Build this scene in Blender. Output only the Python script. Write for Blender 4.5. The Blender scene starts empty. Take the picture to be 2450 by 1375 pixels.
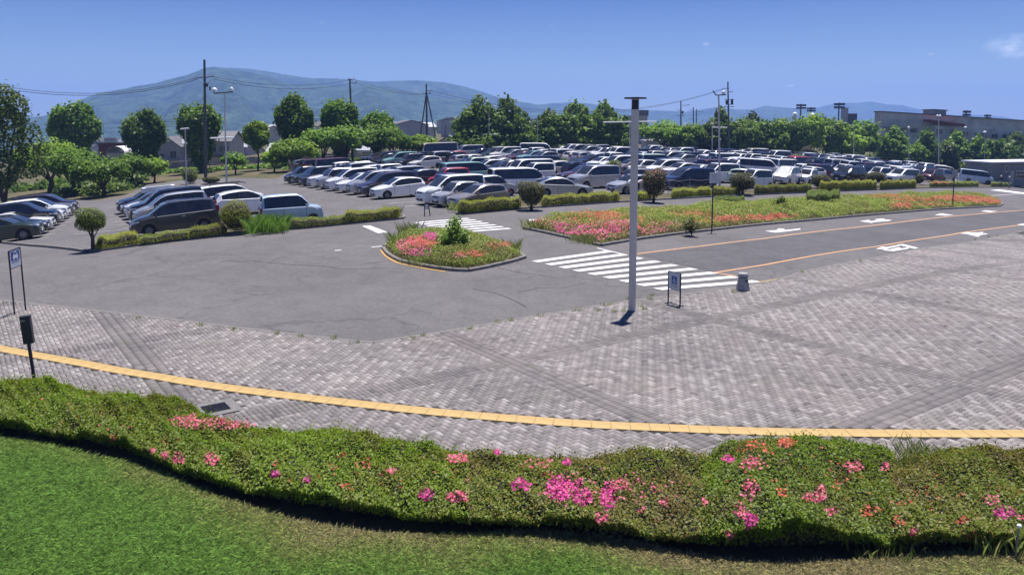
import bpy, bmesh, math, random
import numpy as np
from mathutils import Vector, Matrix, Euler
from mathutils.geometry import delaunay_2d_cdt

random.seed(7)
RNG = np.random.default_rng(7)
R = math.radians
scene = bpy.context.scene
COL = scene.collection

# ------------------------------------------------------------------ camera, world, sun, exposure
CAM_H = 5.5
PITCH = R(6.0)
FPX = 1900.0                 # focal length in photo pixels (photo 2450 x 1375)
CX, YH = 1225.0, 290.0
CY = YH + FPX * math.tan(PITCH)
cam_d = bpy.data.cameras.new('camera')
cam = bpy.data.objects.new('camera', cam_d)
COL.objects.link(cam)
scene.camera = cam
cam_d.sensor_fit = 'HORIZONTAL'
cam_d.sensor_width = 36.0
cam_d.lens = 36.0 * FPX / 2450.0
cam_d.shift_y = -(687.5 - CY) / 2450.0
cam_d.clip_start = 0.1
cam_d.clip_end = 30000.0
cam.location = (0, 0, CAM_H)
cam.rotation_euler = (math.pi / 2 - PITCH, 0, 0)

SUN_EL, SUN_AZ = R(75.5), R(19.5)
SUN_DIR = Vector((math.sin(SUN_AZ) * math.cos(SUN_EL), math.cos(SUN_AZ) * math.cos(SUN_EL), math.sin(SUN_EL)))
world = bpy.data.worlds.new('World')
scene.world = world
world.use_nodes = True
wn = world.node_tree.nodes
wl = world.node_tree.links
wn.clear()
w_out = wn.new('ShaderNodeOutputWorld')
w_bg = wn.new('ShaderNodeBackground')
w_bg.inputs['Strength'].default_value = 0.06
sky = wn.new('ShaderNodeTexSky')
sky.sky_type = 'NISHITA'
sky.sun_disc = False
sky.sun_elevation = SUN_EL
sky.sun_rotation = SUN_AZ
sky.altitude = 500
sky.air_density = 1.0
sky.dust_density = 0.25
sky.ozone_density = 2.2
w_tint = wn.new('ShaderNodeMix'); w_tint.data_type = 'RGBA'; w_tint.blend_type = 'MULTIPLY'
w_tint.inputs['Factor'].default_value = 1.0
wl.new(sky.outputs[0], w_tint.inputs[6])
w_sx = wn.new('ShaderNodeSeparateXYZ')
w_co = wn.new('ShaderNodeTexCoord')
wl.new(w_co.outputs['Generated'], w_sx.inputs[0])
w_hz = wn.new('ShaderNodeMapRange')
w_hz.inputs['From Min'].default_value = 0.0
w_hz.inputs['From Max'].default_value = 0.17
wl.new(w_sx.outputs['Z'], w_hz.inputs['Value'])
w_grad = wn.new('ShaderNodeMix'); w_grad.data_type = 'RGBA'
wl.new(w_hz.outputs[0], w_grad.inputs['Factor'])
w_grad.inputs[6].default_value = (0.86, 0.92, 1.06, 1)
w_grad.inputs[7].default_value = (0.24, 0.355, 0.71, 1)
wl.new(w_grad.outputs[2], w_tint.inputs[7])
# a few small wisps of cloud, placed by direction
w_tc = wn.new('ShaderNodeTexCoord')
w_ns = wn.new('ShaderNodeTexNoise')
w_ns.inputs['Scale'].default_value = 60.0
w_ns.inputs['Detail'].default_value = 6.0
w_mapn = wn.new('ShaderNodeMapping')
w_mapn.inputs['Scale'].default_value = (1, 1, 2.6)
wl.new(w_tc.outputs['Generated'], w_mapn.inputs['Vector'])
wl.new(w_mapn.outputs[0], w_ns.inputs['Vector'])


def pix_dir(x, y):
    cx = (x - CX) / FPX
    cy = (CY - y) / FPX
    return Vector((cx, math.cos(PITCH) + cy * math.sin(PITCH), -math.sin(PITCH) + cy * math.cos(PITCH)))


prev = None
for (px, py, rad, k) in ((2430, 112, 0.032, 1.0), (1892, 206, 0.006, 0.8), (1690, 106, 0.0055, 0.6), (1318, 62, 0.005, 0.45), (2228, 130, 0.005, 0.5), (770, 54, 0.004, 0.3)):
    d = pix_dir(px, py).normalized()
    sub = wn.new('ShaderNodeVectorMath'); sub.operation = 'SUBTRACT'
    sub.inputs[1].default_value = d
    wl.new(w_tc.outputs['Generated'], sub.inputs[0])
    mul = wn.new('ShaderNodeVectorMath'); mul.operation = 'MULTIPLY'
    mul.inputs[1].default_value = (1.0, 1.0, 2.2)
    wl.new(sub.outputs[0], mul.inputs[0])
    ln = wn.new('ShaderNodeVectorMath'); ln.operation = 'LENGTH'
    wl.new(mul.outputs[0], ln.inputs[0])
    mr = wn.new('ShaderNodeMapRange')
    mr.inputs['From Min'].default_value = rad
    mr.inputs['From Max'].default_value = 0.0
    mr.inputs['To Min'].default_value = 0.0
    mr.inputs['To Max'].default_value = k
    wl.new(ln.outputs['Value'], mr.inputs['Value'])
    if prev is None:
        prev = mr.outputs[0]
    else:
        mx = wn.new('ShaderNodeMath'); mx.operation = 'MAXIMUM'
        wl.new(prev, mx.inputs[0]); wl.new(mr.outputs[0], mx.inputs[1])
        prev = mx.outputs[0]
w_m1 = wn.new('ShaderNodeMapRange')
w_m1.inputs['From Min'].default_value = 0.34
w_m1.inputs['From Max'].default_value = 0.72
wl.new(w_ns.outputs[0], w_m1.inputs['Value'])
w_m2 = wn.new('ShaderNodeMath'); w_m2.operation = 'MULTIPLY'
wl.new(prev, w_m2.inputs[0]); wl.new(w_m1.outputs[0], w_m2.inputs[1])
w_cl = wn.new('ShaderNodeMix'); w_cl.data_type = 'RGBA'
wl.new(w_m2.outputs[0], w_cl.inputs['Factor'])
wl.new(w_tint.outputs[2], w_cl.inputs[6])
w_cl.inputs[7].default_value = (10.5, 11.5, 12.5, 1)
wl.new(w_cl.outputs[2], w_bg.inputs['Color'])
wl.new(w_bg.outputs[0], w_out.inputs['Surface'])

sun_d = bpy.data.lights.new('sun', 'SUN')
sun_d.energy = 4.4
sun_d.angle = R(0.53)
sun_d.color = (1.0, 0.955, 0.90)
sun = bpy.data.objects.new('sun', sun_d)
COL.objects.link(sun)
sun.rotation_euler = SUN_DIR.to_track_quat('Z', 'Y').to_euler()
sun.location = (0, 0, 60)

vs = scene.view_settings
vs.view_transform = 'Standard'
vs.look = 'None'
vs.exposure = 0.85
vs.gamma = 1.0
vs.use_curve_mapping = False
scene.render.engine = 'CYCLES'
scene.cycles.use_denoising = True
scene.cycles.max_bounces = 6
scene.cycles.diffuse_bounces = 3
scene.cycles.glossy_bounces = 3
scene.cycles.transmission_bounces = 3
scene.cycles.transparent_max_bounces = 6
scene.cycles.volume_bounces = 1


# ------------------------------------------------------------------ terrain height and pixel <-> ground
def sstep(a, b, x):
    t = max(0.0, min(1.0, (x - a) / (b - a)))
    return t * t * (3 - 2 * t)


def gz(X, Y):
    """Height of the ground: level near the plaza, falling away gently to both sides farther out."""
    Yc = min(max(Y, 1.0), 3000.0)
    u = max(-1400.0, min(1400.0, FPX * X / max(Y, 1.0)))
    return -Yc * (48 / FPX) * (u / 1000) ** 2 * sstep(22, 50, Yc)


def at(x, y, h=0.0):
    """Ground point (plus height h) seen at a pixel of the photograph."""
    d = pix_dir(x, y)
    f = lambda t: CAM_H + d[2] * t - gz(d[0] * t, d[1] * t) - h
    t = pt = 5.0
    while t < 900 and f(t) > 0:
        pt = t
        t *= 1.03
    lo, hi = pt, t
    for _ in range(24):
        m = (lo + hi) / 2
        if f(m) > 0:
            lo = m
        else:
            hi = m
    return Vector((d[0] * hi, d[1] * hi, CAM_H + d[2] * hi))


def along(x, y, Y):
    """Point on the line of sight of a pixel at forward distance Y."""
    d = pix_dir(x, y)
    return Vector((d[0] * Y / d[1], Y, CAM_H + d[2] * Y / d[1]))


def proj(X, Y, Z):
    dz = Z - CAM_H
    dep = Y * math.cos(PITCH) - dz * math.sin(PITCH)
    up = Y * math.sin(PITCH) + dz * math.cos(PITCH)
    return CX + FPX * X / dep, CY - FPX * up / dep


def interp(tab, x):
    if x <= tab[0][0]:
        return tab[0][1]
    for (x0, y0), (x1, y1) in zip(tab, tab[1:]):
        if x <= x1:
            return y0 + (y1 - y0) * (x - x0) / (x1 - x0)
    return tab[-1][1]


def inside(P, poly):
    """Vectorised point-in-polygon; P (n,2), poly list of (x,y)."""
    P = np.asarray(P, float)
    poly = np.asarray(poly, float)
    res = np.zeros(len(P), bool)
    x, y = P[:, 0], P[:, 1]
    n = len(poly)
    j = n - 1
    for i in range(n):
        xi, yi = poly[i]
        xj, yj = poly[j]
        c = ((yi > y) != (yj > y)) & (x < (xj - xi) * (y - yi) / (yj - yi + 1e-12) + xi)
        res ^= c
        j = i
    return res


def polydist(P, path):
    """Distance of points to a polyline."""
    P = np.asarray(P, float)
    best = np.full(len(P), 1e9)
    for a, b in zip(path, path[1:]):
        a = np.array(a[:2], float); b = np.array(b[:2], float)
        ab = b - a
        t = np.clip(((P - a) @ ab) / (ab @ ab + 1e-12), 0, 1)
        d = np.linalg.norm(P - (a + t[:, None] * ab), axis=1)
        best = np.minimum(best, d)
    return best


# ------------------------------------------------------------------ object helpers
def link(name, me, mat=None, parent=None):
    o = bpy.data.objects.new(name, me)
    COL.objects.link(o)
    if mat is not None and me is not None:
        me.materials.append(mat)
    if parent is not None:
        o.parent = parent
    return o


def tag(o, label=None, cat=None, group=None, kind=None):
    if label: o['label'] = label
    if cat: o['category'] = cat
    if group: o['group'] = group
    if kind: o['kind'] = kind
    return o


def root(name, loc, rz=0.0, label=None, cat=None, group=None):
    o = bpy.data.objects.new(name, None)
    COL.objects.link(o)
    o.empty_display_size = 0.2
    o.location = loc
    o.rotation_euler = (0, 0, rz)
    return tag(o, label, cat, group)


def smooth(me, ang=35):
    me.polygons.foreach_set('use_smooth', [True] * len(me.polygons))
    me.set_sharp_from_angle(angle=R(ang))


class MB:
    """Collects boxes, tubes and polygons; build() links them as one mesh object."""
    def __init__(self):
        self.v = []; self.f = []

    def add(self, vs_, fs_):
        n = len(self.v)
        self.v += [tuple(p) for p in vs_]
        self.f += [tuple(i + n for i in f) for f in fs_]
        return self

    def box(self, c, s, rz=0.0, mat=None):
        hx, hy, hz = s[0] / 2, s[1] / 2, s[2] / 2
        ca, sa = math.cos(rz), math.sin(rz)
        vs_ = []
        for z in (-hz, hz):
            for (x, y) in ((-hx, -hy), (hx, -hy), (hx, hy), (-hx, hy)):
                p = Vector((x * ca - y * sa, x * sa + y * ca, z))
                if mat is not None: p = mat @ p
                vs_.append((c[0] + p[0], c[1] + p[1], c[2] + p[2]))
        return self.add(vs_, [(3, 2, 1, 0), (4, 5, 6, 7), (0, 1, 5, 4), (1, 2, 6, 5), (2, 3, 7, 6), (3, 0, 4, 7)])

    def tube(self, pts, rad, n=8, cap=True):
        pts = [Vector(p) for p in pts]
        rads = rad if isinstance(rad, (list, tuple)) else [rad] * len(pts)
        rings = []
        base = len(self.v)
        for i, p in enumerate(pts):
            d = (pts[min(i + 1, len(pts) - 1)] - pts[max(i - 1, 0)]).normalized()
            a = d.cross(Vector((0, 0, 1)) if abs(d.z) < 0.9 else Vector((1, 0, 0))).normalized()
            b = d.cross(a)
            for k in range(n):
                t = 2 * math.pi * k / n
                self.v.append(tuple(p + (a * math.cos(t) + b * math.sin(t)) * rads[i]))
        for i in range(len(pts) - 1):
            for k in range(n):
                a0 = base + i * n + k
                a1 = base + i * n + (k + 1) % n
                self.f.append((a0, a1, a1 + n, a0 + n))
        if cap:
            self.f.append(tuple(base + k for k in range(n)))
            self.f.append(tuple(base + (len(pts) - 1) * n + k for k in reversed(range(n))))
        return self

    def mesh(self, name):
        me = bpy.data.meshes.new(name)
        me.from_pydata(self.v, [], self.f)
        bm = bmesh.new(); bm.from_mesh(me)
        bmesh.ops.recalc_face_normals(bm, faces=bm.faces)
        bm.to_mesh(me); bm.free()
        return me

    def build(self, name, mat, parent=None, sm=None):
        me = self.mesh(name)
        if sm: smooth(me, sm)
        return link(name, me, mat, parent)


def np_mesh(name, V, quads):
    """Mesh from numpy arrays: V (n,3), quads (m,k)."""
    me = bpy.data.meshes.new(name)
    V = np.ascontiguousarray(V, np.float32)
    quads = np.ascontiguousarray(quads, np.int32)
    m, k = quads.shape
    me.vertices.add(len(V))
    me.vertices.foreach_set('co', V.ravel())
    me.loops.add(m * k)
    me.loops.foreach_set('vertex_index', quads.ravel())
    me.polygons.add(m)
    me.polygons.foreach_set('loop_start', np.arange(0, m * k, k, dtype=np.int32))
    me.update(calc_edges=True)
    me.validate()
    return me


def unit(v):
    return v / (np.linalg.norm(v, axis=1, keepdims=True) + 1e-9)


def leaf_mesh(name, C, N, ln, wd, rng=RNG, fold=0.15):
    """Diamond leaves at centres C with normals N."""
    n = len(C)
    N = unit(N)
    rv = unit(rng.normal(size=(n, 3)))
    T = unit(np.cross(N, rv))
    B = np.cross(N, T)
    ln = (ln * rng.uniform(0.7, 1.3, n))[:, None]
    wd = (wd * rng.uniform(0.7, 1.3, n))[:, None]
    V = np.empty((n, 4, 3))
    V[:, 0] = C - T * ln / 2
    V[:, 1] = C + B * wd / 2 + N * ln * fold
    V[:, 2] = C + T * ln / 2
    V[:, 3] = C - B * wd / 2 + N * ln * fold
    return np_mesh(name, V.reshape(-1, 3), np.arange(n * 4).reshape(-1, 4))


# ------------------------------------------------------------------ materials
MATS = {}


def new_mat(name):
    m = bpy.data.materials.new(name)
    m.use_nodes = True
    nt = m.node_tree
    b = nt.nodes['Principled BSDF']
    return m, nt, b


def mat(name, col, rough=0.6, metal=0.0, var=0.12, scale=6.0, bump=0.0, coat=0.0, spec=0.5, detail=4.0):
    """Plain procedural surface: a colour with soft noise variation and optional relief."""
    if name in MATS: return MATS[name]
    m, nt, b = new_mat(name)
    b.inputs['Roughness'].default_value = rough
    b.inputs['Metallic'].default_value = metal
    b.inputs['Specular IOR Level'].default_value = spec
    b.inputs['Coat Weight'].default_value = coat
    b.inputs['Coat Roughness'].default_value = 0.05
    tc = nt.nodes.new('ShaderNodeTexCoord')
    ns = nt.nodes.new('ShaderNodeTexNoise')
    ns.inputs['Scale'].default_value = scale
    ns.inputs['Detail'].default_value = detail
    nt.links.new(tc.outputs['Object'], ns.inputs['Vector'])
    cr = nt.nodes.new('ShaderNodeValToRGB')
    c0 = tuple(max(0, c * (1 - var)) for c in col) + (1,)
    c1 = tuple(min(1, c * (1 + var)) for c in col) + (1,)
    cr.color_ramp.elements[0].position = 0.3; cr.color_ramp.elements[0].color = c0
    cr.color_ramp.elements[1].position = 0.7; cr.color_ramp.elements[1].color = c1
    nt.links.new(ns.outputs[0], cr.inputs[0])
    nt.links.new(cr.outputs[0], b.inputs['Base Color'])
    if bump:
        bp = nt.nodes.new('ShaderNodeBump')
        bp.inputs['Strength'].default_value = bump
        bp.inputs['Distance'].default_value = 0.02
        nt.links.new(ns.outputs[0], bp.inputs['Height'])
        nt.links.new(bp.outputs[0], b.inputs['Normal'])
    MATS[name] = m
    return m


def ramp(nt, stops):
    cr = nt.nodes.new('ShaderNodeValToRGB')
    e = cr.color_ramp.elements
    e[0].position = stops[0][0]; e[0].color = tuple(stops[0][1]) + (1,)
    e[1].position = stops[-1][0]; e[1].color = tuple(stops[-1][1]) + (1,)
    for p, c in stops[1:-1]:
        k = e.new(p); k.color = tuple(c) + (1,)
    return cr


def noise(nt, scale, detail=4.0, coord='Object', rough=0.55):
    tc = nt.nodes.new('ShaderNodeTexCoord')
    ns = nt.nodes.new('ShaderNodeTexNoise')
    ns.inputs['Scale'].default_value = scale
    ns.inputs['Detail'].default_value = detail
    ns.inputs['Roughness'].default_value = rough
    nt.links.new(tc.outputs[coord], ns.inputs['Vector'])
    return ns


def mixc(nt, fac, a, b_, mode='MIX'):
    mx = nt.nodes.new('ShaderNodeMix'); mx.data_type = 'RGBA'; mx.blend_type = mode
    if hasattr(fac, 'is_linked'): nt.links.new(fac, mx.inputs['Factor'])
    else: mx.inputs['Factor'].default_value = fac
    for i, s in ((6, a), (7, b_)):
        if hasattr(s, 'is_linked'): nt.links.new(s, mx.inputs[i])
        else: mx.inputs[i].default_value = tuple(s) + (1,)
    return mx.outputs[2]


def leaf_mat(name, cols, transl=0.25, patch=0.0, patch_scale=1.0, patch_col=(0.1, 0.07, 0.03), rough=0.5):
    """Leaves: each leaf takes its own colour; light passes through a little."""
    m, nt, b = new_mat(name)
    geo = nt.nodes.new('ShaderNodeNewGeometry')
    n = len(cols)
    cr = ramp(nt, [(i / (n - 1), c) for i, c in enumerate(cols)])
    nt.links.new(geo.outputs['Random Per Island'], cr.inputs[0])
    col = cr.outputs[0]
    oi = nt.nodes.new('ShaderNodeObjectInfo')
    mr = nt.nodes.new('ShaderNodeMapRange')
    mr.inputs['To Min'].default_value = 0.78; mr.inputs['To Max'].default_value = 1.2
    nt.links.new(oi.outputs['Random'], mr.inputs['Value'])
    cmb = nt.nodes.new('ShaderNodeCombineColor')
    for i in range(3): nt.links.new(mr.outputs[0], cmb.inputs[i])
    col = mixc(nt, 1.0, col, cmb.outputs[0], 'MULTIPLY')
    if patch > 0:
        ns = noise(nt, patch_scale, 3.0)
        r2 = ramp(nt, [(0.48, (0, 0, 0)), (0.68, (patch,) * 3)])
        nt.links.new(ns.outputs[0], r2.inputs[0])
        sp = nt.nodes.new('ShaderNodeSeparateColor')
        nt.links.new(r2.outputs[0], sp.inputs[0])
        col = mixc(nt, sp.outputs[0], col, patch_col)
    nt.links.new(col, b.inputs['Base Color'])
    b.inputs['Roughness'].default_value = rough
    b.inputs['Specular IOR Level'].default_value = 0.35
    tr = nt.nodes.new('ShaderNodeBsdfTranslucent')
    nt.links.new(col, tr.inputs['Color'])
    ms = nt.nodes.new('ShaderNodeMixShader')
    ms.inputs[0].default_value = transl
    nt.links.new(b.outputs[0], ms.inputs[1])
    nt.links.new(tr.outputs[0], ms.inputs[2])
    nt.links.new(ms.outputs[0], nt.nodes['Material Output'].inputs['Surface'])
    MATS[name] = m
    return m


def asphalt_mat(name, base, crack=0.5, tint=1.0):
    m, nt, b = new_mat(name)
    b.inputs['Roughness'].default_value = 0.88
    b.inputs['Specular IOR Level'].default_value = 0.3
    big = noise(nt, 0.16, 5.0)
    c1 = ramp(nt, [(0.30, [x * 0.84 for x in base]), (0.5, base), (0.72, [x * 1.13 for x in base])])
    nt.links.new(big.outputs[0], c1.inputs[0])
    fine = noise(nt, 38.0, 3.0, rough=0.8)
    c2 = ramp(nt, [(0.32, (0.72, 0.72, 0.73)), (0.5, (1, 1, 1)), (0.7, (1.2, 1.19, 1.2))])
    nt.links.new(fine.outputs[0], c2.inputs[0])
    col = mixc(nt, 0.8, c1.outputs[0], c2.outputs[0], 'MULTIPLY')
    mid = noise(nt, 1.3, 6.0)
    c3 = ramp(nt, [(0.3, (0.86, 0.86, 0.87)), (0.62, (1.06, 1.06, 1.06))])
    nt.links.new(mid.outputs[0], c3.inputs[0])
    col = mixc(nt, 0.8, col, c3.outputs[0], 'MULTIPLY')
    if crack:
        tc = nt.nodes.new('ShaderNodeTexCoord')
        wob = noise(nt, 0.7, 4.0)
        add = nt.nodes.new('ShaderNodeVectorMath'); add.operation = 'MULTIPLY_ADD'
        add.inputs[1].default_value = (2.4, 2.4, 0)
        nt.links.new(wob.outputs['Color'], add.inputs[0])
        nt.links.new(tc.outputs['Object'], add.inputs[2])
        vo = nt.nodes.new('ShaderNodeTexVoronoi'); vo.feature = 'DISTANCE_TO_EDGE'
        vo.inputs['Scale'].default_value = 0.17
        nt.links.new(add.outputs[0], vo.inputs['Vector'])
        c4 = ramp(nt, [(0.0, (1, 1, 1)), (0.011, (0, 0, 0))])
        nt.links.new(vo.outputs['Distance'], c4.inputs[0])
        sel = noise(nt, 0.12, 2.0)
        c5 = ramp(nt, [(0.42, (0, 0, 0)), (0.52, (crack,) * 3)])
        nt.links.new(sel.outputs[0], c5.inputs[0])
        cm = mixc(nt, 1.0, c4.outputs[0], c5.outputs[0], 'MULTIPLY')
        sp = nt.nodes.new('ShaderNodeSeparateColor')
        nt.links.new(cm, sp.inputs[0])
        col = mixc(nt, sp.outputs[0], col, (0.03, 0.03, 0.032))
    gr_ = noise(nt, 7.0, 6.0, rough=0.85)
    c8 = ramp(nt, [(0.36, (0.74, 0.74, 0.75)), (0.5, (1, 1, 1)), (0.64, (1.26, 1.25, 1.26))])
    nt.links.new(gr_.outputs[0], c8.inputs[0])
    col = mixc(nt, 0.85, col, c8.outputs[0], 'MULTIPLY')
    st = noise(nt, 0.55, 7.0, rough=0.65)
    c6 = ramp(nt, [(0.26, (0.62, 0.62, 0.63)), (0.36, (1, 1, 1)), (0.66, (1, 1, 1)), (0.78, (1.16, 1.14, 1.14))])
    nt.links.new(st.outputs[0], c6.inputs[0])
    col = mixc(nt, 1.0, col, c6.outputs[0], 'MULTIPLY')
    vs2 = nt.nodes.new('ShaderNodeTexVoronoi'); vs2.inputs['Scale'].default_value = 1.1
    tc2 = nt.nodes.new('ShaderNodeTexCoord'); nt.links.new(tc2.outputs['Object'], vs2.inputs['Vector'])
    c7 = ramp(nt, [(0.03, (0.55, 0.55, 0.55)), (0.075, (1, 1, 1))])
    nt.links.new(vs2.outputs['Distance'], c7.inputs[0])
    col = mixc(nt, 0.7, col, c7.outputs[0], 'MULTIPLY')
    nt.links.new(col, b.inputs['Base Color'])
    bp = nt.nodes.new('ShaderNodeBump')
    bp.inputs['Strength'].default_value = 0.35; bp.inputs['Distance'].default_value = 0.01
    nt.links.new(fine.outputs[0], bp.inputs['Height'])
    nt.links.new(bp.outputs[0], b.inputs['Normal'])
    MATS[name] = m
    return m


def paint_mat(name, col, wear=0.35):
    """Road paint, worn through to the asphalt here and there."""
    m, nt, b = new_mat(name)
    ns = noise(nt, 5.0, 8.0, rough=0.75)
    cr = ramp(nt, [(0.36, (wear,) * 3), (0.50, (0, 0, 0))])
    nt.links.new(ns.outputs[0], cr.inputs[0])
    sp = nt.nodes.new('ShaderNodeSeparateColor')
    nt.links.new(cr.outputs[0], sp.inputs[0])
    c = mixc(nt, sp.outputs[0], col, (0.12, 0.115, 0.12))
    nt.links.new(c, b.inputs['Base Color'])
    b.inputs['Roughness'].default_value = 0.75
    MATS[name] = m
    return m


def ground_mat(name, cols, scale, dry=None):
    m, nt, b = new_mat(name)
    ns = noise(nt, scale, 8.0, rough=0.7)
    cr = ramp(nt, cols)
    nt.links.new(ns.outputs[0], cr.inputs[0])
    fine = noise(nt, scale * 22, 4.0, rough=0.8)
    c2 = ramp(nt, [(0.3, (0.65, 0.65, 0.65)), (0.7, (1.25, 1.25, 1.25))])
    nt.links.new(fine.outputs[0], c2.inputs[0])
    col = mixc(nt, 0.9, cr.outputs[0], c2.outputs[0], 'MULTIPLY')
    nt.links.new(col, b.inputs['Base Color'])
    b.inputs['Roughness'].default_value = 0.95
    b.inputs['Specular IOR Level'].default_value = 0.2
    MATS[name] = m
    return m


M_ASPH = asphalt_mat('asphalt', (0.118, 0.111, 0.114), 0.4)
M_ROAD = asphalt_mat('road_asphalt', (0.090, 0.088, 0.094), 0.4)
M_WHITE = paint_mat('white_road_paint', (0.62, 0.62, 0.64))
M_BAY = paint_mat('bay_line_paint', (0.45, 0.45, 0.46), 0.7)
M_ORANGE = paint_mat('orange_road_paint', (0.48, 0.27, 0.14), 0.45)
M_YELLOWK = paint_mat('yellow_kerb_paint', (0.42, 0.25, 0.07), 0.5)
M_KERB = mat('kerb_concrete', (0.19, 0.18, 0.17), 0.9, var=0.3, scale=3.0, bump=0.3)
M_SOIL = ground_mat('bed_soil', [(0.3, (0.055, 0.042, 0.03)), (0.5, (0.10, 0.085, 0.05)), (0.7, (0.10, 0.12, 0.045))], 1.2)
M_GROUND = ground_mat('dry_ground', [(0.30, (0.05, 0.062, 0.022)), (0.45, (0.078, 0.08, 0.034)), (0.56, (0.125, 0.10, 0.06)), (0.72, (0.165, 0.12, 0.082))], 0.11)
M_LAWN = ground_mat('lawn_soil', [(0.3, (0.07, 0.15, 0.03)), (0.55, (0.10, 0.15, 0.04)), (0.75, (0.17, 0.15, 0.075))], 0.8)
M_STEEL = mat('galvanised_steel', (0.28, 0.29, 0.30), 0.45, 0.5, 0.15, 3.0)
M_DARKMETAL = mat('dark_metal', (0.03, 0.03, 0.045), 0.5, 0.3, 0.3, 5.0)
M_CONC = mat('pole_concrete', (0.33, 0.33, 0.34), 0.85, 0, 0.2, 2.0, 0.2)
M_BLACK = mat('black_rubber', (0.018, 0.018, 0.02), 0.8, 0, 0.2, 8.0)
M_TRUNK = mat('bark', (0.085, 0.062, 0.045), 0.9, 0, 0.4, 9.0, 0.6)
M_SHADECORE = mat('shrub_shade_core', (0.022, 0.02, 0.014), 0.95, 0, 0.4, 14.0)  # near-black core colour: paints the shade inside hedges and shrubs


def sheet(name, poly, dz, m, res=3.0, parent=None, kind='structure', label=None):
    """Surface following the terrain over a ground polygon."""
    poly = [tuple(p[:2]) for p in poly]
    xs = [p[0] for p in poly]; ys = [p[1] for p in poly]
    pts = []
    n = len(poly)
    bnd = []
    for i in range(n):
        a = poly[i]; b_ = poly[(i + 1) % n]
        L = math.dist(a, b_)
        k = max(1, int(L / res))
        for j in range(k):
            bnd.append((a[0] + (b_[0] - a[0]) * j / k, a[1] + (b_[1] - a[1]) * j / k))
    gx = np.arange(min(xs) + res * 0.37, max(xs), res)
    gy = np.arange(min(ys) + res * 0.41, max(ys), res)
    Gp = np.array([(x, y) for x in gx for y in gy]) if len(gx) and len(gy) else np.zeros((0, 2))
    if len(Gp):
        Gp = Gp[inside(Gp, bnd)]
        if len(Gp):
            Gp = Gp[polydist(Gp, bnd + bnd[:1]) > res * 0.25]
    allp = [Vector(p) for p in bnd] + [Vector((float(a), float(b_))) for a, b_ in Gp]
    nb = len(bnd)
    out = delaunay_2d_cdt(allp, [], [list(range(nb))], 1, 1e-5)
    vs_ = [(p[0], p[1], gz(p[0], p[1]) + dz) for p in out[0]]
    me = bpy.data.meshes.new(name)
    me.from_pydata(vs_, [], [tuple(f) for f in out[2]])
    me.update()
    up = sum(p.normal.z for p in me.polygons)
    if up < 0: me.flip_normals()
    o = link(name, me, m, parent)
    if parent is None:
        tag(o, label, None, None, kind)
    return o


def pxpoly(pts, h=0.0):
    return [tuple(at(x, y, h)[:2]) for x, y in pts]


def resample(path, step):
    out = []
    d = 0.0
    for a, b_ in zip(path, path[1:]):
        a = Vector(a[:2]); b_ = Vector(b_[:2])
        L = (b_ - a).length
        while d <= L:
            out.append(a + (b_ - a) * (d / L) if L > 1e-9 else a)
            d += step
        d -= L
    return out


def smoothpath(path, it=2):
    p = [Vector(a[:2]) for a in path]
    for _ in range(it):
        q = [p[0]]
        for a, b_ in zip(p, p[1:]):
            q += [a * 0.75 + b_ * 0.25, a * 0.25 + b_ * 0.75]
        q.append(p[-1])
        p = q
    return p


def strip(name, path, width, dz, m, parent=None, step=1.0):
    """Painted line along a ground path."""
    pts = resample(path, step)
    if (pts[-1] - Vector(path[-1][:2])).length > 0.05: pts.append(Vector(path[-1][:2]))
    vs_ = []; fs_ = []
    for i, p in enumerate(pts):
        d = (pts[min(i + 1, len(pts) - 1)] - pts[max(i - 1, 0)]).normalized()
        nrm = Vector((-d.y, d.x)) * width / 2
        for q in (p + nrm, p - nrm):
            vs_.append((q.x, q.y, gz(q.x, q.y) + dz))
    for i in range(len(pts) - 1):
        fs_.append((2 * i, 2 * i + 1, 2 * i + 3, 2 * i + 2))
    me = bpy.data.meshes.new(name)
    me.from_pydata(vs_, [], fs_); me.update()
    if sum(p.normal.z for p in me.polygons) < 0: me.flip_normals()
    o = link(name, me, m, parent)
    if parent is None: tag(o, kind='structure')
    return o


_kerb_meshes = {}


def kerb(path, name, h=0.13, w=0.15, ln=0.6, m=None, z0=0.0, label=None):
    """A kerb of separate stones along a ground path."""
    m = m or M_KERB
    me_key = (h, w, ln, m.name)
    if me_key not in _kerb_meshes:
        mb = MB()
        bv = 0.02
        L2 = (ln - 0.012) / 2
        prof = [(-w / 2, -0.15), (w / 2, -0.15), (w / 2, h - bv), (w / 2 - bv, h), (-w / 2 + bv, h), (-w / 2, h - bv)]
        vs_ = [(-L2, y, z) for y, z in prof] + [(L2, y, z) for y, z in prof]
        fs_ = [tuple(range(6)), tuple(range(11, 5, -1))] + [(i, (i + 1) % 6, (i + 1) % 6 + 6, i + 6) for i in range(6)]
        me = mb.add(vs_, fs_).mesh('kerb_stone')
        me.materials.append(m)
        _kerb_meshes[me_key] = me
    me = _kerb_meshes[me_key]
    top = bpy.data.objects.new(name, None)
    COL.objects.link(top)
    p0 = path[0]
    top.location = (p0[0], p0[1], 0)
    tag(top, label, None, None, 'structure')
    pts = resample(path, ln)
    for a, b_ in zip(pts, pts[1:]):
        c = (a + b_) / 2
        d = b_ - a
        o = bpy.data.objects.new('kerb_stone', me)
        COL.objects.link(o)
        o.parent = top
        sl = (gz(b_.x, b_.y) - gz(a.x, a.y)) / max(d.length, 1e-6)
        o.location = (c.x - p0[0], c.y - p0[1], gz(c.x, c.y) + z0 + random.uniform(-0.006, 0.004))
        o.rotation_euler = (0, -math.atan(sl), math.atan2(d.y, d.x) + random.uniform(-0.01, 0.01))
        o.scale = (min(1.02, d.length / ln + 0.01), 1, 1)
    return top

# ================================================================== THE SETTING
PZ = 0.06          # plaza paving level

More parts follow.
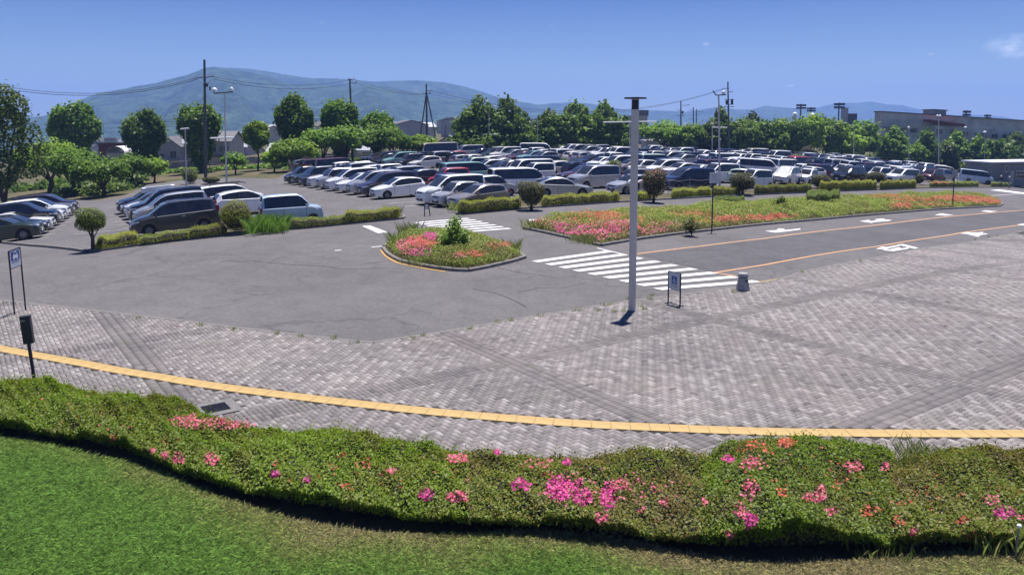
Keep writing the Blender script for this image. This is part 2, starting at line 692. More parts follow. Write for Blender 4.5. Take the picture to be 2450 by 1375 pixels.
# ground to the horizon (sight-line fan keeps the grid fine near the camera)
us = np.linspace(-1900, 1900, 64)
ysg = np.concatenate([[-30, -8, 1], np.geomspace(4, 7000, 90)])
V = []
for y in ysg:
    for u in us:
        yy = max(y, 12.0)
        X = u / FPX * yy * (1.0 if abs(u) < 1850 else 1.8)
        V.append((X, y, gz(X, y) - 0.14))
nu = len(us)
Q = [(i * nu + j, i * nu + j + 1, (i + 1) * nu + j + 1, (i + 1) * nu + j) for i in range(len(ysg) - 1) for j in range(nu - 1)]
me = np_mesh('ground', np.array(V), np.array(Q))
o = link('ground', me, M_GROUND); tag(o, kind='structure')
smooth(me, 80)

# plaza edge kerb (towards the road)
KERB_PX = [(-260, 692), (-110, 707), (0, 722), (205, 745), (412, 769), (600, 793), (760, 811), (890, 825), (1054, 800), (1220, 771), (1433, 736), (1502, 725), (1596, 713), (1760, 691), (1830, 679), (1885, 667), (1910, 655), (1985, 640), (2106, 618), (2300, 584.5), (2383, 568), (2450, 555), (2560, 536), (2700, 515), (2850, 497)]
PLAZA_EDGE = [tuple(at(x, y)[:2]) for x, y in KERB_PX]
FAR_PX = [(-300, 500), (-60, 492), (60, 487), (150, 478), (235, 480), (300, 468), (352, 442), (430, 432), (560, 425), (660, 428), (690, 412), (760, 400), (860, 392), (960, 384), (1100, 372), (1225, 367), (1400, 366), (1520, 367), (1700, 371), (1830, 376), (1960, 381), (2080, 387), (2180, 395), (2280, 408), (2360, 425), (2440, 446), (2600, 468), (2750, 474), (2900, 482)]
lot = PLAZA_EDGE + [tuple(at(x, y)[:2]) for x, y in reversed(FAR_PX)]
sheet('parking_lot_asphalt', lot, 0.0, M_ASPH, 2.5)

LA_PX = [(1430, 594), (1523, 608), (1680, 589), (1830, 571), (2059, 543), (2245, 521), (2450, 503), (2560, 494)]
LB_PX = [(1708, 653), (1830, 634), (2106, 589), (2300, 557), (2450, 537.5), (2560, 524)]
road_poly = pxpoly([(1523, 608), (1830, 571), (2059, 543), (2245, 521), (2450, 503), (2560, 494), (2560, 524), (2450, 537.5), (2300, 557), (2106, 589), (1830, 634), (1712, 652)])
sheet('road_surface', road_poly, 0.006, M_ROAD, 2.0)

strip('lane_line', [at(*p) for p in LA_PX[1:]], 0.16, 0.012, M_ORANGE)
strip('lane_line', [at(*p) for p in LB_PX], 0.16, 0.012, M_ORANGE)
strip('lane_line', [at(1429, 594), at(1501, 611)], 0.12, 0.013, M_WHITE)
strip('lane_line', [at(1705, 652), at(1762, 661)], 0.15, 0.013, M_ORANGE)
strip('lane_line', [at(2360, 469), at(2440, 464)], 0.14, 0.01, M_WHITE)


def quad_mark(name, px, m=M_WHITE, dz=0.009, parent=None):
    ps = [at(*p) for p in px]
    me = bpy.data.meshes.new(name)
    me.from_pydata([(p.x, p.y, gz(p.x, p.y) + dz) for p in ps], [], [tuple(range(len(ps)))])
    me.update()
    if me.polygons[0].normal.z < 0: me.flip_normals()
    o = link(name, me, m, parent)
    if parent is None: tag(o, kind='structure')
    return o


def crosswalk(A, B, C, D, n, label):
    """Stripes between left ends A..B and right ends C..D (ground points of first and last stripe)."""
    top = bpy.data.objects.new('crosswalk', None); COL.objects.link(top)
    tag(top, label, None, None, 'structure')
    for i in range(n):
        t = i / (n - 1)
        l = A.lerp(B, t); r = C.lerp(D, t)
        step = (B - A) / (n - 1) * 0.5
        step.z = 0; 
        ps = [l, r, r + step, l + step]
        me = bpy.data.meshes.new('stripe')
        g = 6
        vs_ = []; fs_ = []
        for k in range(g + 1):
            a = l.lerp(r, k / g)
            for q in (a, a + step):
                vs_.append((q.x, q.y, gz(q.x, q.y) + 0.016))
        for k in range(g): fs_.append((2 * k, 2 * k + 1, 2 * k + 3, 2 * k + 2))
        me.from_pydata(vs_, [], fs_); me.update()
        if me.polygons[0].normal.z < 0: me.flip_normals()
        link('stripe', me, M_WHITE, top)


crosswalk(at(1272, 625), at(1562, 690), at(1449, 600.5), at(1800, 671), 9, 'near zebra crossing beside the pale lamp post')
crosswalk(at(988, 533), at(1083, 556), at(1118, 522), at(1215, 546), 7, 'far zebra crossing beyond the flower island')
quad_mark('road_marking', [(866, 541), (886, 540), (928, 556), (904, 558)])
quad_mark('road_marking', [(1264, 525), (1300, 524.5), (1306, 529), (1270, 530)])
quad_mark('road_marking', [(800, 599), (816, 597.5), (818, 599.5), (802, 601)], M_BAY)
quad_mark('road_marking', [(888, 590.5), (914, 588), (914, 590), (890, 592.5)], M_BAY)
quad_mark('road_marking', [(2368, 455), (2392, 453.5), (2450, 461), (2450, 464.5)])

M_CRACK = mat('crack_filler', (0.035, 0.034, 0.036), 0.9)
rng_c = random.Random(3)
for pts, w in (([(525, 628), (548, 624), (578, 626), (600, 623), (640, 628)], .035), ([(640, 628), (700, 634), (760, 636), (830, 644), (870, 643), (930, 640)], .03), ([(640, 632), (662, 618), (690, 612)], .02), ([(860, 634), (900, 628), (950, 622)], .025), ([(1130, 690), (1180, 700), (1230, 718), (1260, 735)], .022), ([(1240, 700), (1290, 688), (1340, 690), (1400, 678)], .02), ([(360, 660), (420, 664), (470, 662)], .018), ([(560, 700), (610, 705), (640, 704)], .018), ([(1190, 640), (1240, 652), (1330, 664)], .02), ([(1560, 640), (1680, 618), (1800, 600)], .02), ([(1900, 600), (2000, 583), (2080, 572)], .018)):
    q = []
    for a, b_ in zip(pts, pts[1:]):
        for k in range(7):
            f = k / 7
            q.append(at(a[0] + (b_[0] - a[0]) * f + rng_c.uniform(-2, 2), a[1] + (b_[1] - a[1]) * f + rng_c.uniform(-.9, .9)))
    q.append(at(*pts[-1]))
    strip('asphalt_crack', q, w, 0.008, M_CRACK, step=.25)

# painted characters along the kerb lanes, drawn stroke by stroke
GLYPHS = [
    [[(2095, 596), (2110, 591), (2134, 592), (2120, 596.5)], [(2122, 592), (2150, 586), (2156, 587.5), (2130, 594)], [(2148, 586), (2160, 584.5), (2198, 594), (2188, 596)], [(2111, 599), (2138, 601.5), (2176, 595), (2172, 592.5), (2136, 598), (2120, 596.5)], [(2130, 597), (2150, 592), (2156, 594), (2136, 599)]],
    [[(2297, 559), (2312, 556), (2340, 557), (2352, 555), (2352, 558), (2334, 561), (2310, 560)], [(2312, 560), (2340, 567), (2346, 565), (2322, 559)], [(2330, 562), (2356, 558.5), (2365, 560.5), (2344, 563)]],
    [[(2056, 529.5), (2078, 526.5), (2086, 530), (2084, 533.5), (2074, 532)], [(2092, 525), (2114, 523.5), (2118, 526), (2136, 527), (2122, 530), (2094, 531.5), (2084, 534), (2086, 529), (2100, 528)]],
    [[(1830, 553), (1858, 551), (1862, 547), (1874, 547.5), (1880, 551), (1914, 547), (1916, 549.5), (1884, 554), (1856, 557)]],
    [[(2236, 515), (2252, 511), (2266, 513), (2282, 514), (2264, 516.5)]],
    [[(2346, 506), (2360, 503.5), (2372, 505), (2388, 505.5), (2370, 508)]],
    [[(2433, 537.5), (2450, 535.5), (2470, 534), (2474, 536), (2446, 540)]],
]
for strokes in GLYPHS:
    top = bpy.data.objects.new('road_lettering', None); COL.objects.link(top)
    tag(top, None, None, None, 'structure')
    for s in strokes:
        quad_mark('stroke', s, M_WHITE, 0.014 + random.uniform(0, 0.006), top)

# ------------------------------------------------------------------ plaza paving
HB_BACK = [(-300, 872), (-100, 890), (0, 902), (130, 905), (280, 938), (420, 950), (520, 985), (640, 1020), (750, 1024), (870, 1038), (1000, 1060), (1100, 1075), (1250, 1084), (1400, 1084), (1560, 1080), (1700, 1084), (1800, 1086), (2000, 1084), (2150, 1092), (2300, 1086), (2450, 1086), (2700, 1080), (3300, 1070)]
HEDGE_BACK_W = [tuple(at(x, y + 18, 0.45)[:2]) for x, y in HB_BACK]   # hedge back line on the ground
plaza_poly = PLAZA_EDGE + list(reversed([(p[0], p[1] - 0.5) for p in HEDGE_BACK_W]))

m, nt, b = new_mat('paving_bed')
ns = noise(nt, 3.0, 4.0)
cr = ramp(nt, [(0.3, (0.022, 0.021, 0.023)), (0.7, (0.042, 0.04, 0.038))])
nt.links.new(ns.outputs[0], cr.inputs[0]); nt.links.new(cr.outputs[0], b.inputs['Base Color'])
b.inputs['Roughness'].default_value = 0.95
M_PBED = m

m, nt, b = new_mat('concrete_paver')
att = nt.nodes.new('ShaderNodeAttribute'); att.attribute_name = 'tint'; att.attribute_type = 'GEOMETRY'
sp = nt.nodes.new('ShaderNodeSeparateColor')
nt.links.new(att.outputs['Color'], sp.inputs[0])
cr = ramp(nt, [(0.0, (0.102, 0.093, 0.094)), (0.35, (0.157, 0.142, 0.142)), (0.7, (0.218, 0.197, 0.194)), (1.0, (0.32, 0.297, 0.29))])
nt.links.new(sp.outputs[0], cr.inputs[0])
big = noise(nt, 0.35, 5.0)
c2 = ramp(nt, [(0.3, (0.84, 0.86, 0.88)), (0.5, (1, 1, 1)), (0.72, (1.1, 1.05, 1.04))])
nt.links.new(big.outputs[0], c2.inputs[0])
col = mixc(nt, 0.9, cr.outputs[0], c2.outputs[0], 'MULTIPLY')
gr = noise(nt, 70.0, 3.0, rough=0.8)
c3 = ramp(nt, [(0.3, (0.85, 0.85, 0.85)), (0.7, (1.12, 1.12, 1.12))])
nt.links.new(gr.outputs[0], c3.inputs[0])
col = mixc(nt, 0.7, col, c3.outputs[0], 'MULTIPLY')
moss = noise(nt, 0.9, 5.0)
c4 = ramp(nt, [(0.60, (0, 0, 0)), (0.78, (0.5, 0.5, 0.5))])
nt.links.new(moss.outputs[0], c4.inputs[0])
sp2 = nt.nodes.new('ShaderNodeSeparateColor'); nt.links.new(c4.outputs[0], sp2.inputs[0])
col = mixc(nt, sp2.outputs[0], col, (0.16, 0.165, 0.12))
nt.links.new(col, b.inputs['Base Color'])
b.inputs['Roughness'].default_value = 0.82
b.inputs['Specular IOR Level'].default_value = 0.35
M_PAVER = m

plaza = sheet('plaza_paving', plaza_poly, PZ - 0.013, M_PBED, 2.0)

E1 = np.array([0.815, 0.579]); E2 = np.array([-0.579, 0.815])
TACT_PX = [(-260, 781), (-120, 809), (0, 833), (80, 848), (192, 867), (275, 884), (384, 901), (480, 918), (620, 937), (804, 959), (1007, 982), (1220, 1000), (1400, 1014), (1600, 1023), (1782, 1030), (1893, 1033), (2144, 1036), (2450, 1037), (2700, 1034), (3300, 1026)]
TACT = [tuple(p) for p in smoothpath([at(x, y, PZ)[:2] for x, y in TACT_PX], 2)]
TW = 0.345
DRAIN_C = at(516, 976, PZ)
DRAIN_ANG = math.atan2(0.579, 0.815)

U = 0.1
ij = []
cen = []


def in_band(i, j):
    """1 in a band running along t, 2 in a band along s, 0 in the herringbone field."""
    if ((i * U - 3.1 + 1e-6) % 6.8) < 0.599: return 1
    if ((j * U - 7.3 + 1e-6) % 6.8) < 0.599: return 2
    return 0


def put(s_, t_, o_, bnd):
    ij.append((s_, t_, o_, bnd)); cen.append((s_, t_))


for i in range(-260, 720):
    for j in range(-40, 560):
        bd = in_band(i, j)
        s0 = i * U; t0 = j * U
        if bd == 1:
            if int(round(((s0 - 3.1 + 1e-6) % 6.8) / U)) % 2 == 0: put(s0 + U, t0 + U / 2, 0, 1)
            continue
        if bd == 2:
            if int(round(((t0 - 7.3 + 1e-6) % 6.8) / U)) % 2 == 0: put(s0 + U / 2, t0 + U, 1, 1)
            continue
        k = (i - j) % 4
        if k == 0:
            if in_band(i + 1, j) == 0: put(s0 + U, t0 + U / 2, 0, 0)
            else: put(s0 + U / 2, t0 + U / 2, 2, 0)
        elif k == 1:
            if in_band(i - 1, j) != 0: put(s0 + U / 2, t0 + U / 2, 2, 0)
        elif k == 3:
            if in_band(i, j + 1) == 0: put(s0 + U / 2, t0 + U, 1, 0)
            else: put(s0 + U / 2, t0 + U / 2, 2, 0)
        else:
            if in_band(i, j - 1) != 0: put(s0 + U / 2, t0 + U / 2, 2, 0)
ij = np.array(ij)
cen = np.array(cen)
W2 = cen[:, :1] * E1 + cen[:, 1:2] * E2
keep = inside(W2, plaza_poly)
dist = np.hypot(W2[:, 0], W2[:, 1])
keep &= dist < 62
ang = np.degrees(np.arctan2(W2[:, 0], W2[:, 1]))
keep &= (ang > -42) & (ang < 50)
ij = ij[keep]; W2 = W2[keep]
keep = polydist(W2, TACT) > TW / 2 + 0.045
dl = W2 - np.array(DRAIN_C[:2])
ca, sa = math.cos(DRAIN_ANG), math.sin(DRAIN_ANG)
dx_, dy_ = dl[:, 0] * ca + dl[:, 1] * sa, -dl[:, 0] * sa + dl[:, 1] * ca
keep &= ~((np.abs(dx_) < 0.42) & (np.abs(dy_) < 0.42))
ij = ij[keep]; W2 = W2[keep]
NP = len(ij)
half = np.where(ij[:, 2:3] == 0, np.array([[0.1, 0.05]]), np.where(ij[:, 2:3] == 1, np.array([[0.05, 0.1]]), np.array([[0.05, 0.05]]))) - 0.0042
tint = np.where(ij[:, 2] == 0, RNG.normal(0.52, 0.15, NP), RNG.normal(0.68, 0.17, NP))
band = ij[:, 3] == 1
tint = np.where(band, RNG.normal(0.34, 0.12, NP), tint)
stain = np.sin(W2[:, 0] * .9 + 2 * np.sin(W2[:, 1] * .5)) * np.sin(W2[:, 1] * 1.1 + np.sin(W2[:, 0] * .7))
tint += 0.10 * stain
tint = np.where(RNG.uniform(size=NP) < .012, tint - .4, tint)
tint = np.clip(tint, 0, 1)
bev = 0.006
PV = np.empty((NP, 8, 3))
sg = np.array([(-1, -1), (1, -1), (1, 1), (-1, 1)])
hz = RNG.normal(0, 0.0012, NP)
gzs = np.array([gz(a, b_) for a, b_ in W2])
for k in range(4):
    lo = half * sg[k]
    hi = (half - bev) * sg[k]
    tilt = RNG.normal(0, 0.0008, NP)
    for q, loc in ((k, lo), (k + 4, hi)):
        PV[:, q, :2] = W2 + loc[:, :1] * E1 + loc[:, 1:] * E2
        PV[:, q, 2] = gzs + PZ + hz + (tilt if q > 3 else -0.02)
PQ = np.array([(4, 5, 6, 7), (0, 1, 5, 4), (1, 2, 6, 5), (2, 3, 7, 6), (3, 0, 4, 7)])


def tint_attr(me, vals):
    a = me.attributes.new('tint', 'FLOAT_COLOR', 'FACE')
    arr = np.ones((len(me.polygons), 4), np.float32)
    arr[:, :3] = np.asarray(vals, np.float32)[:, None]
    a.data.foreach_set('color', arr.ravel())


# the 300 that show largest get an object each
pxs, pys = proj(W2[:, 0], W2[:, 1], np.full(NP, PZ))
oy = np.array([interp(HB_BACK, x) for x in pxs])
vis = (pxs > 610) & (pxs < 1690) & (pys < oy - 6)
order = np.argsort(np.where(vis, W2[:, 1], 1e6))[:300]
single = np.zeros(NP, bool); single[order] = True
rest = ~single
idx = np.arange(rest.sum() * 8).reshape(-1, 8)
me = np_mesh('paving_stones', PV[rest].reshape(-1, 3), idx[:, PQ].reshape(-1, 4))
tint_attr(me, np.repeat(tint[rest], 5))
o = link('paving_stones', me, M_PAVER, plaza); tag(o, kind='stuff')
for k in order:
    me = np_mesh('paver', PV[k] - np.array([W2[k, 0], W2[k, 1], 0]), PQ)
    tint_attr(me, [tint[k]] * 5)
    o = link('paver', me, M_PAVER, plaza)
    o.location = (W2[k, 0], W2[k, 1], 0)

# yellow tactile strip of ribbed tiles
M_TACT = mat('tactile_yellow', (0.43, 0.295, 0.115), 0.7, 0, 0.13, 2.2)
mb = MB()
mb.box((0, 0, -0.012), (TW - 0.005, TW - 0.003, 0.03))
for k in range(4):
    y = (k - 1.5) * 0.085
    mb.add([(-TW / 2 + 0.008, y - 0.024, 0.0035), (TW / 2 - 0.008, y - 0.024, 0.0035), (TW / 2 - 0.012, y - 0.014, 0.0095), (-TW / 2 + 0.012, y - 0.014, 0.0095),
            (-TW / 2 + 0.012, y + 0.014, 0.0095), (TW / 2 - 0.012, y + 0.014, 0.0095), (TW / 2 - 0.008, y + 0.024, 0.0035), (-TW / 2 + 0.008, y + 0.024, 0.0035)],
           [(0, 1, 2, 3), (3, 2, 5, 4), (4, 5, 6, 7), (0, 3, 4, 7), (1, 6, 5, 2)])
tile_me = mb.mesh('tactile_tile'); tile_me.materials.append(M_TACT)
tact = bpy.data.objects.new('tactile_paving', None); COL.objects.link(tact); tag(tact, 'yellow ribbed tactile strip crossing the paved plaza', kind='structure')
tp = resample(TACT, TW)
for a, b_ in zip(tp, tp[1:]):
    o = bpy.data.objects.new('tactile_tile', tile_me); COL.objects.link(o); o.parent = tact
    c = (a + b_) / 2
    o.location = (c.x, c.y, gz(c.x, c.y) + PZ + random.uniform(-0.001, 0.002))
    o.rotation_euler = (0, 0, math.atan2((b_ - a).y, (b_ - a).x))

kerb([Vector(p) for p in PLAZA_EDGE], 'plaza_kerb', h=0.075, w=0.12, ln=0.6, label='pale flush kerb along the plaza edge')
strip('yellow_edge_line', [at(1812, 677), at(1884, 664)], 0.13, 0.018, M_YELLOWK)

# drain grate in its concrete frame
t = root('drain_grate', (DRAIN_C.x, DRAIN_C.y, PZ), DRAIN_ANG, 'square black drain grate in a concrete frame set into the paving', 'drain grate')
t.scale = (.88, .88, 1)
mb = MB()
for (c, s) in (((0, 0.36, -0.01), (0.92, 0.2, 0.04)), ((0, -0.36, -0.01), (0.92, 0.2, 0.04)), ((0.36, 0, -0.01), (0.2, 0.52, 0.04)), ((-0.36, 0, -0.01), (0.2, 0.52, 0.04))):
    mb.box(c, s)
mb.build('frame', mat('drain_concrete', (0.145, 0.14, 0.14), 0.9, var=0.2, scale=8), t)
MB().box((0, 0, -0.018), (0.52, 0.52, 0.01)).build('sump', M_BLACK, t)
for k in range(7):
    MB().box((0, (k - 3) * 0.072, -0.002), (0.515, 0.026, 0.022)).build('slat', M_DARKMETAL, t)

# ------------------------------------------------------------------ lawn in front
LAWN_PX = [(-300, 985), (-120, 1020), (0, 1048), (110, 1062), (200, 1085), (290, 1105), (370, 1126), (500, 1180), (600, 1212), (700, 1242), (800, 1260), (900, 1272), (1000, 1277), (1100, 1277), (1200, 1270), (1280, 1264), (1420, 1276), (1560, 1302), (1700, 1332), (1850, 1346), (2050, 1337), (2200, 1327), (2330, 1318), (2450, 1318), (2700, 1310), (3300, 1298)]
LZ = 0.15
LAWN_EDGE = [tuple(at(x, y, LZ)[:2]) for x, y in LAWN_PX]
lawn_poly = LAWN_EDGE + [(14, 3.0), (-14, 3.0), (-14, 8)]
sheet('lawn', lawn_poly, LZ - 0.02, M_LAWN, 1.0)
hs = [(p[0], p[1] - 0.05) for p in LAWN_EDGE] + list(reversed([(p[0], p[1] - 0.02) for p in HEDGE_BACK_W]))
sheet('hedge_soil', hs, LZ - 0.05, M_SOIL, 0.8)

# grass blades
NG = 210000
gp = np.empty((0, 2))
while len(gp) < NG:
    y = RNG.uniform(8.4, 15.2, NG)
    x = RNG.uniform(-12, 8.5, NG)
    c = np.stack([x, y], 1)
    w = (np.abs(x) < y * 0.70 + 0.4)
    c = c[w]
    c = c[inside(c, lawn_poly)]
    gp = np.concatenate([gp, c])
gp = gp[:NG]
px_, py_ = proj(gp[:, 0], gp[:, 1], np.full(NG, LZ))
dry = np.array([1.0]) * 0
edge_d = polydist(gp, LAWN_EDGE)
fn = lambda a, b_, s: np.sin(a * s + 1.3 * np.sin(b_ * s * 0.7)) * np.sin(b_ * s * 1.1 + 0.8 * np.sin(a * s * 0.6))
patchn = 0.5 + 0.25 * fn(gp[:, 0], gp[:, 1], 1.1) + 0.25 * fn(gp[:, 0] + 5, gp[:, 1] + 3, 2.7)
dry = np.clip(1.15 - edge_d / 0.9, 0, 1) * 0.9 + 0.30 * np.clip((px_ - 900) / 700, 0, 1) + 0.7 * (patchn - 0.5)
dry += RNG.normal(0, 0.22, NG)
dry -= np.clip((700 - px_) / 900, 0, 0.5)
dry = np.clip(dry, 0, 1)
clump = 0.5 + 0.5 * fn(gp[:, 0] * 9 + 2, gp[:, 1] * 9, 1.9) * fn(gp[:, 0] + 1, gp[:, 1] * 1.3, 7.3)
hgt = RNG.uniform(0.015, 0.05, NG) * (1 - 0.35 * dry) * (0.55 + 0.9 * clump)
lean = RNG.normal(0, 1.7, (NG, 2)) * hgt[:, None]
dirn = RNG.uniform(0, 2 * np.pi, NG)
wv = np.stack([np.cos(dirn), np.sin(dirn)], 1) * RNG.uniform(0.0035, 0.007, (NG, 1))
GV = np.empty((NG, 4, 3))
GV[:, 0, :2] = gp - wv; GV[:, 0, 2] = LZ - 0.025
GV[:, 1, :2] = gp + wv; GV[:, 1, 2] = LZ - 0.025
GV[:, 2, :2] = gp + wv * 0.6 + lean * 0.6; GV[:, 2, 2] = LZ + hgt * 0.7
GV[:, 3, :2] = gp + lean; GV[:, 3, 2] = LZ + hgt
me = np_mesh('grass', GV.reshape(-1, 3), np.arange(NG * 4).reshape(-1, 4))
tint_attr(me, dry)
m, nt, b = new_mat('grass_blades')
att = nt.nodes.new('ShaderNodeAttribute'); att.attribute_name = 'tint'; att.attribute_type = 'GEOMETRY'
sp = nt.nodes.new('ShaderNodeSeparateColor'); nt.links.new(att.outputs['Color'], sp.inputs[0])
cr = ramp(nt, [(0.0, (0.20, 0.34, 0.08)), (0.4, (0.26, 0.36, 0.10)), (0.75, (0.34, 0.36, 0.14)), (1.0, (0.40, 0.35, 0.20))])
nt.links.new(sp.outputs[0], cr.inputs[0])
geo = nt.nodes.new('ShaderNodeNewGeometry')
c2 = ramp(nt, [(0, (0.35, 0.35, 0.35)), (0.5, (1, 1, 1)), (1, (1.75, 1.75, 1.6))]); nt.links.new(geo.outputs['Random Per Island'], c2.inputs[0])
col = mixc(nt, 1.0, cr.outputs[0], c2.outputs[0], 'MULTIPLY')
nt.links.new(col, b.inputs['Base Color'])
b.inputs['Roughness'].default_value = 0.6; b.inputs['Specular IOR Level'].default_value = 0.25
tr = nt.nodes.new('ShaderNodeBsdfTranslucent'); nt.links.new(col, tr.inputs['Color'])
ms = nt.nodes.new('ShaderNodeMixShader'); ms.inputs[0].default_value = 0.5
nt.links.new(b.outputs[0], ms.inputs[1]); nt.links.new(tr.outputs[0], ms.inputs[2])
nt.links.new(ms.outputs[0], nt.nodes['Material Output'].inputs['Surface'])
o = link('grass', me, m); tag(o, 'mown lawn, dry along the hedge and greener towards the corner', 'grass', None, 'stuff')

# ------------------------------------------------------------------ mountains
def mountain(name, prof, D, depth, m, rough, seed, base_px=372):
    """Ridge whose skyline follows prof (photo pixels) at distance D, with spurs and gullies."""
    rng = np.random.default_rng(seed)
    n = 230
    x0, x1 = prof[0][0], prof[-1][0]
    xs = np.linspace(x0, x1, n)
    rows = 26
    V = []
    ph = rng.uniform(0, 6.28, 12)
    for r in range(rows):
        f = r / (rows - 6)                # 0 foot .. 1 ridge .. beyond: far side
        for x in xs:
            yr = interp(prof, x)
            p = along(x, yr, D)
            foot = along(x, base_px, D - depth)
            ridge_h = p.z
            if f <= 1:
                Yy = (D - depth) + depth * f
                g = 0
                for q in range(5):
                    fr = 2 ** q
                    g += math.sin(x * 0.018 * fr + ph[q] + 2.2 * math.sin(f * 2.1 * fr + ph[q + 5])) / fr
                shape = f ** 0.85
                z = foot.z + (ridge_h - foot.z) * shape + rough * (g - 1.5) * math.sin(math.pi * min(1, f)) ** 0.8 * (ridge_h - foot.z) * 0.34
                z = min(z, CAM_H + (ridge_h - CAM_H) * Yy / D - 2 * (1 - f))
            else:
                Yy = D + depth * (f - 1)
                z = ridge_h - (f - 1) * ridge_h * 0.8
            if abs(f - 1) < 1e-6:
                z += rng.normal(0, D * 0.00012)
            d = pix_dir(x, yr)
            V.append((d[0] / d[1] * Yy, Yy, z))
    Q = [(i * n + j, i * n + j + 1, (i + 1) * n + j + 1, (i + 1) * n + j) for i in range(rows - 1) for j in range(n - 1)]
    me = np_mesh(name, np.array(V), np.array(Q))
    smooth(me, 60)
    o = link(name, me, m); tag(o, kind='structure')
    return o


def forest_mat(name, dark, light, scale):
    m, nt, b = new_mat(name)
    a = noise(nt, scale, 10.0, rough=0.72)
    c = ramp(nt, [(0.33, dark), (0.5, [(p + q) / 2 for p, q in zip(dark, light)]), (0.66, light), (0.8, [x * 1.5 for x in light])])
    nt.links.new(a.outputs[0], c.inputs[0])
    a2 = noise(nt, scale * 7, 6.0, rough=0.8)
    c2 = ramp(nt, [(0.38, (0.35, 0.35, 0.38)), (0.62, (1.6, 1.6, 1.5))]); nt.links.new(a2.outputs[0], c2.inputs[0])
    nt.links.new(mixc(nt, 0.9, c.outputs[0], c2.outputs[0], 'MULTIPLY'), b.inputs['Base Color'])
    b.inputs['Roughness'].default_value = 1.0; b.inputs['Specular IOR Level'].default_value = 0.1
    bp = nt.nodes.new('ShaderNodeBump'); bp.inputs['Strength'].default_value = 0.9; bp.inputs['Distance'].default_value = 14.0
    nt.links.new(a2.outputs[0], bp.inputs['Height']); nt.links.new(bp.outputs[0], b.inputs['Normal'])
    return m


MF = forest_mat('mountain_forest', (0.004, 0.016, 0.012), (0.12, 0.20, 0.11), 0.018)
MF2 = forest_mat('far_mountain_forest', (0.010, 0.026, 0.022), (0.11, 0.17, 0.11), 0.012)
mountain('mountain', [(-160, 330), (-40, 300), (40, 284), (105, 278), (140, 262), (200, 236), (235, 223), (290, 214), (330, 206), (370, 200), (400, 191), (440, 182), (470, 172), (488, 163), (510, 160.5), (550, 165), (590, 172), (640, 183), (700, 203), (760, 205), (830, 207), (880, 204), (930, 208), (980, 220), (1040, 234), (1100, 238), (1160, 250), (1200, 263), (1260, 276), (1330, 292), (1420, 320)], 2300, 1300, MF, 0.46, 3, 395)
mountain('mountain', [(380, 240), (460, 190), (520, 162), (570, 163), (620, 168), (680, 178), (740, 187), (800, 188), (850, 192), (900, 196), (960, 193), (1010, 193), (1060, 197), (1110, 207), (1160, 222), (1200, 236), (1240, 243), (1300, 253), (1350, 266), (1430, 300)], 3100, 900, MF2, 0.36, 5, 372)
mountain('mountain', [(1180, 300), (1230, 262), (1270, 253), (1320, 247), (1370, 245), (1410, 248), (1460, 257), (1490, 262), (1540, 263), (1590, 265), (1640, 268), (1680, 262), (1715, 256), (1760, 262), (1800, 262), (1830, 253), (1870, 257), (1910, 260), (1960, 270), (2040, 285), (2120, 310)], 3600, 1000, MF2, 0.2, 8, 350)
mountain('mountain', [(1800, 300), (1860, 270), (1920, 262), (1960, 257), (1995, 248), (2020, 246), (2050, 247), (2085, 243), (2120, 250), (2160, 252), (2200, 262), (2240, 270), (2290, 276), (2330, 275), (2370, 277), (2400, 279), (2440, 288), (2520, 292), (2650, 310), (2800, 330)], 4600, 900, MF2, 0.2, 11, 345)

# the haze that turns the mountains blue
HAZE_TOP = 238.0
mb = MB().box((0, 2350, (HAZE_TOP - 150) / 2), (9200, 6900, HAZE_TOP + 150))
hz_o = mb.build('haze', None)
m = bpy.data.materials.new('haze_air'); m.use_nodes = True
nt = m.node_tree; nt.nodes.clear()
out = nt.nodes.new('ShaderNodeOutputMaterial')
pv = nt.nodes.new('ShaderNodeVolumePrincipled')
pv.inputs['Color'].default_value = (0.28, 0.47, 1.0, 1)
pv.inputs['Density'].default_value = 0.00026
pv.inputs['Anisotropy'].default_value = 0.1
nt.links.new(pv.outputs[0], out.inputs['Volume'])
hz_o.data.materials.append(m)
tag(hz_o, 'thin blue air between the plaza and the mountains', 'haze', None, 'stuff')

# ================================================================== PLANTING
LEAF_HEDGE = leaf_mat('azalea_leaf', [(0.10, 0.19, 0.010), (0.165, 0.275, 0.014), (0.22, 0.33, 0.022), (0.30, 0.37, 0.04)], 0.46, 0.45, 1.6, (0.17, 0.10, 0.03))
LEAF_BRONZE = leaf_mat('azalea_leaf_bronze', [(0.10, 0.165, 0.014), (0.17, 0.235, 0.020), (0.235, 0.285, 0.034), (0.25, 0.17, 0.04)], 0.42, 0.5, 1.2, (0.19, 0.095, 0.045))
LEAF_LIME = leaf_mat('clipped_hedge_leaf', [(0.19, 0.24, 0.02), (0.29, 0.33, 0.03), (0.40, 0.40, 0.05)], 0.35, 0.35, 0.8, (0.20, 0.13, 0.04))
LEAF_BED = leaf_mat('bed_leaf', [(0.10, 0.18, 0.025), (0.18, 0.28, 0.035), (0.29, 0.35, 0.05), (0.33, 0.28, 0.09)], 0.35, 0.5, 0.6, (0.23, 0.17, 0.075))
LEAF_DARK = leaf_mat('dark_shrub_leaf', [(0.06, 0.085, 0.02), (0.11, 0.13, 0.035), (0.16, 0.17, 0.05), (0.20, 0.14, 0.07)], 0.28)
LEAF_ROUND = leaf_mat('round_shrub_leaf', [(0.08, 0.135, 0.02), (0.15, 0.22, 0.03), (0.25, 0.31, 0.045)], 0.32)
LEAF_SAP = leaf_mat('sapling_leaf', [(0.10, 0.19, 0.03), (0.17, 0.27, 0.05), (0.27, 0.37, 0.09)], 0.35)
M_WEED = leaf_mat('weed_blade', [(0.17, 0.27, 0.05), (0.28, 0.34, 0.09), (0.44, 0.39, 0.19)], 0.5)
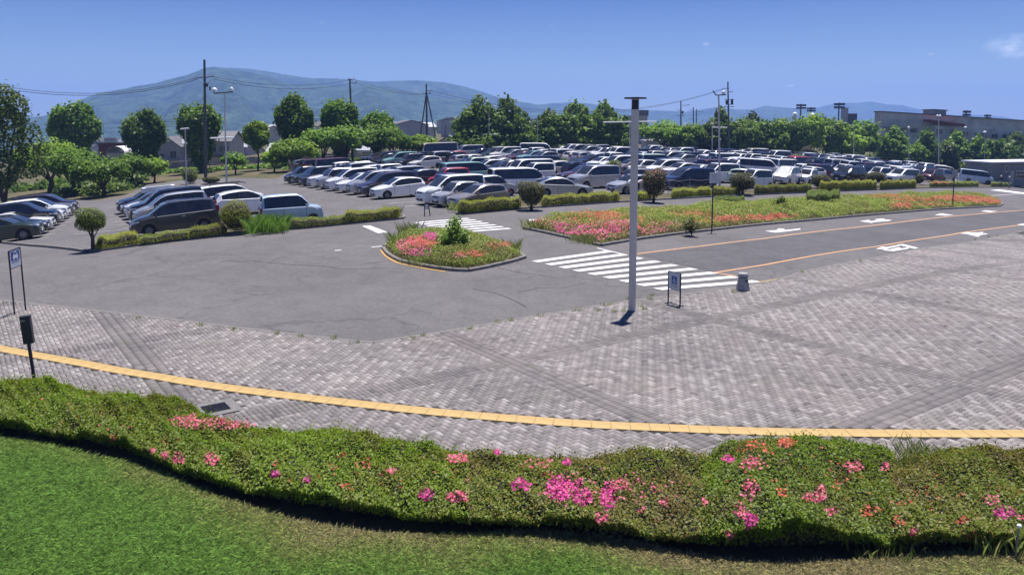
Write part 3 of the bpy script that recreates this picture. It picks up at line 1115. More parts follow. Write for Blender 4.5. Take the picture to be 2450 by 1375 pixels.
FLOW = {
    'magenta': leaf_mat('magenta_flower', [(0.50, 0.035, 0.20), (0.66, 0.06, 0.30), (0.75, 0.14, 0.40)], 0.3),
    'pink': leaf_mat('pink_flower', [(0.55, 0.07, 0.13), (0.66, 0.13, 0.22), (0.72, 0.22, 0.30)], 0.3),
    'red': leaf_mat('red_flower', [(0.50, 0.05, 0.035), (0.62, 0.11, 0.07), (0.66, 0.19, 0.12)], 0.3),
}
M_PETAL = MATS


def flower_mesh(name, C, N, size, rng=RNG):
    """Small five-petalled flowers."""
    n = len(C)
    N = unit(N)
    T = unit(np.cross(N, unit(rng.normal(size=(n, 3)))))
    B = np.cross(N, T)
    s = size * rng.uniform(0.75, 1.25, n)
    V = np.empty((n, 11, 3))
    V[:, 0] = C
    for k in range(10):
        a = 2 * math.pi * k / 10
        rr = (0.5 if k % 2 == 0 else 0.22) * s
        V[:, k + 1] = C + (T * math.cos(a) + B * math.sin(a)) * rr[:, None] + N * (0.16 * s if k % 2 == 0 else 0.1 * s)[:, None]
    base = np.arange(n)[:, None, None] * 11
    q = []
    for k in range(5):
        q.append([0, 1 + (2 * k + 9) % 10, 1 + 2 * k, 1 + (2 * k + 1) % 10])
    q = np.array(q)[None] + base
    return np_mesh(name, V.reshape(-1, 3), q.reshape(-1, 4))


def flower_pick(P3, spots, rng=RNG, gap=0.45):
    """Which points fall in the flowering patches; spots are (x, y, rx, ry, density, colour) in photo pixels."""
    px, py = proj(P3[:, 0], P3[:, 1], P3[:, 2])
    out = np.full(len(P3), -1)
    names = list(FLOW)
    for (x, y, rx, ry, d, c) in spots:
        q = ((px - x) / rx) ** 2 + ((py - y) / ry) ** 2
        pr = d * np.clip(1.25 - q, 0, 1) * ((1 - gap) + gap * np.sin(P3[:, 0] * 5.3 + 1.3 * np.sin(P3[:, 1] * 4.1)) * np.sin(P3[:, 1] * 6.1 + P3[:, 0] * 1.7))
        hit = rng.uniform(size=len(P3)) < pr
        out[hit] = names.index(c)
    return out


# ------------------------------------------------------------------ foreground azalea hedge
def arclen(path):
    p = np.array([q[:2] for q in path], float)
    d = np.concatenate([[0], np.cumsum(np.linalg.norm(np.diff(p, axis=0), axis=1))])
    return p, d


def on_path(path, f):
    p, d = path
    t = np.asarray(f) * d[-1]
    return np.stack([np.interp(t, d, p[:, 0]), np.interp(t, d, p[:, 1])], 1)


FRONT_TOP = [(-300, 960), (-100, 985), (0, 998), (200, 1028), (300, 1048), (370, 1078), (500, 1125), (600, 1150), (700, 1175), (800, 1190), (900, 1203), (1000, 1215), (1100, 1222), (1200, 1225), (1300, 1228), (1420, 1242), (1560, 1260), (1700, 1275), (1850, 1280), (2050, 1272), (2200, 1270), (2330, 1268), (2450, 1268), (2700, 1262), (3300, 1250)]
BACK_TOP = [(-300, 884), (-100, 897), (0, 906), (100, 904), (200, 922), (330, 944), (430, 948), (470, 972), (520, 1004), (620, 1016), (680, 1014), (750, 1013), (870, 1030), (930, 1048), (1000, 1052), (1100, 1068), (1200, 1080), (1400, 1080), (1560, 1073), (1690, 1078), (1735, 1046), (1790, 1032), (1860, 1027), (1940, 1031), (2000, 1040), (2060, 1062), (2110, 1074), (2150, 1088), (2200, 1072), (2330, 1062), (2450, 1074), (2700, 1068), (3300, 1058)]


def hedge_h(px):
    """Clipped height of the front hedge along its length (photo x of its crest)."""
    return 0.50 + 0.24 * math.exp(-((px - 1870) / 150.0) ** 2) + 0.05 * math.exp(-((px - 760) / 150.0) ** 2) - 0.04 * math.exp(-((px - 2150) / 60.0) ** 2)


def hedge_section(name, xa, xb, label, leafm, spots, seed, dens=2700):
    rng = np.random.default_rng(seed)
    xs = np.linspace(xa, xb, 60)
    fr = np.array([at(x, interp(FRONT_TOP, x), 0.46)[:2] for x in xs])
    bk = np.array([at(x, interp(BACK_TOP, x), hedge_h(x) - 0.03)[:2] for x in xs])
    hh = np.array([hedge_h(x) for x in xs])
    L = np.linalg.norm(np.diff(fr, axis=0), axis=1).sum()
    Wd = np.linalg.norm(fr - bk, axis=1).mean()
    t = root(name, (float(fr[30, 0]), float((fr[30, 1] + bk[30, 1]) / 2), LZ), 0, label, 'hedge', 'azalea hedge sections along the lawn')
    org = np.array(t.location)

    def surf(f, q):
        """f along, q: 0 = foot of the front face .. 0.25 = front edge .. 0.8 = back edge .. 1 = foot of the back."""
        a = np.stack([np.interp(f, np.linspace(0, 1, 60), fr[:, k]) for k in (0, 1)], 1)
        c = np.stack([np.interp(f, np.linspace(0, 1, 60), bk[:, k]) for k in (0, 1)], 1)
        h = np.interp(f, np.linspace(0, 1, 60), hh)
        w = np.clip((q - 0.25) / 0.55, 0, 1)
        xy = a + (c - a) * w[:, None]
        lump = 0.055 * np.sin(f * L * 2.3 + 2.2 * np.sin(w * 4.5) + seed) + 0.04 * np.sin(f * L * 5.9 + w * 8) * np.sin(w * 5 + f * L * 1.7) + 0.024 * np.sin(f * L * 13 + w * 17)
        top = h * (0.84 + 0.16 * np.sin(np.pi * np.clip(w, 0, 1)) ** 0.6) + lump
        z = top.copy()
        out = (a - c) / (np.linalg.norm(a - c, axis=1, keepdims=True) + 1e-9)
        fq = np.clip(q / 0.25, 0, 1)
        front = q < 0.25
        z = np.where(front, LZ + (top - LZ) * fq, z)
        bulge = np.where(front, 0.04 * np.sin(fq * np.pi) - 0.26 * (1 - fq) ** 0.8, 0)
        bq = np.clip((q - 0.8) / 0.2, 0, 1)
        back = q > 0.8
        z = np.where(back, top - (top - LZ) * bq, z)
        bulge = np.where(back, -0.06 * np.sin(bq * np.pi), bulge)
        xy = xy + out * bulge[:, None]
        # rounded shoulders
        nz = np.where(front, 0.25 + 0.6 * fq ** 3, np.where(back, 0.3, 1.0))
        nh = np.where(front, 1.0 - 0.5 * fq ** 4, np.where(back, -0.9, 0.45 * (0.5 - w) * 2))
        N = np.concatenate([out * nh[:, None], nz[:, None]], 1)
        return np.concatenate([xy, z[:, None]], 1), unit(N)
    n = int(dens * L * (Wd + 1.0))
    f = rng.uniform(0, 1, n)
    q = rng.uniform(0.03, 0.97, n)
    # fewer leaves towards the front foot, so the dark core shows as a shadow band
    keep = ~((q < 0.2) & (rng.uniform(size=n) > np.clip((q - 0.05) / 0.2, 0.05, 1) * 0.6))
    f, q = f[keep], q[keep]
    P3, N = surf(f, q)
    P3 = P3 - N * rng.uniform(-0.02, 0.07, len(P3))[:, None] + rng.normal(0, 0.008, P3.shape)
    # ragged shoots
    sh = rng.uniform(size=len(P3)) < 0.09
    P3[sh] += N[sh] * rng.uniform(0.02, 0.13, (sh.sum(), 1)) ** 1.0
    N2 = N + rng.normal(0, 0.45, N.shape)
    pick = flower_pick(P3, spots, rng, 0.12) if spots else np.full(len(P3), -1)
    lv = pick < 0
    me = leaf_mesh('foliage', P3[lv] - org, N2[lv], 0.047, 0.026, rng)
    link('foliage', me, leafm, t)
    for k, nm in enumerate(FLOW):
        s_ = pick == k
        if s_.sum() > 3:
            sel = np.where(s_)[0][::2] if nm == 'red' else np.where(s_)[0]
            me = flower_mesh('flowers', P3[sel] - org + N[sel] * 0.025, N[sel] * 0.7 + rng.normal(0, 0.4, (len(sel), 3)) + np.array([0, -0.35, 0.2]), 0.050, rng)
            tag(link('flowers', me, FLOW[nm], t), label=nm + ' azalea flowers', kind='stuff')
    # closed inner shell, coloured dark to stand in for the shade inside
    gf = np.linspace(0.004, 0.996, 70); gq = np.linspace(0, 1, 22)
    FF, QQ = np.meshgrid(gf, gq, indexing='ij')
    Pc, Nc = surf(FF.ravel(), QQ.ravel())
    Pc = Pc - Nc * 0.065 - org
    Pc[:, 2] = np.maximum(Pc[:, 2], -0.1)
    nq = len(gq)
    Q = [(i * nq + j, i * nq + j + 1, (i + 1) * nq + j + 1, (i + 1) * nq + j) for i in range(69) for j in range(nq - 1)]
    me = np_mesh('shade_core', Pc, np.array(Q))
    link('shade_core', me, M_SHADECORE, t)
    # a few bare stems on the shaded side
    mb = MB()
    for _ in range(int(L * 9)):
        ff = rng.uniform(0.01, 0.99)
        p, nrm = surf(np.array([ff, ff]), np.array([0.01, rng.uniform(0.12, 0.24)]))
        a = p[0] - nrm[0] * 0.02 - org; b_ = p[1] - nrm[1] * 0.03 - org
        b_ = b_ + np.array([rng.normal(0, 0.08), 0, 0])
        mb.tube([a, (a + b_) / 2 + rng.normal(0, 0.02, 3), b_], [0.009, 0.007, 0.004], 4, False)
    tag(mb.build('stems', mat('azalea_stem', (0.09, 0.07, 0.05), 0.9), t), kind='stuff')
    return t


S1 = [(470, 1010, 60, 18, 0.35, 'pink'), (268, 1047, 12, 8, 0.5, 'red'), (410, 1058, 25, 14, 0.16, 'red'), (365, 1080, 10, 8, 0.5, 'pink'), (428, 1098, 16, 14, 0.6, 'pink'), (395, 1090, 12, 10, 0.4, 'pink'), (200, 1000, 160, 60, 0.012, 'red')]
S2 = [(540, 1015, 90, 16, 0.40, 'pink'), (505, 1100, 18, 16, 0.7, 'pink'), (660, 1135, 14, 10, 0.8, 'magenta'), (662, 1112, 8, 8, 0.4, 'red'), (735, 1150, 12, 8, 0.6, 'magenta'), (820, 1092, 14, 10, 0.3, 'red'), (795, 1122, 12, 10, 0.4, 'red'), (865, 1115, 22, 12, 0.2, 'red'), (937, 1130, 10, 8, 0.7, 'pink'), (880, 1110, 14, 10, 0.2, 'red'), (830, 1165, 14, 8, 0.5, 'red'), (1020, 1185, 20, 16, 0.85, 'magenta'), (1100, 1190, 32, 14, 0.8, 'pink'), (1135, 1150, 20, 16, 0.6, 'magenta'), (1095, 1100, 30, 14, 0.45, 'pink'), (1130, 1090, 22, 9, 0.3, 'red'), (1085, 1135, 14, 10, 0.4, 'red'), (880, 1150, 200, 30, 0.03, 'red')]
S3 = [(1190, 1082, 10, 8, 0.7, 'magenta'), (1245, 1162, 26, 16, 0.75, 'magenta'), (1340, 1172, 38, 30, 0.9, 'magenta'), (1395, 1190, 24, 22, 0.85, 'magenta'), (1385, 1155, 10, 14, 0.7, 'magenta'), (1455, 1190, 20, 34, 0.75, 'magenta'), (1480, 1160, 26, 16, 0.7, 'pink'), (1440, 1240, 16, 12, 0.8, 'pink'), (1356, 1108, 12, 8, 0.8, 'magenta'), (1310, 1142, 26, 10, 0.3, 'red'), (1535, 1222, 10, 8, 0.6, 'pink'), (1590, 1205, 14, 14, 0.4, 'pink'), (1450, 1170, 190, 50, 0.05, 'pink'), (1280, 1110, 40, 14, 0.12, 'pink')]
S4 = [(1742, 1101, 16, 9, 0.85, 'magenta'), (1800, 1070, 40, 18, 0.35, 'red'), (1880, 1062, 26, 14, 0.65, 'red'), (1800, 1110, 30, 18, 0.35, 'pink'), (1835, 1085, 16, 12, 0.4, 'red'), (1650, 1215, 16, 14, 0.5, 'pink'), (1680, 1203, 12, 10, 0.5, 'pink'), (1795, 1175, 24, 24, 0.6, 'pink'), (1770, 1225, 14, 22, 0.6, 'pink'), (1795, 1245, 18, 22, 0.75, 'magenta'), (1745, 1280, 14, 12, 0.6, 'pink'), (1965, 1185, 14, 22, 0.75, 'pink'), (1945, 1192, 30, 12, 0.4, 'pink'), (2045, 1118, 26, 14, 0.6, 'pink'), (2118, 1117, 12, 12, 0.7, 'pink'), (2010, 1155, 20, 8, 0.5, 'red'), (2085, 1225, 26, 16, 0.6, 'red'), (1990, 1222, 18, 12, 0.4, 'pink'), (1870, 1180, 14, 12, 0.4, 'red'), (1900, 1150, 200, 80, 0.03, 'red')]
S5 = [(2150, 1250, 22, 14, 0.6, 'red'), (2185, 1270, 14, 14, 0.5, 'pink'), (2300, 1248, 20, 10, 0.6, 'red'), (2400, 1228, 32, 16, 0.7, 'magenta'), (2375, 1200, 20, 16, 0.35, 'pink'), (2160, 1203, 30, 8, 0.4, 'red'), (2450, 1240, 14, 10, 0.6, 'pink'), (2330, 1280, 20, 12, 0.3, 'red'), (2300, 1200, 150, 60, 0.03, 'red')]
hedge_section('azalea_hedge', -260, 478, 'plain green end of the azalea hedge, below the post with the box', LEAF_HEDGE, S1, 21)
hedge_section('azalea_hedge', 472, 1120, 'long clipped green azalea hedge section just below the drain grate', LEAF_HEDGE, S2, 22)
hedge_section('azalea_hedge', 1112, 1690, 'azalea hedge section carrying the large patch of magenta flowers', LEAF_BRONZE, S3, 23)
hedge_section('azalea_hedge', 1680, 2140, 'tallest azalea mound, with red flowers, reaching up to the yellow strip', LEAF_HEDGE, S4, 24)
hedge_section('azalea_hedge', 2130, 3200, 'bronze loose azalea section right of the tall mound, overgrown with grass', LEAF_BRONZE, S5, 25)


# ------------------------------------------------------------------ grass tufts and weeds
def tuft_mesh(name, pts, h, spread, per, rng, w=0.006):
    V = []
    pts = np.asarray(pts)
    n = len(pts) * per
    c = np.repeat(pts, per, axis=0) + np.concatenate([rng.normal(0, spread, (n, 2)), np.zeros((n, 1))], 1)
    hh = h * rng.uniform(0.5, 1.2, n)
    d = rng.uniform(0, 2 * np.pi, n)
    wv = np.stack([np.cos(d), np.sin(d), np.zeros(n)], 1) * w
    ln = np.concatenate([rng.normal(0, 0.28, (n, 2)) * hh[:, None], hh[:, None]], 1)
    A = np.empty((n, 4, 3))
    A[:, 0] = c - wv; A[:, 1] = c + wv
    A[:, 2] = c + ln * 0.55 + wv * 0.7
    A[:, 3] = c + ln * np.array([1.25, 1.25, 0.95])
    return np_mesh(name, A.reshape(-1, 3), np.arange(n * 4).reshape(-1, 4))


def tuft(px, py, h, spread, per, label, base=0.0, m=M_WEED, name='grass_tuft', n=5, w=0.007, group=None):
    rng = np.random.default_rng(int(px * 7 + py))
    p = at(px, py, base)
    t_ = tuft_mesh(name, np.concatenate([rng.normal(0, spread, (n, 2)), np.zeros((n, 1))], 1), h, spread * 0.5, per, rng, w)
    o = link(name, t_, m)
    o.location = p
    return tag(o, label, 'grass tuft', group, 'stuff')


tuft(2225, 1130, 0.24, 0.36, 70, 'long pale grass growing through the azalea right of the tall mound', LZ + 0.1, n=14)
tuft(2380, 1300, 0.30, 0.16, 40, 'green grass tuft at the foot of the hedge near the white-topped stake', LZ, n=8)
o = tuft(2100, 1305, 0.16, 0.22, 30, 'low grass tuft under the dark face of the tall mound', LZ, n=8)
# small weeds along the plaza kerb
rng_w = np.random.default_rng(4)
wv_ = []
for (x, y, hh) in ((1450, 732, .13), (1464, 730, .15), (1295, 757, .12), (1503, 716, .25), (1552, 716, .16), (1562, 708, .22), (1222, 768, .1), (1014, 804, .1), (1190, 772, .1), (801, 812, .12), (985, 812, .1), (1756, 700, .2), (1922, 652, .22), (2060, 626, .2), (2335, 575, .25), (2365, 568, .25), (2384, 566, .2), (1430, 745, .12), (1470, 748, .1), (1490, 745, .12), (1530, 735, .1), (1540, 742, .08), (330, 762, .08), (480, 781, .07), (560, 790, .08), (660, 800, .07), (720, 806, .09), (850, 822, .06), (1120, 788, .07), (1380, 744, .09)):
    q = at(x, y, .05)
    for _ in range(3): wv_.append((q.x + rng_w.normal(0, .04), q.y + rng_w.normal(0, .04), q.z))
o = link('weeds', tuft_mesh('weeds', np.array(wv_), .13, .03, 8, rng_w, .006), M_WEED)
tag(o, 'small weeds growing in the joint of the plaza kerb', 'weeds', None, 'stuff')
# stake with a white head at the hedge foot
p = at(2428, 1335, LZ)
t = root('marker_stake', (p.x, p.y, LZ), 0.2, 'thin grey stake with a white ball head at the hedge foot', 'stake')
MB().tube([(0, 0, -0.1), (0.03, 0.0, 0.40)], 0.012, 6).build('rod', M_STEEL, t)
bm = bmesh.new(); bmesh.ops.create_icosphere(bm, subdivisions=2, radius=0.03)
me = bpy.data.meshes.new('cap'); bm.to_mesh(me); bm.free(); smooth(me, 80)
o = link('cap', me, mat('white_plastic', (0.8, 0.8, 0.8), 0.4), t); o.location = (0.031, 0, 0.415)


# ------------------------------------------------------------------ kerbed beds and hedges in the road and the lot
def closed_bed(pts, name, label, h=0.12, corner=0):
    path = [Vector(p) for p in pts]
    path.append(path[0])
    if corner: path = smoothpath(path, corner)
    k = kerb(path, 'bed_kerb', h=h, w=0.15, ln=0.6, label=label)
    sheet(name, [tuple(p) for p in path[:-1]], h - 0.04, M_SOIL, 1.2)
    return path


LEFT_FRONT = [(215, 604), (265, 597), (332, 588), (420, 577), (497, 568.6), (620, 556), (700, 549), (777, 542), (904, 529), (968, 523.5)]
BED_LEFT = pxpoly(LEFT_FRONT + [(966, 518), (900, 515), (770, 526), (620, 541), (497, 553), (400, 565), (320, 575), (250, 586), (217, 597)])
closed_bed(BED_LEFT, 'planting_bed', 'kerb of the long bed in front of the blue-white box car')
# plain kerb at the far left
kerb([at(*p) for p in [(-120, 570), (0, 581), (80, 589), (177, 598.5), (213, 604)]], 'lot_kerb', h=0.12, label='plain kerb at the left entrance of the lot')
ISLAND_PX = [(917, 595), (921, 602), (928, 610), (940, 618), (955, 626), (990, 634), (1030, 641), (1070, 647), (1106, 650), (1128, 649.5), (1146, 645), (1190, 636), (1230, 626), (1256, 618), (1242, 607), (1212, 596), (1160, 582), (1110, 573), (1060, 569), (1000, 570), (960, 577), (932, 586), (920, 591)]
ISLAND = pxpoly(ISLAND_PX)
closed_bed(ISLAND, 'planting_bed', 'kerb of the small triangular flower island')
strip('yellow_edge_line', [at(x - 4, y + 3) for x, y in ISLAND_PX[:8]], 0.14, 0.012, M_YELLOWK, step=0.3)
RBED_PX = [(1252, 547), (1338, 565), (1400, 580), (1437, 589), (1526, 574), (1614, 562), (1720, 550), (1820, 539), (1985, 524), (2134, 511), (2245, 501.6), (2340, 497), (2390, 494), (2400, 489), (2392, 485), (2370, 480), (2320, 475), (2260, 473), (2180, 474), (2100, 477), (2000, 484), (1880, 491), (1750, 499), (1640, 507), (1500, 519), (1400, 530), (1320, 541)]
RBED = pxpoly(RBED_PX)
closed_bed(RBED, 'planting_bed', 'kerb of the long azalea bed in the middle of the road')
BACK_FRONT = [(1092, 514), (1101, 513.5), (1220, 502.5), (1320, 495), (1420, 488.5), (1503, 483), (1660, 474), (1820, 466.5), (1996, 459.5), (2217, 450.5), (2340, 449), (2424, 448.5)]
BED_BACK = pxpoly(BACK_FRONT + [(2418, 445.5), (2330, 444), (2217, 443.5), (1996, 450), (1820, 456.5), (1660, 463), (1503, 470.5), (1400, 476.5), (1300, 483), (1200, 490), (1110, 501), (1094, 509)])
closed_bed(BED_BACK, 'planting_bed', 'kerb of the far bed along the edge of the car park')


def bed_planting(name, poly, hfun, spots, leafm, dens, size, seed, label, cat='azalea bed', fsize=0.11, inset=0.18, core=True, zb=0.08):
    """Low shrubs covering a bed: foliage, flowers and a dark inside."""
    rng = np.random.default_rng(seed)
    P = np.array(poly)
    lo, hi = P.min(0), P.max(0)
    area = abs(sum(P[i - 1, 0] * P[i, 1] - P[i, 0] * P[i - 1, 1] for i in range(len(P)))) / 2
    n = int(area * dens * (hi - lo).prod() / area)
    c = rng.uniform(lo, hi, (n, 2))
    c = c[inside(c, poly)]
    d = polydist(c, list(poly) + [poly[0]])
    k = d > inset * rng.uniform(0.5, 1.2, len(c))
    c, d = c[k], d[k]
    gzv = np.array([gz(a, b_) for a, b_ in c])
    hh = hfun(c, d)
    fz = rng.uniform(0, 1, len(c)) ** 0.45
    edge = np.clip(d / 0.5, 0, 1)
    fz = np.where(rng.uniform(size=len(c)) < edge, fz ** 0.5, fz)
    z = gzv + zb + hh * fz
    P3 = np.concatenate([c, z[:, None]], 1) + rng.normal(0, 0.02, (len(c), 3))
    mid = P.mean(0)
    t = root(name, (float(mid[0]), float(mid[1]), gz(*mid) + zb), 0, label, cat)
    org = np.array(t.location)
    N = np.concatenate([rng.normal(0, 0.6, (len(c), 2)), np.ones((len(c), 1))], 1)
    pick = flower_pick(P3, spots, rng)
    lv = pick < 0
    link('foliage', leaf_mesh('foliage', P3[lv] - org, N[lv], size, size * 0.5, rng), leafm, t)
    for i, nm in enumerate(FLOW):
        s_ = pick == i
        if s_.sum() > 3:
            me = flower_mesh('flowers', P3[s_] - org + np.array([0, -0.02, 0.05]), N[s_] * 0.6 + np.array([0, -0.4, 0.3]), fsize, rng)
            tag(link('flowers', me, FLOW[nm], t), label=nm + ' azalea flowers', kind='stuff')
    return t


def lumps(c, s, a):
    return a * (np.sin(c[:, 0] * s + 1.7 * np.sin(c[:, 1] * s * 0.8)) + np.sin(c[:, 1] * s * 1.3 + 1.2 * np.sin(c[:, 0] * s * 0.9)))


# right-hand azalea bed
SR = [(1300, 540, 60, 16, 0.55, 'pink'), (1370, 553, 70, 18, 0.75, 'magenta'), (1430, 562, 60, 18, 0.75, 'pink'), (1470, 545, 60, 18, 0.6, 'magenta'), (1440, 515, 50, 10, 0.65, 'red'), (1400, 570, 40, 10, 0.5, 'pink'), (1540, 553, 60, 15, 0.7, 'pink'), (1590, 543, 40, 12, 0.65, 'pink'), (1430, 535, 150, 30, 0.22, 'red'), (1690, 530, 40, 8, 0.3, 'red'), (1760, 525, 60, 9, 0.7, 'red'), (1820, 521, 60, 8, 0.7, 'red'), (1870, 517, 40, 7, 0.6, 'red'), (1660, 512, 60, 10, 0.25, 'red'), (1860, 535, 40, 5, 0.3, 'red'), (2155, 492, 32, 8, 0.75, 'red'), (2200, 478, 80, 6, 0.55, 'red'), (2280, 474, 60, 7, 0.7, 'red'), (2330, 478, 60, 9, 0.7, 'red'), (2380, 484, 24, 7, 0.6, 'red'), (2130, 470, 60, 5, 0.35, 'red'), (2230, 490, 60, 4, 0.35, 'red')]
bed_planting('azalea_bed', RBED, lambda c, d: np.clip(0.18 + 0.45 * np.clip(d / 1.2, 0, 1) + lumps(c, 1.1, 0.09) + lumps(c, 3.4, 0.06), 0.08, 0.95), SR, LEAF_BED, 420, 0.105, 31, 'long low azalea bed in the road, pink near end, red far end', fsize=0.10)
SI = [(985, 590, 36, 22, 0.85, 'pink'), (1010, 580, 40, 16, 0.65, 'red'), (1030, 568, 20, 12, 0.7, 'magenta'), (1000, 605, 40, 10, 0.5, 'magenta'), (1130, 608, 36, 10, 0.55, 'red'), (1185, 590, 30, 8, 0.35, 'red'), (1215, 585, 12, 6, 0.3, 'red'), (1100, 612, 20, 8, 0.3, 'pink')]
bed_planting('azalea_bed', ISLAND, lambda c, d: np.clip(0.15 + 0.40 * np.clip(d / 0.9, 0, 1) + lumps(c, 2.2, 0.06), 0.1, 0.7), SI, LEAF_BED, 900, 0.075, 32, 'small triangular island of pink azaleas before the far crosswalk', fsize=0.08)


def hedge_box(px, y_front, y_back_off, h, label, leafm=LEAF_LIME, seed=1, name='clipped_hedge', size=0.075, dens=500, spots=(), cat='hedge', group=None, round_=0.14, zb=0.09):
    """Clipped hedge between pixel columns; px list of x along the front foot, y_front the matching rows."""
    rng = np.random.default_rng(seed)
    fr = np.array([at(x, y, zb)[:2] for x, y in zip(px, y_front)])
    bk = np.array([at(x, y - y_back_off, zb)[:2] for x, y in zip(px, y_front)])
    d = bk - fr
    wd = np.linalg.norm(d, axis=1, keepdims=True)
    seg = np.linalg.norm(np.diff(fr, axis=0), axis=1)
    L = seg.sum(); W_ = wd.mean()
    par = np.concatenate([[0], np.cumsum(seg)]) / L
    mid = (fr[len(fr) // 2] + bk[len(bk) // 2]) / 2
    t = root(name, (float(mid[0]), float(mid[1]), gz(*mid) + zb), 0, label, cat, group)
    org = np.array(t.location)

    def S(f, q, v):
        a = np.stack([np.interp(f, par, fr[:, k]) for k in (0, 1)], 1)
        b_ = np.stack([np.interp(f, par, bk[:, k]) for k in (0, 1)], 1)
        xy = a + (b_ - a) * q[:, None]
        g = np.array([gz(*p) for p in xy])
        ll = 0.05 * np.sin(f * L * 2.3 + seed) + 0.035 * np.sin(f * L * 6.1) + 0.03 * np.sin(q * 7 + f * L * 4)
        er = np.minimum(np.minimum(q, 1 - q) * W_, np.minimum(f, 1 - f) * L)
        rd = np.where(er < round_, round_ - np.sqrt(np.clip(round_ ** 2 - (round_ - er) ** 2, 0, None)), 0)
        return np.concatenate([xy, (g + zb + (h + ll - rd) * v)[:, None]], 1)
    nt_ = int(L * W_ * dens)
    f = rng.uniform(0, 1, nt_); q = rng.uniform(0, 1, nt_)
    Pt = S(f, q, np.ones(nt_)); Nt = np.tile([0, 0, 1.0], (nt_, 1))
    ns_ = int((2 * L + 2 * W_) * h * dens * 0.8)
    u = rng.uniform(0, 2 * L + 2 * W_, ns_)
    f2 = np.where(u < L, u / L, np.where(u < 2 * L, (u - L) / L, np.where(u < 2 * L + W_, 0.0, 1.0)))
    q2 = np.where(u < L, 0.0, np.where(u < 2 * L, 1.0, ((u - 2 * L) % W_) / W_))
    v2 = rng.uniform(0.1, 1, ns_)
    Ps = S(f2, np.clip(q2, 0, 1), v2)
    dirv = unit(np.concatenate([d.mean(0), [0]])[None])[0]
    al = np.array([dirv[1], -dirv[0], 0])
    Ns = np.where((u < L)[:, None], -dirv, np.where((u < 2 * L)[:, None], dirv, np.where((u < 2 * L + W_)[:, None], -al, al)))
    P3 = np.concatenate([Pt, Ps]); N = np.concatenate([Nt, Ns])
    P3 = P3 + N * rng.normal(0, 0.03, len(P3))[:, None] + rng.normal(0, 0.015, P3.shape)
    pick = flower_pick(P3, spots, rng) if spots else np.full(len(P3), -1)
    lv = pick < 0
    link('foliage', leaf_mesh('foliage', P3[lv] - org, N[lv] + rng.normal(0, 0.5, N[lv].shape), size, size * 0.5, rng), leafm, t)
    for i, nm in enumerate(FLOW):
        s_ = pick == i
        if s_.sum() > 3:
            tag(link('flowers', flower_mesh('flowers', P3[s_] - org, N[s_] + np.array([0, -0.3, 0.3]), 0.10, rng), FLOW[nm], t), label=nm + ' azalea flowers', kind='stuff')
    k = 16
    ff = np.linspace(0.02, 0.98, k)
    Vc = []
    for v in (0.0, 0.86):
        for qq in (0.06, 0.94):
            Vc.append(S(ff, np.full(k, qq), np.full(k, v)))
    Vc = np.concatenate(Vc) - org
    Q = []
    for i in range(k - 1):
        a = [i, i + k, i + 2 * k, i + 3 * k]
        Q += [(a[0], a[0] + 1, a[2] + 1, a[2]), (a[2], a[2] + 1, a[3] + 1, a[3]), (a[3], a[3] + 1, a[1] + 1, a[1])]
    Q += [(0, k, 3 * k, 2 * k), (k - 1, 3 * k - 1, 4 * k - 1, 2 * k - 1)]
    link('shade_core', np_mesh('shade_core', Vc, np.array(Q)), M_SHADECORE, t)  # solid core, its dark colour stands for the shade behind the leaves
    return t


def yl(front, xs, off): return [interp(front, x) - off for x in xs]


def hedge_on(front, x0, x1, off, back, h, label, seed, **kw):
    xs = list(np.linspace(x0, x1, max(4, int((x1 - x0) / 25))))
    return hedge_box(xs, yl(front, xs, off), back, h, label, seed=seed, **kw)


GH = 'low clipped hedges along the car park edge'
hedge_on(LEFT_FRONT, 232, 330, 4, 9, 0.50, 'rounded low hedge at the left tip of the near bed', 41, group=GH, round_=0.3, size=0.06, dens=700)
hedge_on(LEFT_FRONT, 334, 452, 3, 7, 0.30, 'low loose hedge in front of the dark grey minivan', 42, group=GH, leafm=LEAF_BED, size=0.06, dens=600)
hedge_on(LEFT_FRONT, 454, 540, 3, 8, 0.40, 'low bronze hedge behind the rear wheel of the dark grey minivan', 43, group=GH, leafm=LEAF_BRONZE, size=0.06, dens=700)
hedge_on(LEFT_FRONT, 690, 830, 3, 7, 0.34, 'low hedge in front of the nose of the blue-white box car', 44, group=GH, leafm=LEAF_BED, size=0.06, dens=700)
hedge_on(LEFT_FRONT, 826, 955, 3, 7, 0.48, 'yellowish hedge at the crossing end of the near bed', 45, group=GH, size=0.06, dens=700)
hedge_on(BACK_FRONT, 1098, 1245, 2.5, 5, 0.62, 'yellow-green hedge in front of the silver-brown hatchback', 46, group=GH)
hedge_on(BACK_FRONT, 1298, 1480, 3, 7, 0.50, 'long straight yellow-green hedge in front of the silver sedan', 47, group=GH)
hedge_on(BACK_FRONT, 1524, 1558, 3, 6, 0.45, 'short hedge stub beside the pale lamp post', 48, group=GH)
hedge_on(BACK_FRONT, 1608, 1700, 3, 6, 0.50, 'yellow-green hedge left of the square notice board', 49, group=GH)
hedge_on(BACK_FRONT, 1705, 1770, 3, 6, 0.50, 'yellow-green hedge right of the square notice board', 50, group=GH)
hedge_on(BACK_FRONT, 1806, 1940, 2.5, 5, 0.55, 'bronze hedge in front of the pale van with the folded windscreen shade', 51, group=GH, leafm=LEAF_BRONZE)
hedge_on(BACK_FRONT, 1962, 2096, 2.5, 5, 0.75, 'lush green hedge between the two dark round shrubs at the far bed', 52, group=GH)
hedge_on(BACK_FRONT, 2106, 2190, 2, 5, 0.70, 'green hedge left of the brown round shrub near the gatehouse', 53, group=GH)
hedge_on(BACK_FRONT, 2225, 2340, 2, 4, 0.50, 'low hedge end nearest the gatehouse', 54, group=GH, leafm=LEAF_BED, spots=[(2250, 437, 30, 4, 0.4, 'red')])
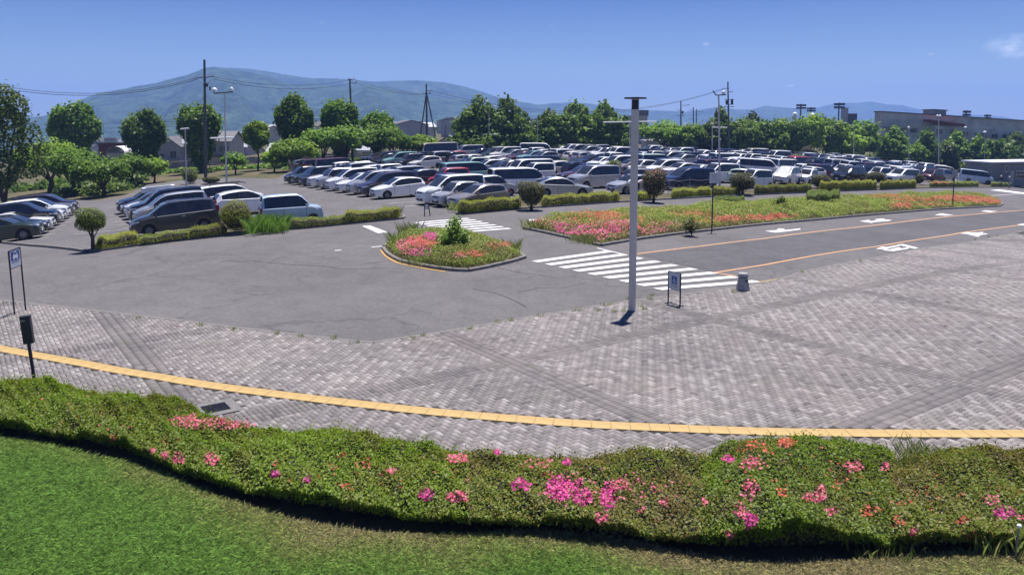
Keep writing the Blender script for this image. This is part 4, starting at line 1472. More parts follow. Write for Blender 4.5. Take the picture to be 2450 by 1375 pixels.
hedge_on([(2300, 448), (2420, 448)], 2372, 2420, 1, 4, 0.45, 'dull mound of grass at the gatehouse corner', 55, group=GH, leafm=LEAF_BED)
# box hedges standing in the azalea bed
hedge_box([1931, 1970, 2006], [500, 499, 497], 14, 0.95, 'square box hedge standing in the middle of the azalea bed', seed=61, round_=0.05, leafm=LEAF_ROUND, name='box_hedge', group='box hedges in the azalea bed')
hedge_box([1708, 1745, 1778], [499, 497, 495], 8, 0.55, 'flat box hedge behind the notice board pole', seed=62, round_=0.05, leafm=LEAF_ROUND, name='box_hedge', group='box hedges in the azalea bed')


def crown_pts(blobs, n, rng, shell=0.72):
    """Points and normals in the outer shell of a union of ellipsoids."""
    blobs = np.array(blobs, float)      # x y z rx ry rz
    vol = (blobs[:, 3] * blobs[:, 4] + blobs[:, 4] * blobs[:, 5] + blobs[:, 3] * blobs[:, 5])
    P, N = [], []
    got = 0
    while got < n:
        k = rng.choice(len(blobs), n, p=vol / vol.sum())
        d = unit(rng.normal(size=(n, 3)))
        r = rng.uniform(shell, 1.0, n) ** 0.6
        B = blobs[k]
        p = B[:, :3] + d * B[:, 3:] * r[:, None]
        nn = unit(d / B[:, 3:])
        ok = np.ones(n, bool)
        for b_ in blobs:
            q = (((p - b_[:3]) / b_[3:]) ** 2).sum(1)
            ok &= ~(q < 0.5)
        P.append(p[ok]); N.append(nn[ok]); got += ok.sum()
    return np.concatenate(P)[:n], np.concatenate(N)[:n]


def round_shrub(px, py, wpx, hpx, label, leafm, seed, trunk=0.0, size=0.07, n=2600, spots=(), base=0.08, group='round clipped shrubs', squash=1.0, name='round_shrub'):
    """Clipped ball; px,py the foot in the photograph, wpx,hpx its size there."""
    rng = np.random.default_rng(seed)
    p = at(px, py, base)
    s = p.y / FPX * 1.02
    w, h = wpx * s, hpx * s
    tr = trunk * h
    t = root(name, p, 0, label, 'shrub', group)
    ch = h - tr
    bl = [(0, 0, tr + ch * 0.5, w * 0.43, w * 0.43, ch * 0.47)]
    for _ in range(9):
        a = rng.uniform(0, 6.28); zz = rng.uniform(0.3, 0.8)
        bl.append((math.cos(a) * w * 0.2, math.sin(a) * w * 0.2, tr + ch * zz, w * 0.27, w * 0.27, ch * 0.22))
    P3, N = crown_pts(bl, n, rng, 0.8)
    P3[:, 2] = np.maximum(P3[:, 2], 0.03)
    link('foliage', leaf_mesh('foliage', P3, N + rng.normal(0, 0.5, N.shape), size, size * 0.55, rng), leafm, t)
    if spots:
        sel = rng.uniform(size=len(P3)) < 0.12
        tag(link('flowers', flower_mesh('flowers', P3[sel] * 1.01, N[sel], 0.1, rng), FLOW['pink'], t), label='faded pink flowers', kind='stuff')
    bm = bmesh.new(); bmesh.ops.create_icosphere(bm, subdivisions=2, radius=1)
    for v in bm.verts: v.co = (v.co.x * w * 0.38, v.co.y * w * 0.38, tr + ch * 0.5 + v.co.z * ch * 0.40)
    me = bpy.data.meshes.new('shade_core'); bm.to_mesh(me); bm.free()
    link('shade_core', me, M_SHADECORE, t)  # dark ball inside the leaves, painted as the inner shade
    if tr > 0.15:
        mb = MB()
        mb.tube([(0, 0, -0.15), (0.02, 0, tr * 0.6), (0.0, 0.02, tr + ch * 0.3)], [w * 0.05 + 0.03, w * 0.04 + 0.02, 0.03], 7)
        for k in range(3):
            a = k * 2.1 + 0.4
            mb.tube([(0.01, 0, tr * 0.55), (math.cos(a) * w * 0.13, math.sin(a) * w * 0.13, tr * 1.0), (math.cos(a) * w * 0.25, math.sin(a) * w * 0.25, tr + ch * 0.3)], [0.03, 0.022, 0.012], 5)
        mb.build('trunk', M_TRUNK, t)
    return t


round_shrub(222, 598, 76, 103, 'mop-headed shrub on a bare stem at the left tip of the near bed', LEAF_ROUND, 71, trunk=0.40, n=5000, size=0.06)
round_shrub(566, 556, 86, 78, 'bright round shrub between the dark minivan and the blue-white box car', LEAF_LIME, 72, n=4500, size=0.07)
round_shrub(493, 498, 52, 50, 'light green ball shrub behind the dark grey minivan roof', LEAF_LIME, 73, n=2500, size=0.09)
round_shrub(1271, 500, 70, 66, 'dark brown-green shrub in front of the white van', LEAF_DARK, 74, trunk=0.10, n=3000, size=0.1)
round_shrub(1563, 482, 62, 78, 'brownish shrub with faded flowers right of the pale lamp post', LEAF_DARK, 75, trunk=0.1, n=3000, size=0.1, spots=(1,))
round_shrub(1776, 465, 66, 52, 'dull grey-green shrub right of the notice board', LEAF_DARK, 76, trunk=0.12, n=2600, size=0.1)
round_shrub(1466, 437, 46, 54, 'tall clipped green shrub among the cars left of the pale lamp post', LEAF_ROUND, 77, n=2600, size=0.12)
round_shrub(1964, 452, 50, 36, 'spiky dark shrub in front of the small white van', LEAF_DARK, 78, n=1800, size=0.12)
round_shrub(2094, 447, 52, 38, 'open brownish shrub in the far bed before the dark trees', LEAF_DARK, 79, n=1500, size=0.12, trunk=0.2)
round_shrub(2194, 441, 36, 28, 'dark clipped ball next to the dark red van', LEAF_DARK, 80, n=1600, size=0.12)
for i, (x, y, w, h, lm, lb) in enumerate([(1247, 399, 28, 18, LEAF_ROUND, 'small green shrub between rows, below the white van on the far side'), (1345, 397, 34, 18, LEAF_ROUND, 'small green shrub between rows, left of the tall clipped one'), (1905, 396, 46, 28, LEAF_LIME, 'olive dome shrub standing among the cars'), (1930, 384, 38, 36, LEAF_DARK, 'brown ball shrub behind the olive dome'), (2042, 404, 26, 16, LEAF_DARK, 'small dark shrub among the cars before the tall trees'), (1343, 365, 20, 16, LEAF_DARK, 'tiny brown shrub at the far edge of the lot'), (1037, 384, 24, 18, LEAF_LIME, 'small yellow-green shrub next to the parked minibus'), (1672, 393, 20, 18, LEAF_DARK, 'blue-green ball shrub among the cars at the twin-lamp pole'), (1535, 376, 26, 14, LEAF_BRONZE, 'reddish shrub just right of the pale lamp post'), (455, 440, 40, 40, LEAF_BED, 'loose light shrub at the foot of the thin grey lamp pole'), (505, 438, 44, 16, LEAF_DARK, 'flat dark shrub under the utility pole'), (2114, 390, 30, 20, LEAF_DARK, 'grey-brown shrub at the far edge before the concrete hall')]):
    round_shrub(x, y, w, h, lb, lm, 90 + i, n=1100, size=0.16, base=0.0, group='shrubs among the parked cars')


# sapling and grasses on the island, tall grass at the box car
def leafy_bush(px, py, wpx, hpx, label, leafm, seed, n, size, base=0.1, name='bush', cat='bush'):
    rng = np.random.default_rng(seed)
    p = at(px, py, base)
    s = p.y / FPX
    w, h = wpx * s, hpx * s
    t = root(name, p, 0, label, cat)
    mb = MB(); PP = []; NN = []
    ns = 11
    for k in range(ns):
        a = rng.uniform(0, 6.28); r = w * 0.5 * rng.uniform(0.3, 1) * (0.9 if k else 0)
        hh = h * (1 - 0.55 * (r / (w * 0.5)) ** 1.3) * rng.uniform(0.85, 1.0)
        tip = np.array([math.cos(a) * r, math.sin(a) * r, hh])
        mid_ = np.array([tip[0] * 0.4, tip[1] * 0.4, hh * 0.55])
        mb.tube([(0, 0, -0.05), tuple(mid_), tuple(tip)], [0.02, 0.014, 0.005], 5, False)
        m_ = n // ns
        f = rng.uniform(0.25, 1.02, m_)
        pp = mid_ * (1 - f[:, None]) + tip * f[:, None] + rng.normal(0, w * 0.085, (m_, 3))
        PP.append(pp); NN.append(unit(rng.normal(0, 0.6, (m_, 3)) + np.array([0, 0, 1.0])))
    P3 = np.concatenate(PP); P3[:, 2] = np.maximum(P3[:, 2], 0.05)
    link('foliage', leaf_mesh('foliage', P3, np.concatenate(NN), size, size * 0.6, rng), leafm, t)
    tag(mb.build('stems', M_TRUNK, t), kind='stuff')
    return t


leafy_bush(1088, 612, 88, 92, 'light green broad-leaved sapling standing on the flower island', LEAF_SAP, 110, 1500, 0.15, name='sapling', cat='sapling')
leafy_bush(1868, 512, 40, 46, 'spiky young bush in the azalea bed left of the square box hedge', LEAF_ROUND, 111, 700, 0.14)
leafy_bush(1655, 560, 60, 36, 'dark weedy clump at the foot of the notice board pole', LEAF_DARK, 112, 900, 0.10)
tuft(640, 552, 0.85, 0.42, 70, 'tall bright green grass clump in front of the box car', 0.1, m=leaf_mat('tall_grass', [(0.15, 0.31, 0.035), (0.24, 0.42, 0.06), (0.33, 0.50, 0.10)], 0.5), n=14, w=0.012)
tuft(955, 592, 0.75, 0.26, 16, 'upright seeding grass stalks at the left end of the flower island', 0.1, n=10, w=0.010)
tuft(975, 568, 0.8, 0.26, 16, 'tall dry stalks at the back of the flower island', 0.1, n=8, w=0.010)
tuft(1075, 634, 0.4, 0.35, 30, 'thick weeds along the front kerb of the flower island', 0.08, n=14, w=0.010)
tuft(1010, 625, 0.3, 0.4, 24, 'short weeds below the pink flowers of the island', 0.08, n=10, w=0.010)
tuft(1170, 622, 0.4, 0.3, 26, 'bent grass at the right end of the island front', 0.08, n=10, w=0.010)
tuft(1235, 606, 0.6, 0.16, 18, 'thin dry grass at the right tip of the island', 0.08, n=6, w=0.010)
tuft(1390, 578, 0.4, 0.3, 26, 'weeds at the near corner of the azalea bed', 0.08, n=9, w=0.012)
tuft(1275, 545, 0.5, 0.3, 26, 'weeds at the left tip of the azalea bed', 0.08, n=9, w=0.012)
tuft(945, 516, 0.6, 0.25, 20, 'dry grass at the crossing end of the near bed', 0.08, n=8, w=0.012)
tuft(1105, 505, 0.6, 0.3, 24, 'dry grass at the left end of the far bed', 0.08, n=8, w=0.014)
tuft(1970, 507, 0.4, 0.9, 20, 'bronze weeds in front of the square box hedge', 0.08, n=16, w=0.014)

# ================================================================== CARS
def car_paint(name, col, metal=0.0, rough=0.32):
    m, nt, b = new_mat(name)
    ns = noise(nt, 2.2, 5.0)
    cr = ramp(nt, [(0.3, [c * 0.93 for c in col]), (0.7, [min(1, c * 1.04) for c in col])])
    nt.links.new(ns.outputs[0], cr.inputs[0]); nt.links.new(cr.outputs[0], b.inputs['Base Color'])
    b.inputs['Metallic'].default_value = metal
    b.inputs['Roughness'].default_value = rough
    b.inputs['Coat Weight'].default_value = 0.9
    b.inputs['Coat Roughness'].default_value = 0.04
    return m


PAINT = {
    'white': car_paint('white_car_paint', (0.80, 0.81, 0.82)),
    'pearl': car_paint('pearl_car_paint', (0.70, 0.69, 0.67)),
    'silver': car_paint('silver_car_paint', (0.46, 0.47, 0.49), 0.55, 0.35),
    'grey': car_paint('grey_car_paint', (0.16, 0.165, 0.18), 0.5, 0.35),
    'slate': car_paint('slate_car_paint', (0.055, 0.058, 0.075), 0.4, 0.35),
    'black': car_paint('black_car_paint', (0.012, 0.012, 0.016), 0.0, 0.2),
    'navy': car_paint('navy_car_paint', (0.018, 0.028, 0.075), 0.2, 0.3),
    'blue-white': car_paint('blue_white_car_paint', (0.52, 0.63, 0.78)),
    'light green': car_paint('light_green_car_paint', (0.50, 0.62, 0.56)),
    'dark green': car_paint('dark_green_car_paint', (0.022, 0.042, 0.030), 0.2, 0.35),
    'red': car_paint('red_car_paint', (0.45, 0.02, 0.045)),
    'maroon': car_paint('maroon_car_paint', (0.085, 0.015, 0.025), 0.2),
    'bronze': car_paint('bronze_car_paint', (0.33, 0.30, 0.29), 0.5),
    'purple': car_paint('purple_car_paint', (0.045, 0.03, 0.06), 0.3),
    'teal': car_paint('teal_car_paint', (0.22, 0.40, 0.40)),
    'beige': car_paint('beige_car_paint', (0.50, 0.46, 0.38)),
}
m, nt, b = new_mat('car_glass')
b.inputs['Base Color'].default_value = (0.012, 0.014, 0.018, 1); b.inputs['Roughness'].default_value = 0.05; b.inputs['Specular IOR Level'].default_value = 0.75
ns = noise(nt, 1.5); cr = ramp(nt, [(0.3, (0.010, 0.012, 0.016)), (0.7, (0.035, 0.04, 0.05))]); nt.links.new(ns.outputs[0], cr.inputs[0]); nt.links.new(cr.outputs[0], b.inputs['Base Color'])
M_GLASS = m
M_LAMP = mat('headlight_glass', (0.62, 0.65, 0.70), 0.12, 0.3, 0.25, 14.0, coat=1.0)
M_TAIL = mat('tail_light', (0.33, 0.015, 0.025), 0.2, 0, 0.2, 8.0, coat=1.0)
M_TRIM = mat('black_plastic', (0.02, 0.02, 0.024), 0.55, 0, 0.2, 6.0)
M_PLATE = mat('number_plate', (0.62, 0.63, 0.62), 0.5, 0, 0.06, 8.0)
M_RIM = mat('alloy_rim', (0.20, 0.205, 0.22), 0.4, 0.6, 0.12, 6.0)
M_CHROME = mat('chrome_trim', (0.6, 0.6, 0.62), 0.15, 0.9, 0.05, 4.0)
M_SHADE = mat('silver_windscreen_shade', (0.40, 0.42, 0.45), 0.6, 0.0, 0.4, 10.0)

TYPES = {
    # name: L, W, H, wheel radius, front axle, rear axle, top line, belt line, windscreen, rear glass, side glass
    'minivan': dict(L=4.55, W=1.72, H=1.80, r=.32, xf=.86, xr=3.66, top=[(0, .58), (.04, .80), (.25, .96), (.55, 1.05), (.92, 1.13), (1.62, 1.62), (2.0, 1.76), (2.6, 1.80), (3.7, 1.79), (4.25, 1.73), (4.42, 1.30), (4.50, 1.0), (4.55, .62)], belt=[(0, .66), (.5, .92), (1.0, 1.02), (4.4, 1.12), (4.55, .9)], ws=(.92, 1.9), rg=(4.25, 4.46), sg=(1.15, 4.15), tail=1.15, hl=.76),
    'tall van': dict(L=4.75, W=1.80, H=1.93, r=.33, xf=.90, xr=3.85, top=[(0, .62), (.04, .90), (.22, 1.06), (.6, 1.14), (.95, 1.20), (1.65, 1.75), (2.0, 1.90), (2.6, 1.93), (4.0, 1.92), (4.5, 1.87), (4.62, 1.40), (4.70, 1.05), (4.75, .65)], belt=[(0, .72), (.5, 1.0), (1.0, 1.10), (4.6, 1.15), (4.75, .95)], ws=(.95, 1.9), rg=(4.5, 4.66), sg=(1.15, 4.42), tail=1.2, hl=.84),
    'hatchback': dict(L=4.05, W=1.69, H=1.50, r=.31, xf=.82, xr=3.36, top=[(0, .50), (.05, .66), (.3, .82), (.7, .93), (1.05, 1.0), (1.75, 1.38), (2.1, 1.48), (2.6, 1.50), (3.2, 1.46), (3.65, 1.36), (3.92, 1.02), (4.0, .88), (4.05, .55)], belt=[(0, .58), (.5, .80), (1.1, .90), (3.6, 1.03), (4.05, .82)], ws=(1.05, 1.95), rg=(3.65, 3.95), sg=(1.25, 3.60), tail=.98, hl=.66),
    'crossover': dict(L=4.35, W=1.79, H=1.62, r=.35, xf=.86, xr=3.50, top=[(0, .60), (.05, .82), (.3, .96), (.8, 1.04), (1.2, 1.10), (1.9, 1.50), (2.2, 1.60), (2.7, 1.62), (3.4, 1.57), (3.9, 1.46), (4.2, 1.12), (4.30, .98), (4.35, .62)], belt=[(0, .68), (.5, .90), (1.2, 1.0), (3.9, 1.14), (4.35, .92)], ws=(1.2, 2.1), rg=(3.9, 4.22), sg=(1.4, 3.85), tail=1.05, hl=.80),
    'sedan': dict(L=4.55, W=1.75, H=1.46, r=.32, xf=.88, xr=3.62, top=[(0, .48), (.05, .64), (.35, .78), (.9, .89), (1.25, .95), (2.05, 1.37), (2.4, 1.45), (2.8, 1.45), (3.3, 1.38), (4.1, 1.06), (4.4, 1.02), (4.5, .95), (4.55, .55)], belt=[(0, .56), (.5, .74), (1.3, .87), (4.0, .97), (4.55, .82)], ws=(1.25, 2.2), rg=(3.3, 4.1), sg=(1.5, 3.75), tail=.88, hl=.64),
    'box car': dict(L=3.40, W=1.48, H=1.76, r=.28, xf=.60, xr=3.0, top=[(0, .58), (.04, .86), (.2, 1.0), (.5, 1.06), (.68, 1.10), (1.12, 1.62), (1.35, 1.74), (1.8, 1.76), (2.9, 1.74), (3.2, 1.68), (3.31, 1.3), (3.37, 1.0), (3.40, .55)], belt=[(0, .70), (.4, .94), (.7, 1.02), (3.3, 1.04), (3.40, .9)], ws=(.68, 1.28), rg=(3.2, 3.34), sg=(.80, 3.14), tail=.90, hl=.80),
    'small car': dict(L=3.40, W=1.48, H=1.60, r=.27, xf=.62, xr=3.0, top=[(0, .52), (.04, .72), (.25, .88), (.6, .96), (.82, 1.0), (1.35, 1.46), (1.65, 1.58), (2.0, 1.60), (2.7, 1.57), (3.1, 1.48), (3.28, 1.08), (3.36, .9), (3.40, .55)], belt=[(0, .62), (.4, .84), (.85, .93), (3.15, 1.0), (3.40, .85)], ws=(.82, 1.5), rg=(3.1, 3.32), sg=(.98, 3.05), tail=.95, hl=.70),
    'delivery van': dict(L=4.70, W=1.70, H=1.97, r=.32, xf=.75, xr=3.35, top=[(0, .62), (.03, .95), (.12, 1.12), (.3, 1.22), (.42, 1.26), (.92, 1.80), (1.2, 1.92), (1.7, 1.97), (4.3, 1.95), (4.55, 1.88), (4.63, 1.4), (4.68, 1.1), (4.70, .62)], belt=[(0, .78), (.3, 1.08), (.5, 1.12), (4.6, 1.14), (4.70, 1.0)], ws=(.42, 1.05), rg=(4.55, 4.66), sg=(.55, 4.45), tail=.98, hl=.86),
    'minibus': dict(L=6.2, W=2.05, H=2.55, r=.38, xf=1.1, xr=4.7, top=[(0, .7), (.03, 1.05), (.12, 1.30), (.22, 1.4), (.5, 2.3), (.75, 2.5), (1.2, 2.55), (5.9, 2.54), (6.1, 2.45), (6.16, 1.6), (6.19, 1.2), (6.2, .7)], belt=[(0, .9), (.2, 1.25), (6.1, 1.30), (6.2, 1.1)], ws=(.22, .62), rg=(6.1, 6.18), sg=(.4, 5.9), tail=.95, hl=.85),
}


def car_loft(T):
    """Half-section loft of the body, mirrored; returns a bmesh with material slots 0 paint, 1..4 glass."""
    L, W, H, r = T['L'], T['W'], T['H'], T['r']
    z0 = 0.21
    Ra = r + 0.055
    xs = {round(x, 4) for x, _ in T['top']} | {round(x, 4) for x, _ in T['belt']}
    for xw in (T['xf'], T['xr']):
        for k in (-1.03, -1.0, -.92, -.7, -.38, 0, .38, .7, .92, 1.0, 1.03):
            xs.add(round(xw + k * Ra, 4))
    for k in T['sg'] + T['ws'] + T['rg']: xs.add(round(k, 4))
    for k in range(1, 12): xs.add(round(L * k / 12, 4))
    xs = sorted(x for x in xs if 0 <= x <= L)
    out = [xs[0]]
    for x in xs[1:]:
        if x - out[-1] > 0.012: out.append(x)
    xs = out

    def wf(x):
        return interp([(0, .76), (.08, .86), (.25, .94), (.6, 1.0), (L - .6, 1.0), (L - .15, .965), (L, .90)], x)
    rings = []
    for x in xs:
        zt = interp(T['top'], x)
        zb = z0 + (0.03 if x < .05 or x > L - .05 else 0)
        for xw in (T['xf'], T['xr']):
            if abs(x - xw) < Ra:
                zb = max(zb, r + math.sqrt(Ra ** 2 - (x - xw) ** 2) - 0.02)
        ze = min(interp(T['belt'], x), zt - 0.05)
        w = W / 2 * wf(x)
        k = max(0.0, min(1.0, (zt - ze - 0.05) / (H - 1.0)))
        wr = w * (0.93 - 0.14 * k)
        zr = zt - 0.03 - 0.05 * k
        zm = max(zb + 0.02, min(ze - 0.02, zb + 0.45 * (ze - zb)))
        rings.append([(w * .95, zb), (w, zm), (w * .995, ze - 0.03 if ze - 0.03 > zm else ze), (w * .965, ze + 0.0), (wr, max(zr, ze + 0.005)), (wr * .84, max(zt - 0.012, ze + 0.01)), (0, max(zt, ze + 0.015))])
    bm = bmesh.new()
    VV = []
    for x, rg_ in zip(xs, rings):
        right = [bm.verts.new((L / 2 - x, y, z)) for y, z in rg_]
        left = [bm.verts.new((L / 2 - x, -y, z)) for y, z in rg_[:-1]] + [right[-1]]
        VV.append((right, left))
    for i in range(len(xs) - 1):
        xm = (xs[i] + xs[i + 1]) / 2
        for side in (0, 1):
            a, c = VV[i][side], VV[i + 1][side]
            for k in range(6):
                mi = 0
                if k == 3 and T['sg'][0] < xm < T['sg'][1]: mi = 1 + side
                if k == 5 and T['ws'][0] < xm < T['ws'][1]: mi = 3
                if k == 5 and T['rg'][0] < xm < T['rg'][1]: mi = 4
                try:
                    f = bm.faces.new((a[k], a[k + 1], c[k + 1], c[k]))
                    f.material_index = mi
                except ValueError:
                    pass
    for e in (0, -1):
        a, c = VV[e]
        for k in range(5):
            bm.faces.new((a[k], a[k + 1], c[k + 1], c[k]))
        bm.faces.new((a[5], a[6], c[5]))
    bmesh.ops.recalc_face_normals(bm, faces=bm.faces)
    return bm


def split_mesh(bm, idx, name):
    b2 = bm.copy()
    bmesh.ops.delete(b2, geom=[f for f in b2.faces if f.material_index not in idx], context='FACES')
    for f in b2.faces: f.material_index = 0
    me = bpy.data.meshes.new(name)
    b2.to_mesh(me); b2.free()
    smooth(me, 28)
    return me


def wheel_meshes(r, w=0.2, n=18):
    mb = MB()
    prof = [(r * .60, -w / 2), (r * .95, -w / 2), (r, -w / 2 + .03), (r, w / 2 - .03), (r * .95, w / 2), (r * .60, w / 2)]
    vs_ = []; fs_ = []
    for i in range(n):
        a = 2 * math.pi * i / n
        vs_ += [(math.cos(a) * p, y, math.sin(a) * p) for p, y in prof]
    for i in range(n):
        for k in range(5):
            fs_.append((i * 6 + k, i * 6 + k + 1, ((i + 1) % n) * 6 + k + 1, ((i + 1) % n) * 6 + k))
    tyre = mb.add(vs_, fs_).mesh('tyre'); smooth(tyre, 50); tyre.materials.append(M_BLACK)
    mb = MB()
    ro = r * .62
    ring = [(math.cos(2 * math.pi * i / n), math.sin(2 * math.pi * i / n)) for i in range(n)]
    for y0, sgn in ((w / 2 - .02, 1), (-w / 2 + .02, -1)):
        mb.add([(c * ro, y0, s * ro) for c, s in ring] + [(c * ro * .86, y0 + sgn * .012, s * ro * .86) for c, s in ring], [(i, (i + 1) % n, (i + 1) % n + n, i + n) for i in range(n)])
        for k in range(5):
            a = 2 * math.pi * k / 5 + .3
            d = .30; e = .16
            P_ = [(math.cos(a - e) * ro * .9, math.sin(a - e) * ro * .9), (math.cos(a + e) * ro * .9, math.sin(a + e) * ro * .9), (math.cos(a + d * 1.4) * ro * .22, math.sin(a + d * 1.4) * ro * .22), (math.cos(a - d * 1.4) * ro * .22, math.sin(a - d * 1.4) * ro * .22)]
            mb.add([(p, y0 + sgn * .010, q) for p, q in P_], [(0, 1, 2, 3)])
        mb.add([(c * ro * .25, y0 + sgn * .014, s * ro * .25) for c, s in ring], [tuple(range(n))])
        mb.add([(c * ro * .99, y0 - sgn * .03, s * ro * .99) for c, s in ring], [tuple(range(n))])
    rim = mb.mesh('rim'); rim.materials.append(M_RIM)
    return tyre, rim


PROTO = {}


def car_parts(kind):
    """List of (part name, mesh, location, parent index or None, label) for a car kind; meshes are shared by all copies."""
    if kind in PROTO: return PROTO[kind]
    T = TYPES[kind]
    L, W, H, r = T['L'], T['W'], T['H'], T['r']
    bm = car_loft(T)
    parts = []

    def P_(name, me, m=None, par=None, lab=None, loc=(0, 0, 0)):
        if m is not None: me.materials.append(m)
        parts.append((name, me, loc, par, lab)); return len(parts) - 1
    b0 = split_mesh(bm, {0}, 'body'); b0.materials.append(PAINT['white'])
    P_('body', b0)
    for mi, nm in ((1, 'side_window'), (2, 'side_window'), (3, 'windscreen'), (4, 'rear_window')):
        P_(nm, split_mesh(bm, {mi}, nm), M_GLASS)
    bm.free()
    fw = W / 2 * .88
    x2 = lambda x: L / 2 - x
    bot = MB().box((0, 0, .30), (L - .35, W * .80, .22)); bot.box((x2((T['xf'] + T['xr']) / 2), 0, .52), (T['xr'] - T['xf'] + .9, W * .74, .5))
    P_('underbody', bot.mesh('underbody'), M_TRIM)
    zt = interp(T['top'], .12)
    for s in (1, -1):
        mb = MB(); z = T['hl']; y0, y1 = fw * .52, fw * 1.02
        mb.add([(x2(-.006), s * y0, z - .05), (x2(.05), s * (y1 - .03), z - .05), (x2(.40), s * (y1 + .075), z + .045), (x2(.42), s * (y1 + .06), z + .10), (x2(.10), s * (y1 - .02), z + .085), (x2(.012), s * y0, z + .05),
                (x2(.25), s * y0, z - .05), (x2(.45), s * (y1 - .03), z), (x2(.3), s * y0, z + .04)],
               [(0, 1, 4, 5), (1, 2, 3, 4), (0, 6, 7, 2, 1), (5, 4, 3, 7, 8), (0, 5, 8, 6)])
        P_('headlight', mb.mesh('headlight'), M_LAMP)
    boxy = kind in ('minivan', 'tall van', 'box car', 'delivery van', 'minibus')
    for s in (1, -1):
        mb = MB()
        hz_ = .34 if boxy else .15
        mb.box((x2(L - .085), s * (W / 2 * .93 - .055), T['tail']), (.17, .13, hz_))
        P_('tail_light', mb.mesh('tail_light'), M_TAIL)
    mb = MB(); mb.box((x2(.02), 0, T['hl'] - .02), (.06, fw * 1.0, .10)); mb.box((x2(.01), 0, .36), (.05, fw * 1.15, .16))
    P_('grille', mb.mesh('grille'), M_TRIM)
    MBp = MB().box((x2(-.02), 0, .47), (.02, .33, .165)); P_('number_plate', MBp.mesh('number_plate'), M_PLATE)
    MBp = MB().box((x2(L + .012), 0, .80 if boxy else .62), (.02, .33, .165)); P_('number_plate', MBp.mesh('number_plate'), M_PLATE)
    mb = MB(); mb.box((x2(L - .02), 0, .40), (.08, W * .72, .10)); P_('rear_bumper', mb.mesh('rear_bumper'), M_TRIM)
    zm = interp(T['belt'], T['sg'][0]) + .07
    for s in (1, -1):
        mb = MB().box((x2(T['sg'][0] + .10), s * (W / 2 + .09), zm), (.11, .20, .15)); mb.box((x2(T['sg'][0] + .10), s * (W / 2 - .01), zm - .05), (.05, .1, .04))
        me = mb.mesh('mirror'); me.materials.append(PAINT['white']); parts.append(('mirror', me, (0, 0, 0), None, None))
    hx = (T['sg'][0] * .45 + T['sg'][1] * .55)
    for s in (1, -1):
        mb = MB()
        for k in (hx - .55, hx + .45):
            pass
        for k in (hx - .15,):
            mb.box((x2(k), s * (W / 2 * 1.0 + .006), interp(T['belt'], k) - .14), (.17, .03, .035))
        P_('door_handle', mb.mesh('door_handle'), M_CHROME)
    for s in (1, -1):
        zs = interp(T['belt'], hx)
        for k in (T['sg'][0] + .12, hx + .05):
            mb = MB().add([(x2(k) - .008, s * (W / 2 + .004), .34), (x2(k) + .008, s * (W / 2 + .004), .34), (x2(k) + .008, s * (W / 2 * .998 + .004), zs - .06), (x2(k) - .008, s * (W / 2 * .998 + .004), zs - .06)], [(0, 1, 2, 3)])
            P_('door_seam', mb.mesh('door_seam'), M_TRIM)
    # pillars between the side windows
    for s in (1, -1):
        mb = MB()
        zb_ = interp(T['belt'], hx); zr_ = interp(T['top'], hx)
        w = W / 2; k = max(0, min(1, (zr_ - zb_ - .05) / (H - 1)))
        y0, y1 = w * .965 + .004, w * (.93 - .14 * k) + .004
        zz = zr_ - .03 - .05 * k
        mb.add([(x2(hx) - .03, s * y0, zb_), (x2(hx) + .03, s * y0, zb_), (x2(hx) + .03, s * y1, zz), (x2(hx) - .03, s * y1, zz)], [(0, 1, 2, 3)])
        P_('door_pillar', mb.mesh('door_pillar'), M_TRIM)
    tyre, rim = wheel_meshes(r)
    for xw in (T['xf'], T['xr']):
        for s in (1, -1):
            i = len(parts)
            parts.append(('wheel', tyre, (x2(xw), s * (W / 2 - .115), r), None, None))
            parts.append(('rim', rim, (0, 0, 0), i, None))
    PROTO[kind] = parts
    return parts


FAR = {}


def far_car(kind):
    """One joined mesh for a car too far away to show its parts."""
    if kind in FAR: return FAR[kind]
    T = TYPES[kind]
    bm = car_loft(T)
    for f in bm.faces: f.material_index = 0 if f.material_index == 0 else 1
    for f in bm.faces: f.smooth = True
    me = bpy.data.meshes.new('parked_car')
    L, W, r = T['L'], T['W'], T['r']
    x2 = lambda x: L / 2 - x

    def box(c, s, mi):
        res = bmesh.ops.create_cube(bm, size=1, matrix=Matrix.Translation(c) @ Matrix.Diagonal((*s, 1)))
        for f in {f for v in res['verts'] for f in v.link_faces}: f.material_index = mi
    box((0, 0, .36), (L - .3, W * .8, .34), 2)
    fw = W / 2 * .88
    for s in (1, -1):
        box((x2(.14), s * fw * .80, T['hl'] + .02), (.30, .36, .12), 3)
        box((x2(L - .08), s * (W / 2 * .93 - .055), T['tail']), (.17, .13, .3), 4)
        box((x2(T['sg'][0] + .10), s * (W / 2 + .08), interp(T['belt'], T['sg'][0]) + .07), (.11, .2, .15), 0)
        for xw in (T['xf'], T['xr']):
            res = bmesh.ops.create_cone(bm, cap_ends=True, segments=10, radius1=r, radius2=r, depth=.2, matrix=Matrix.Translation((x2(xw), s * (W / 2 - .11), r)) @ Matrix.Rotation(math.pi / 2, 4, 'X'))
            for f in {f for v in res['verts'] for f in v.link_faces}: f.material_index = 2
    box((x2(.01), 0, .55), (.05, fw * .9, .28), 2)
    bm.to_mesh(me); bm.free()
    me.set_sharp_from_angle(angle=R(28))
    for m_ in (PAINT['white'], M_GLASS, M_TRIM, M_LAMP, M_TAIL): me.materials.append(m_)
    FAR[kind] = me
    return me


def set_paint(o, col):
    o.material_slots[0].link = 'OBJECT'
    o.material_slots[0].material = PAINT[col]


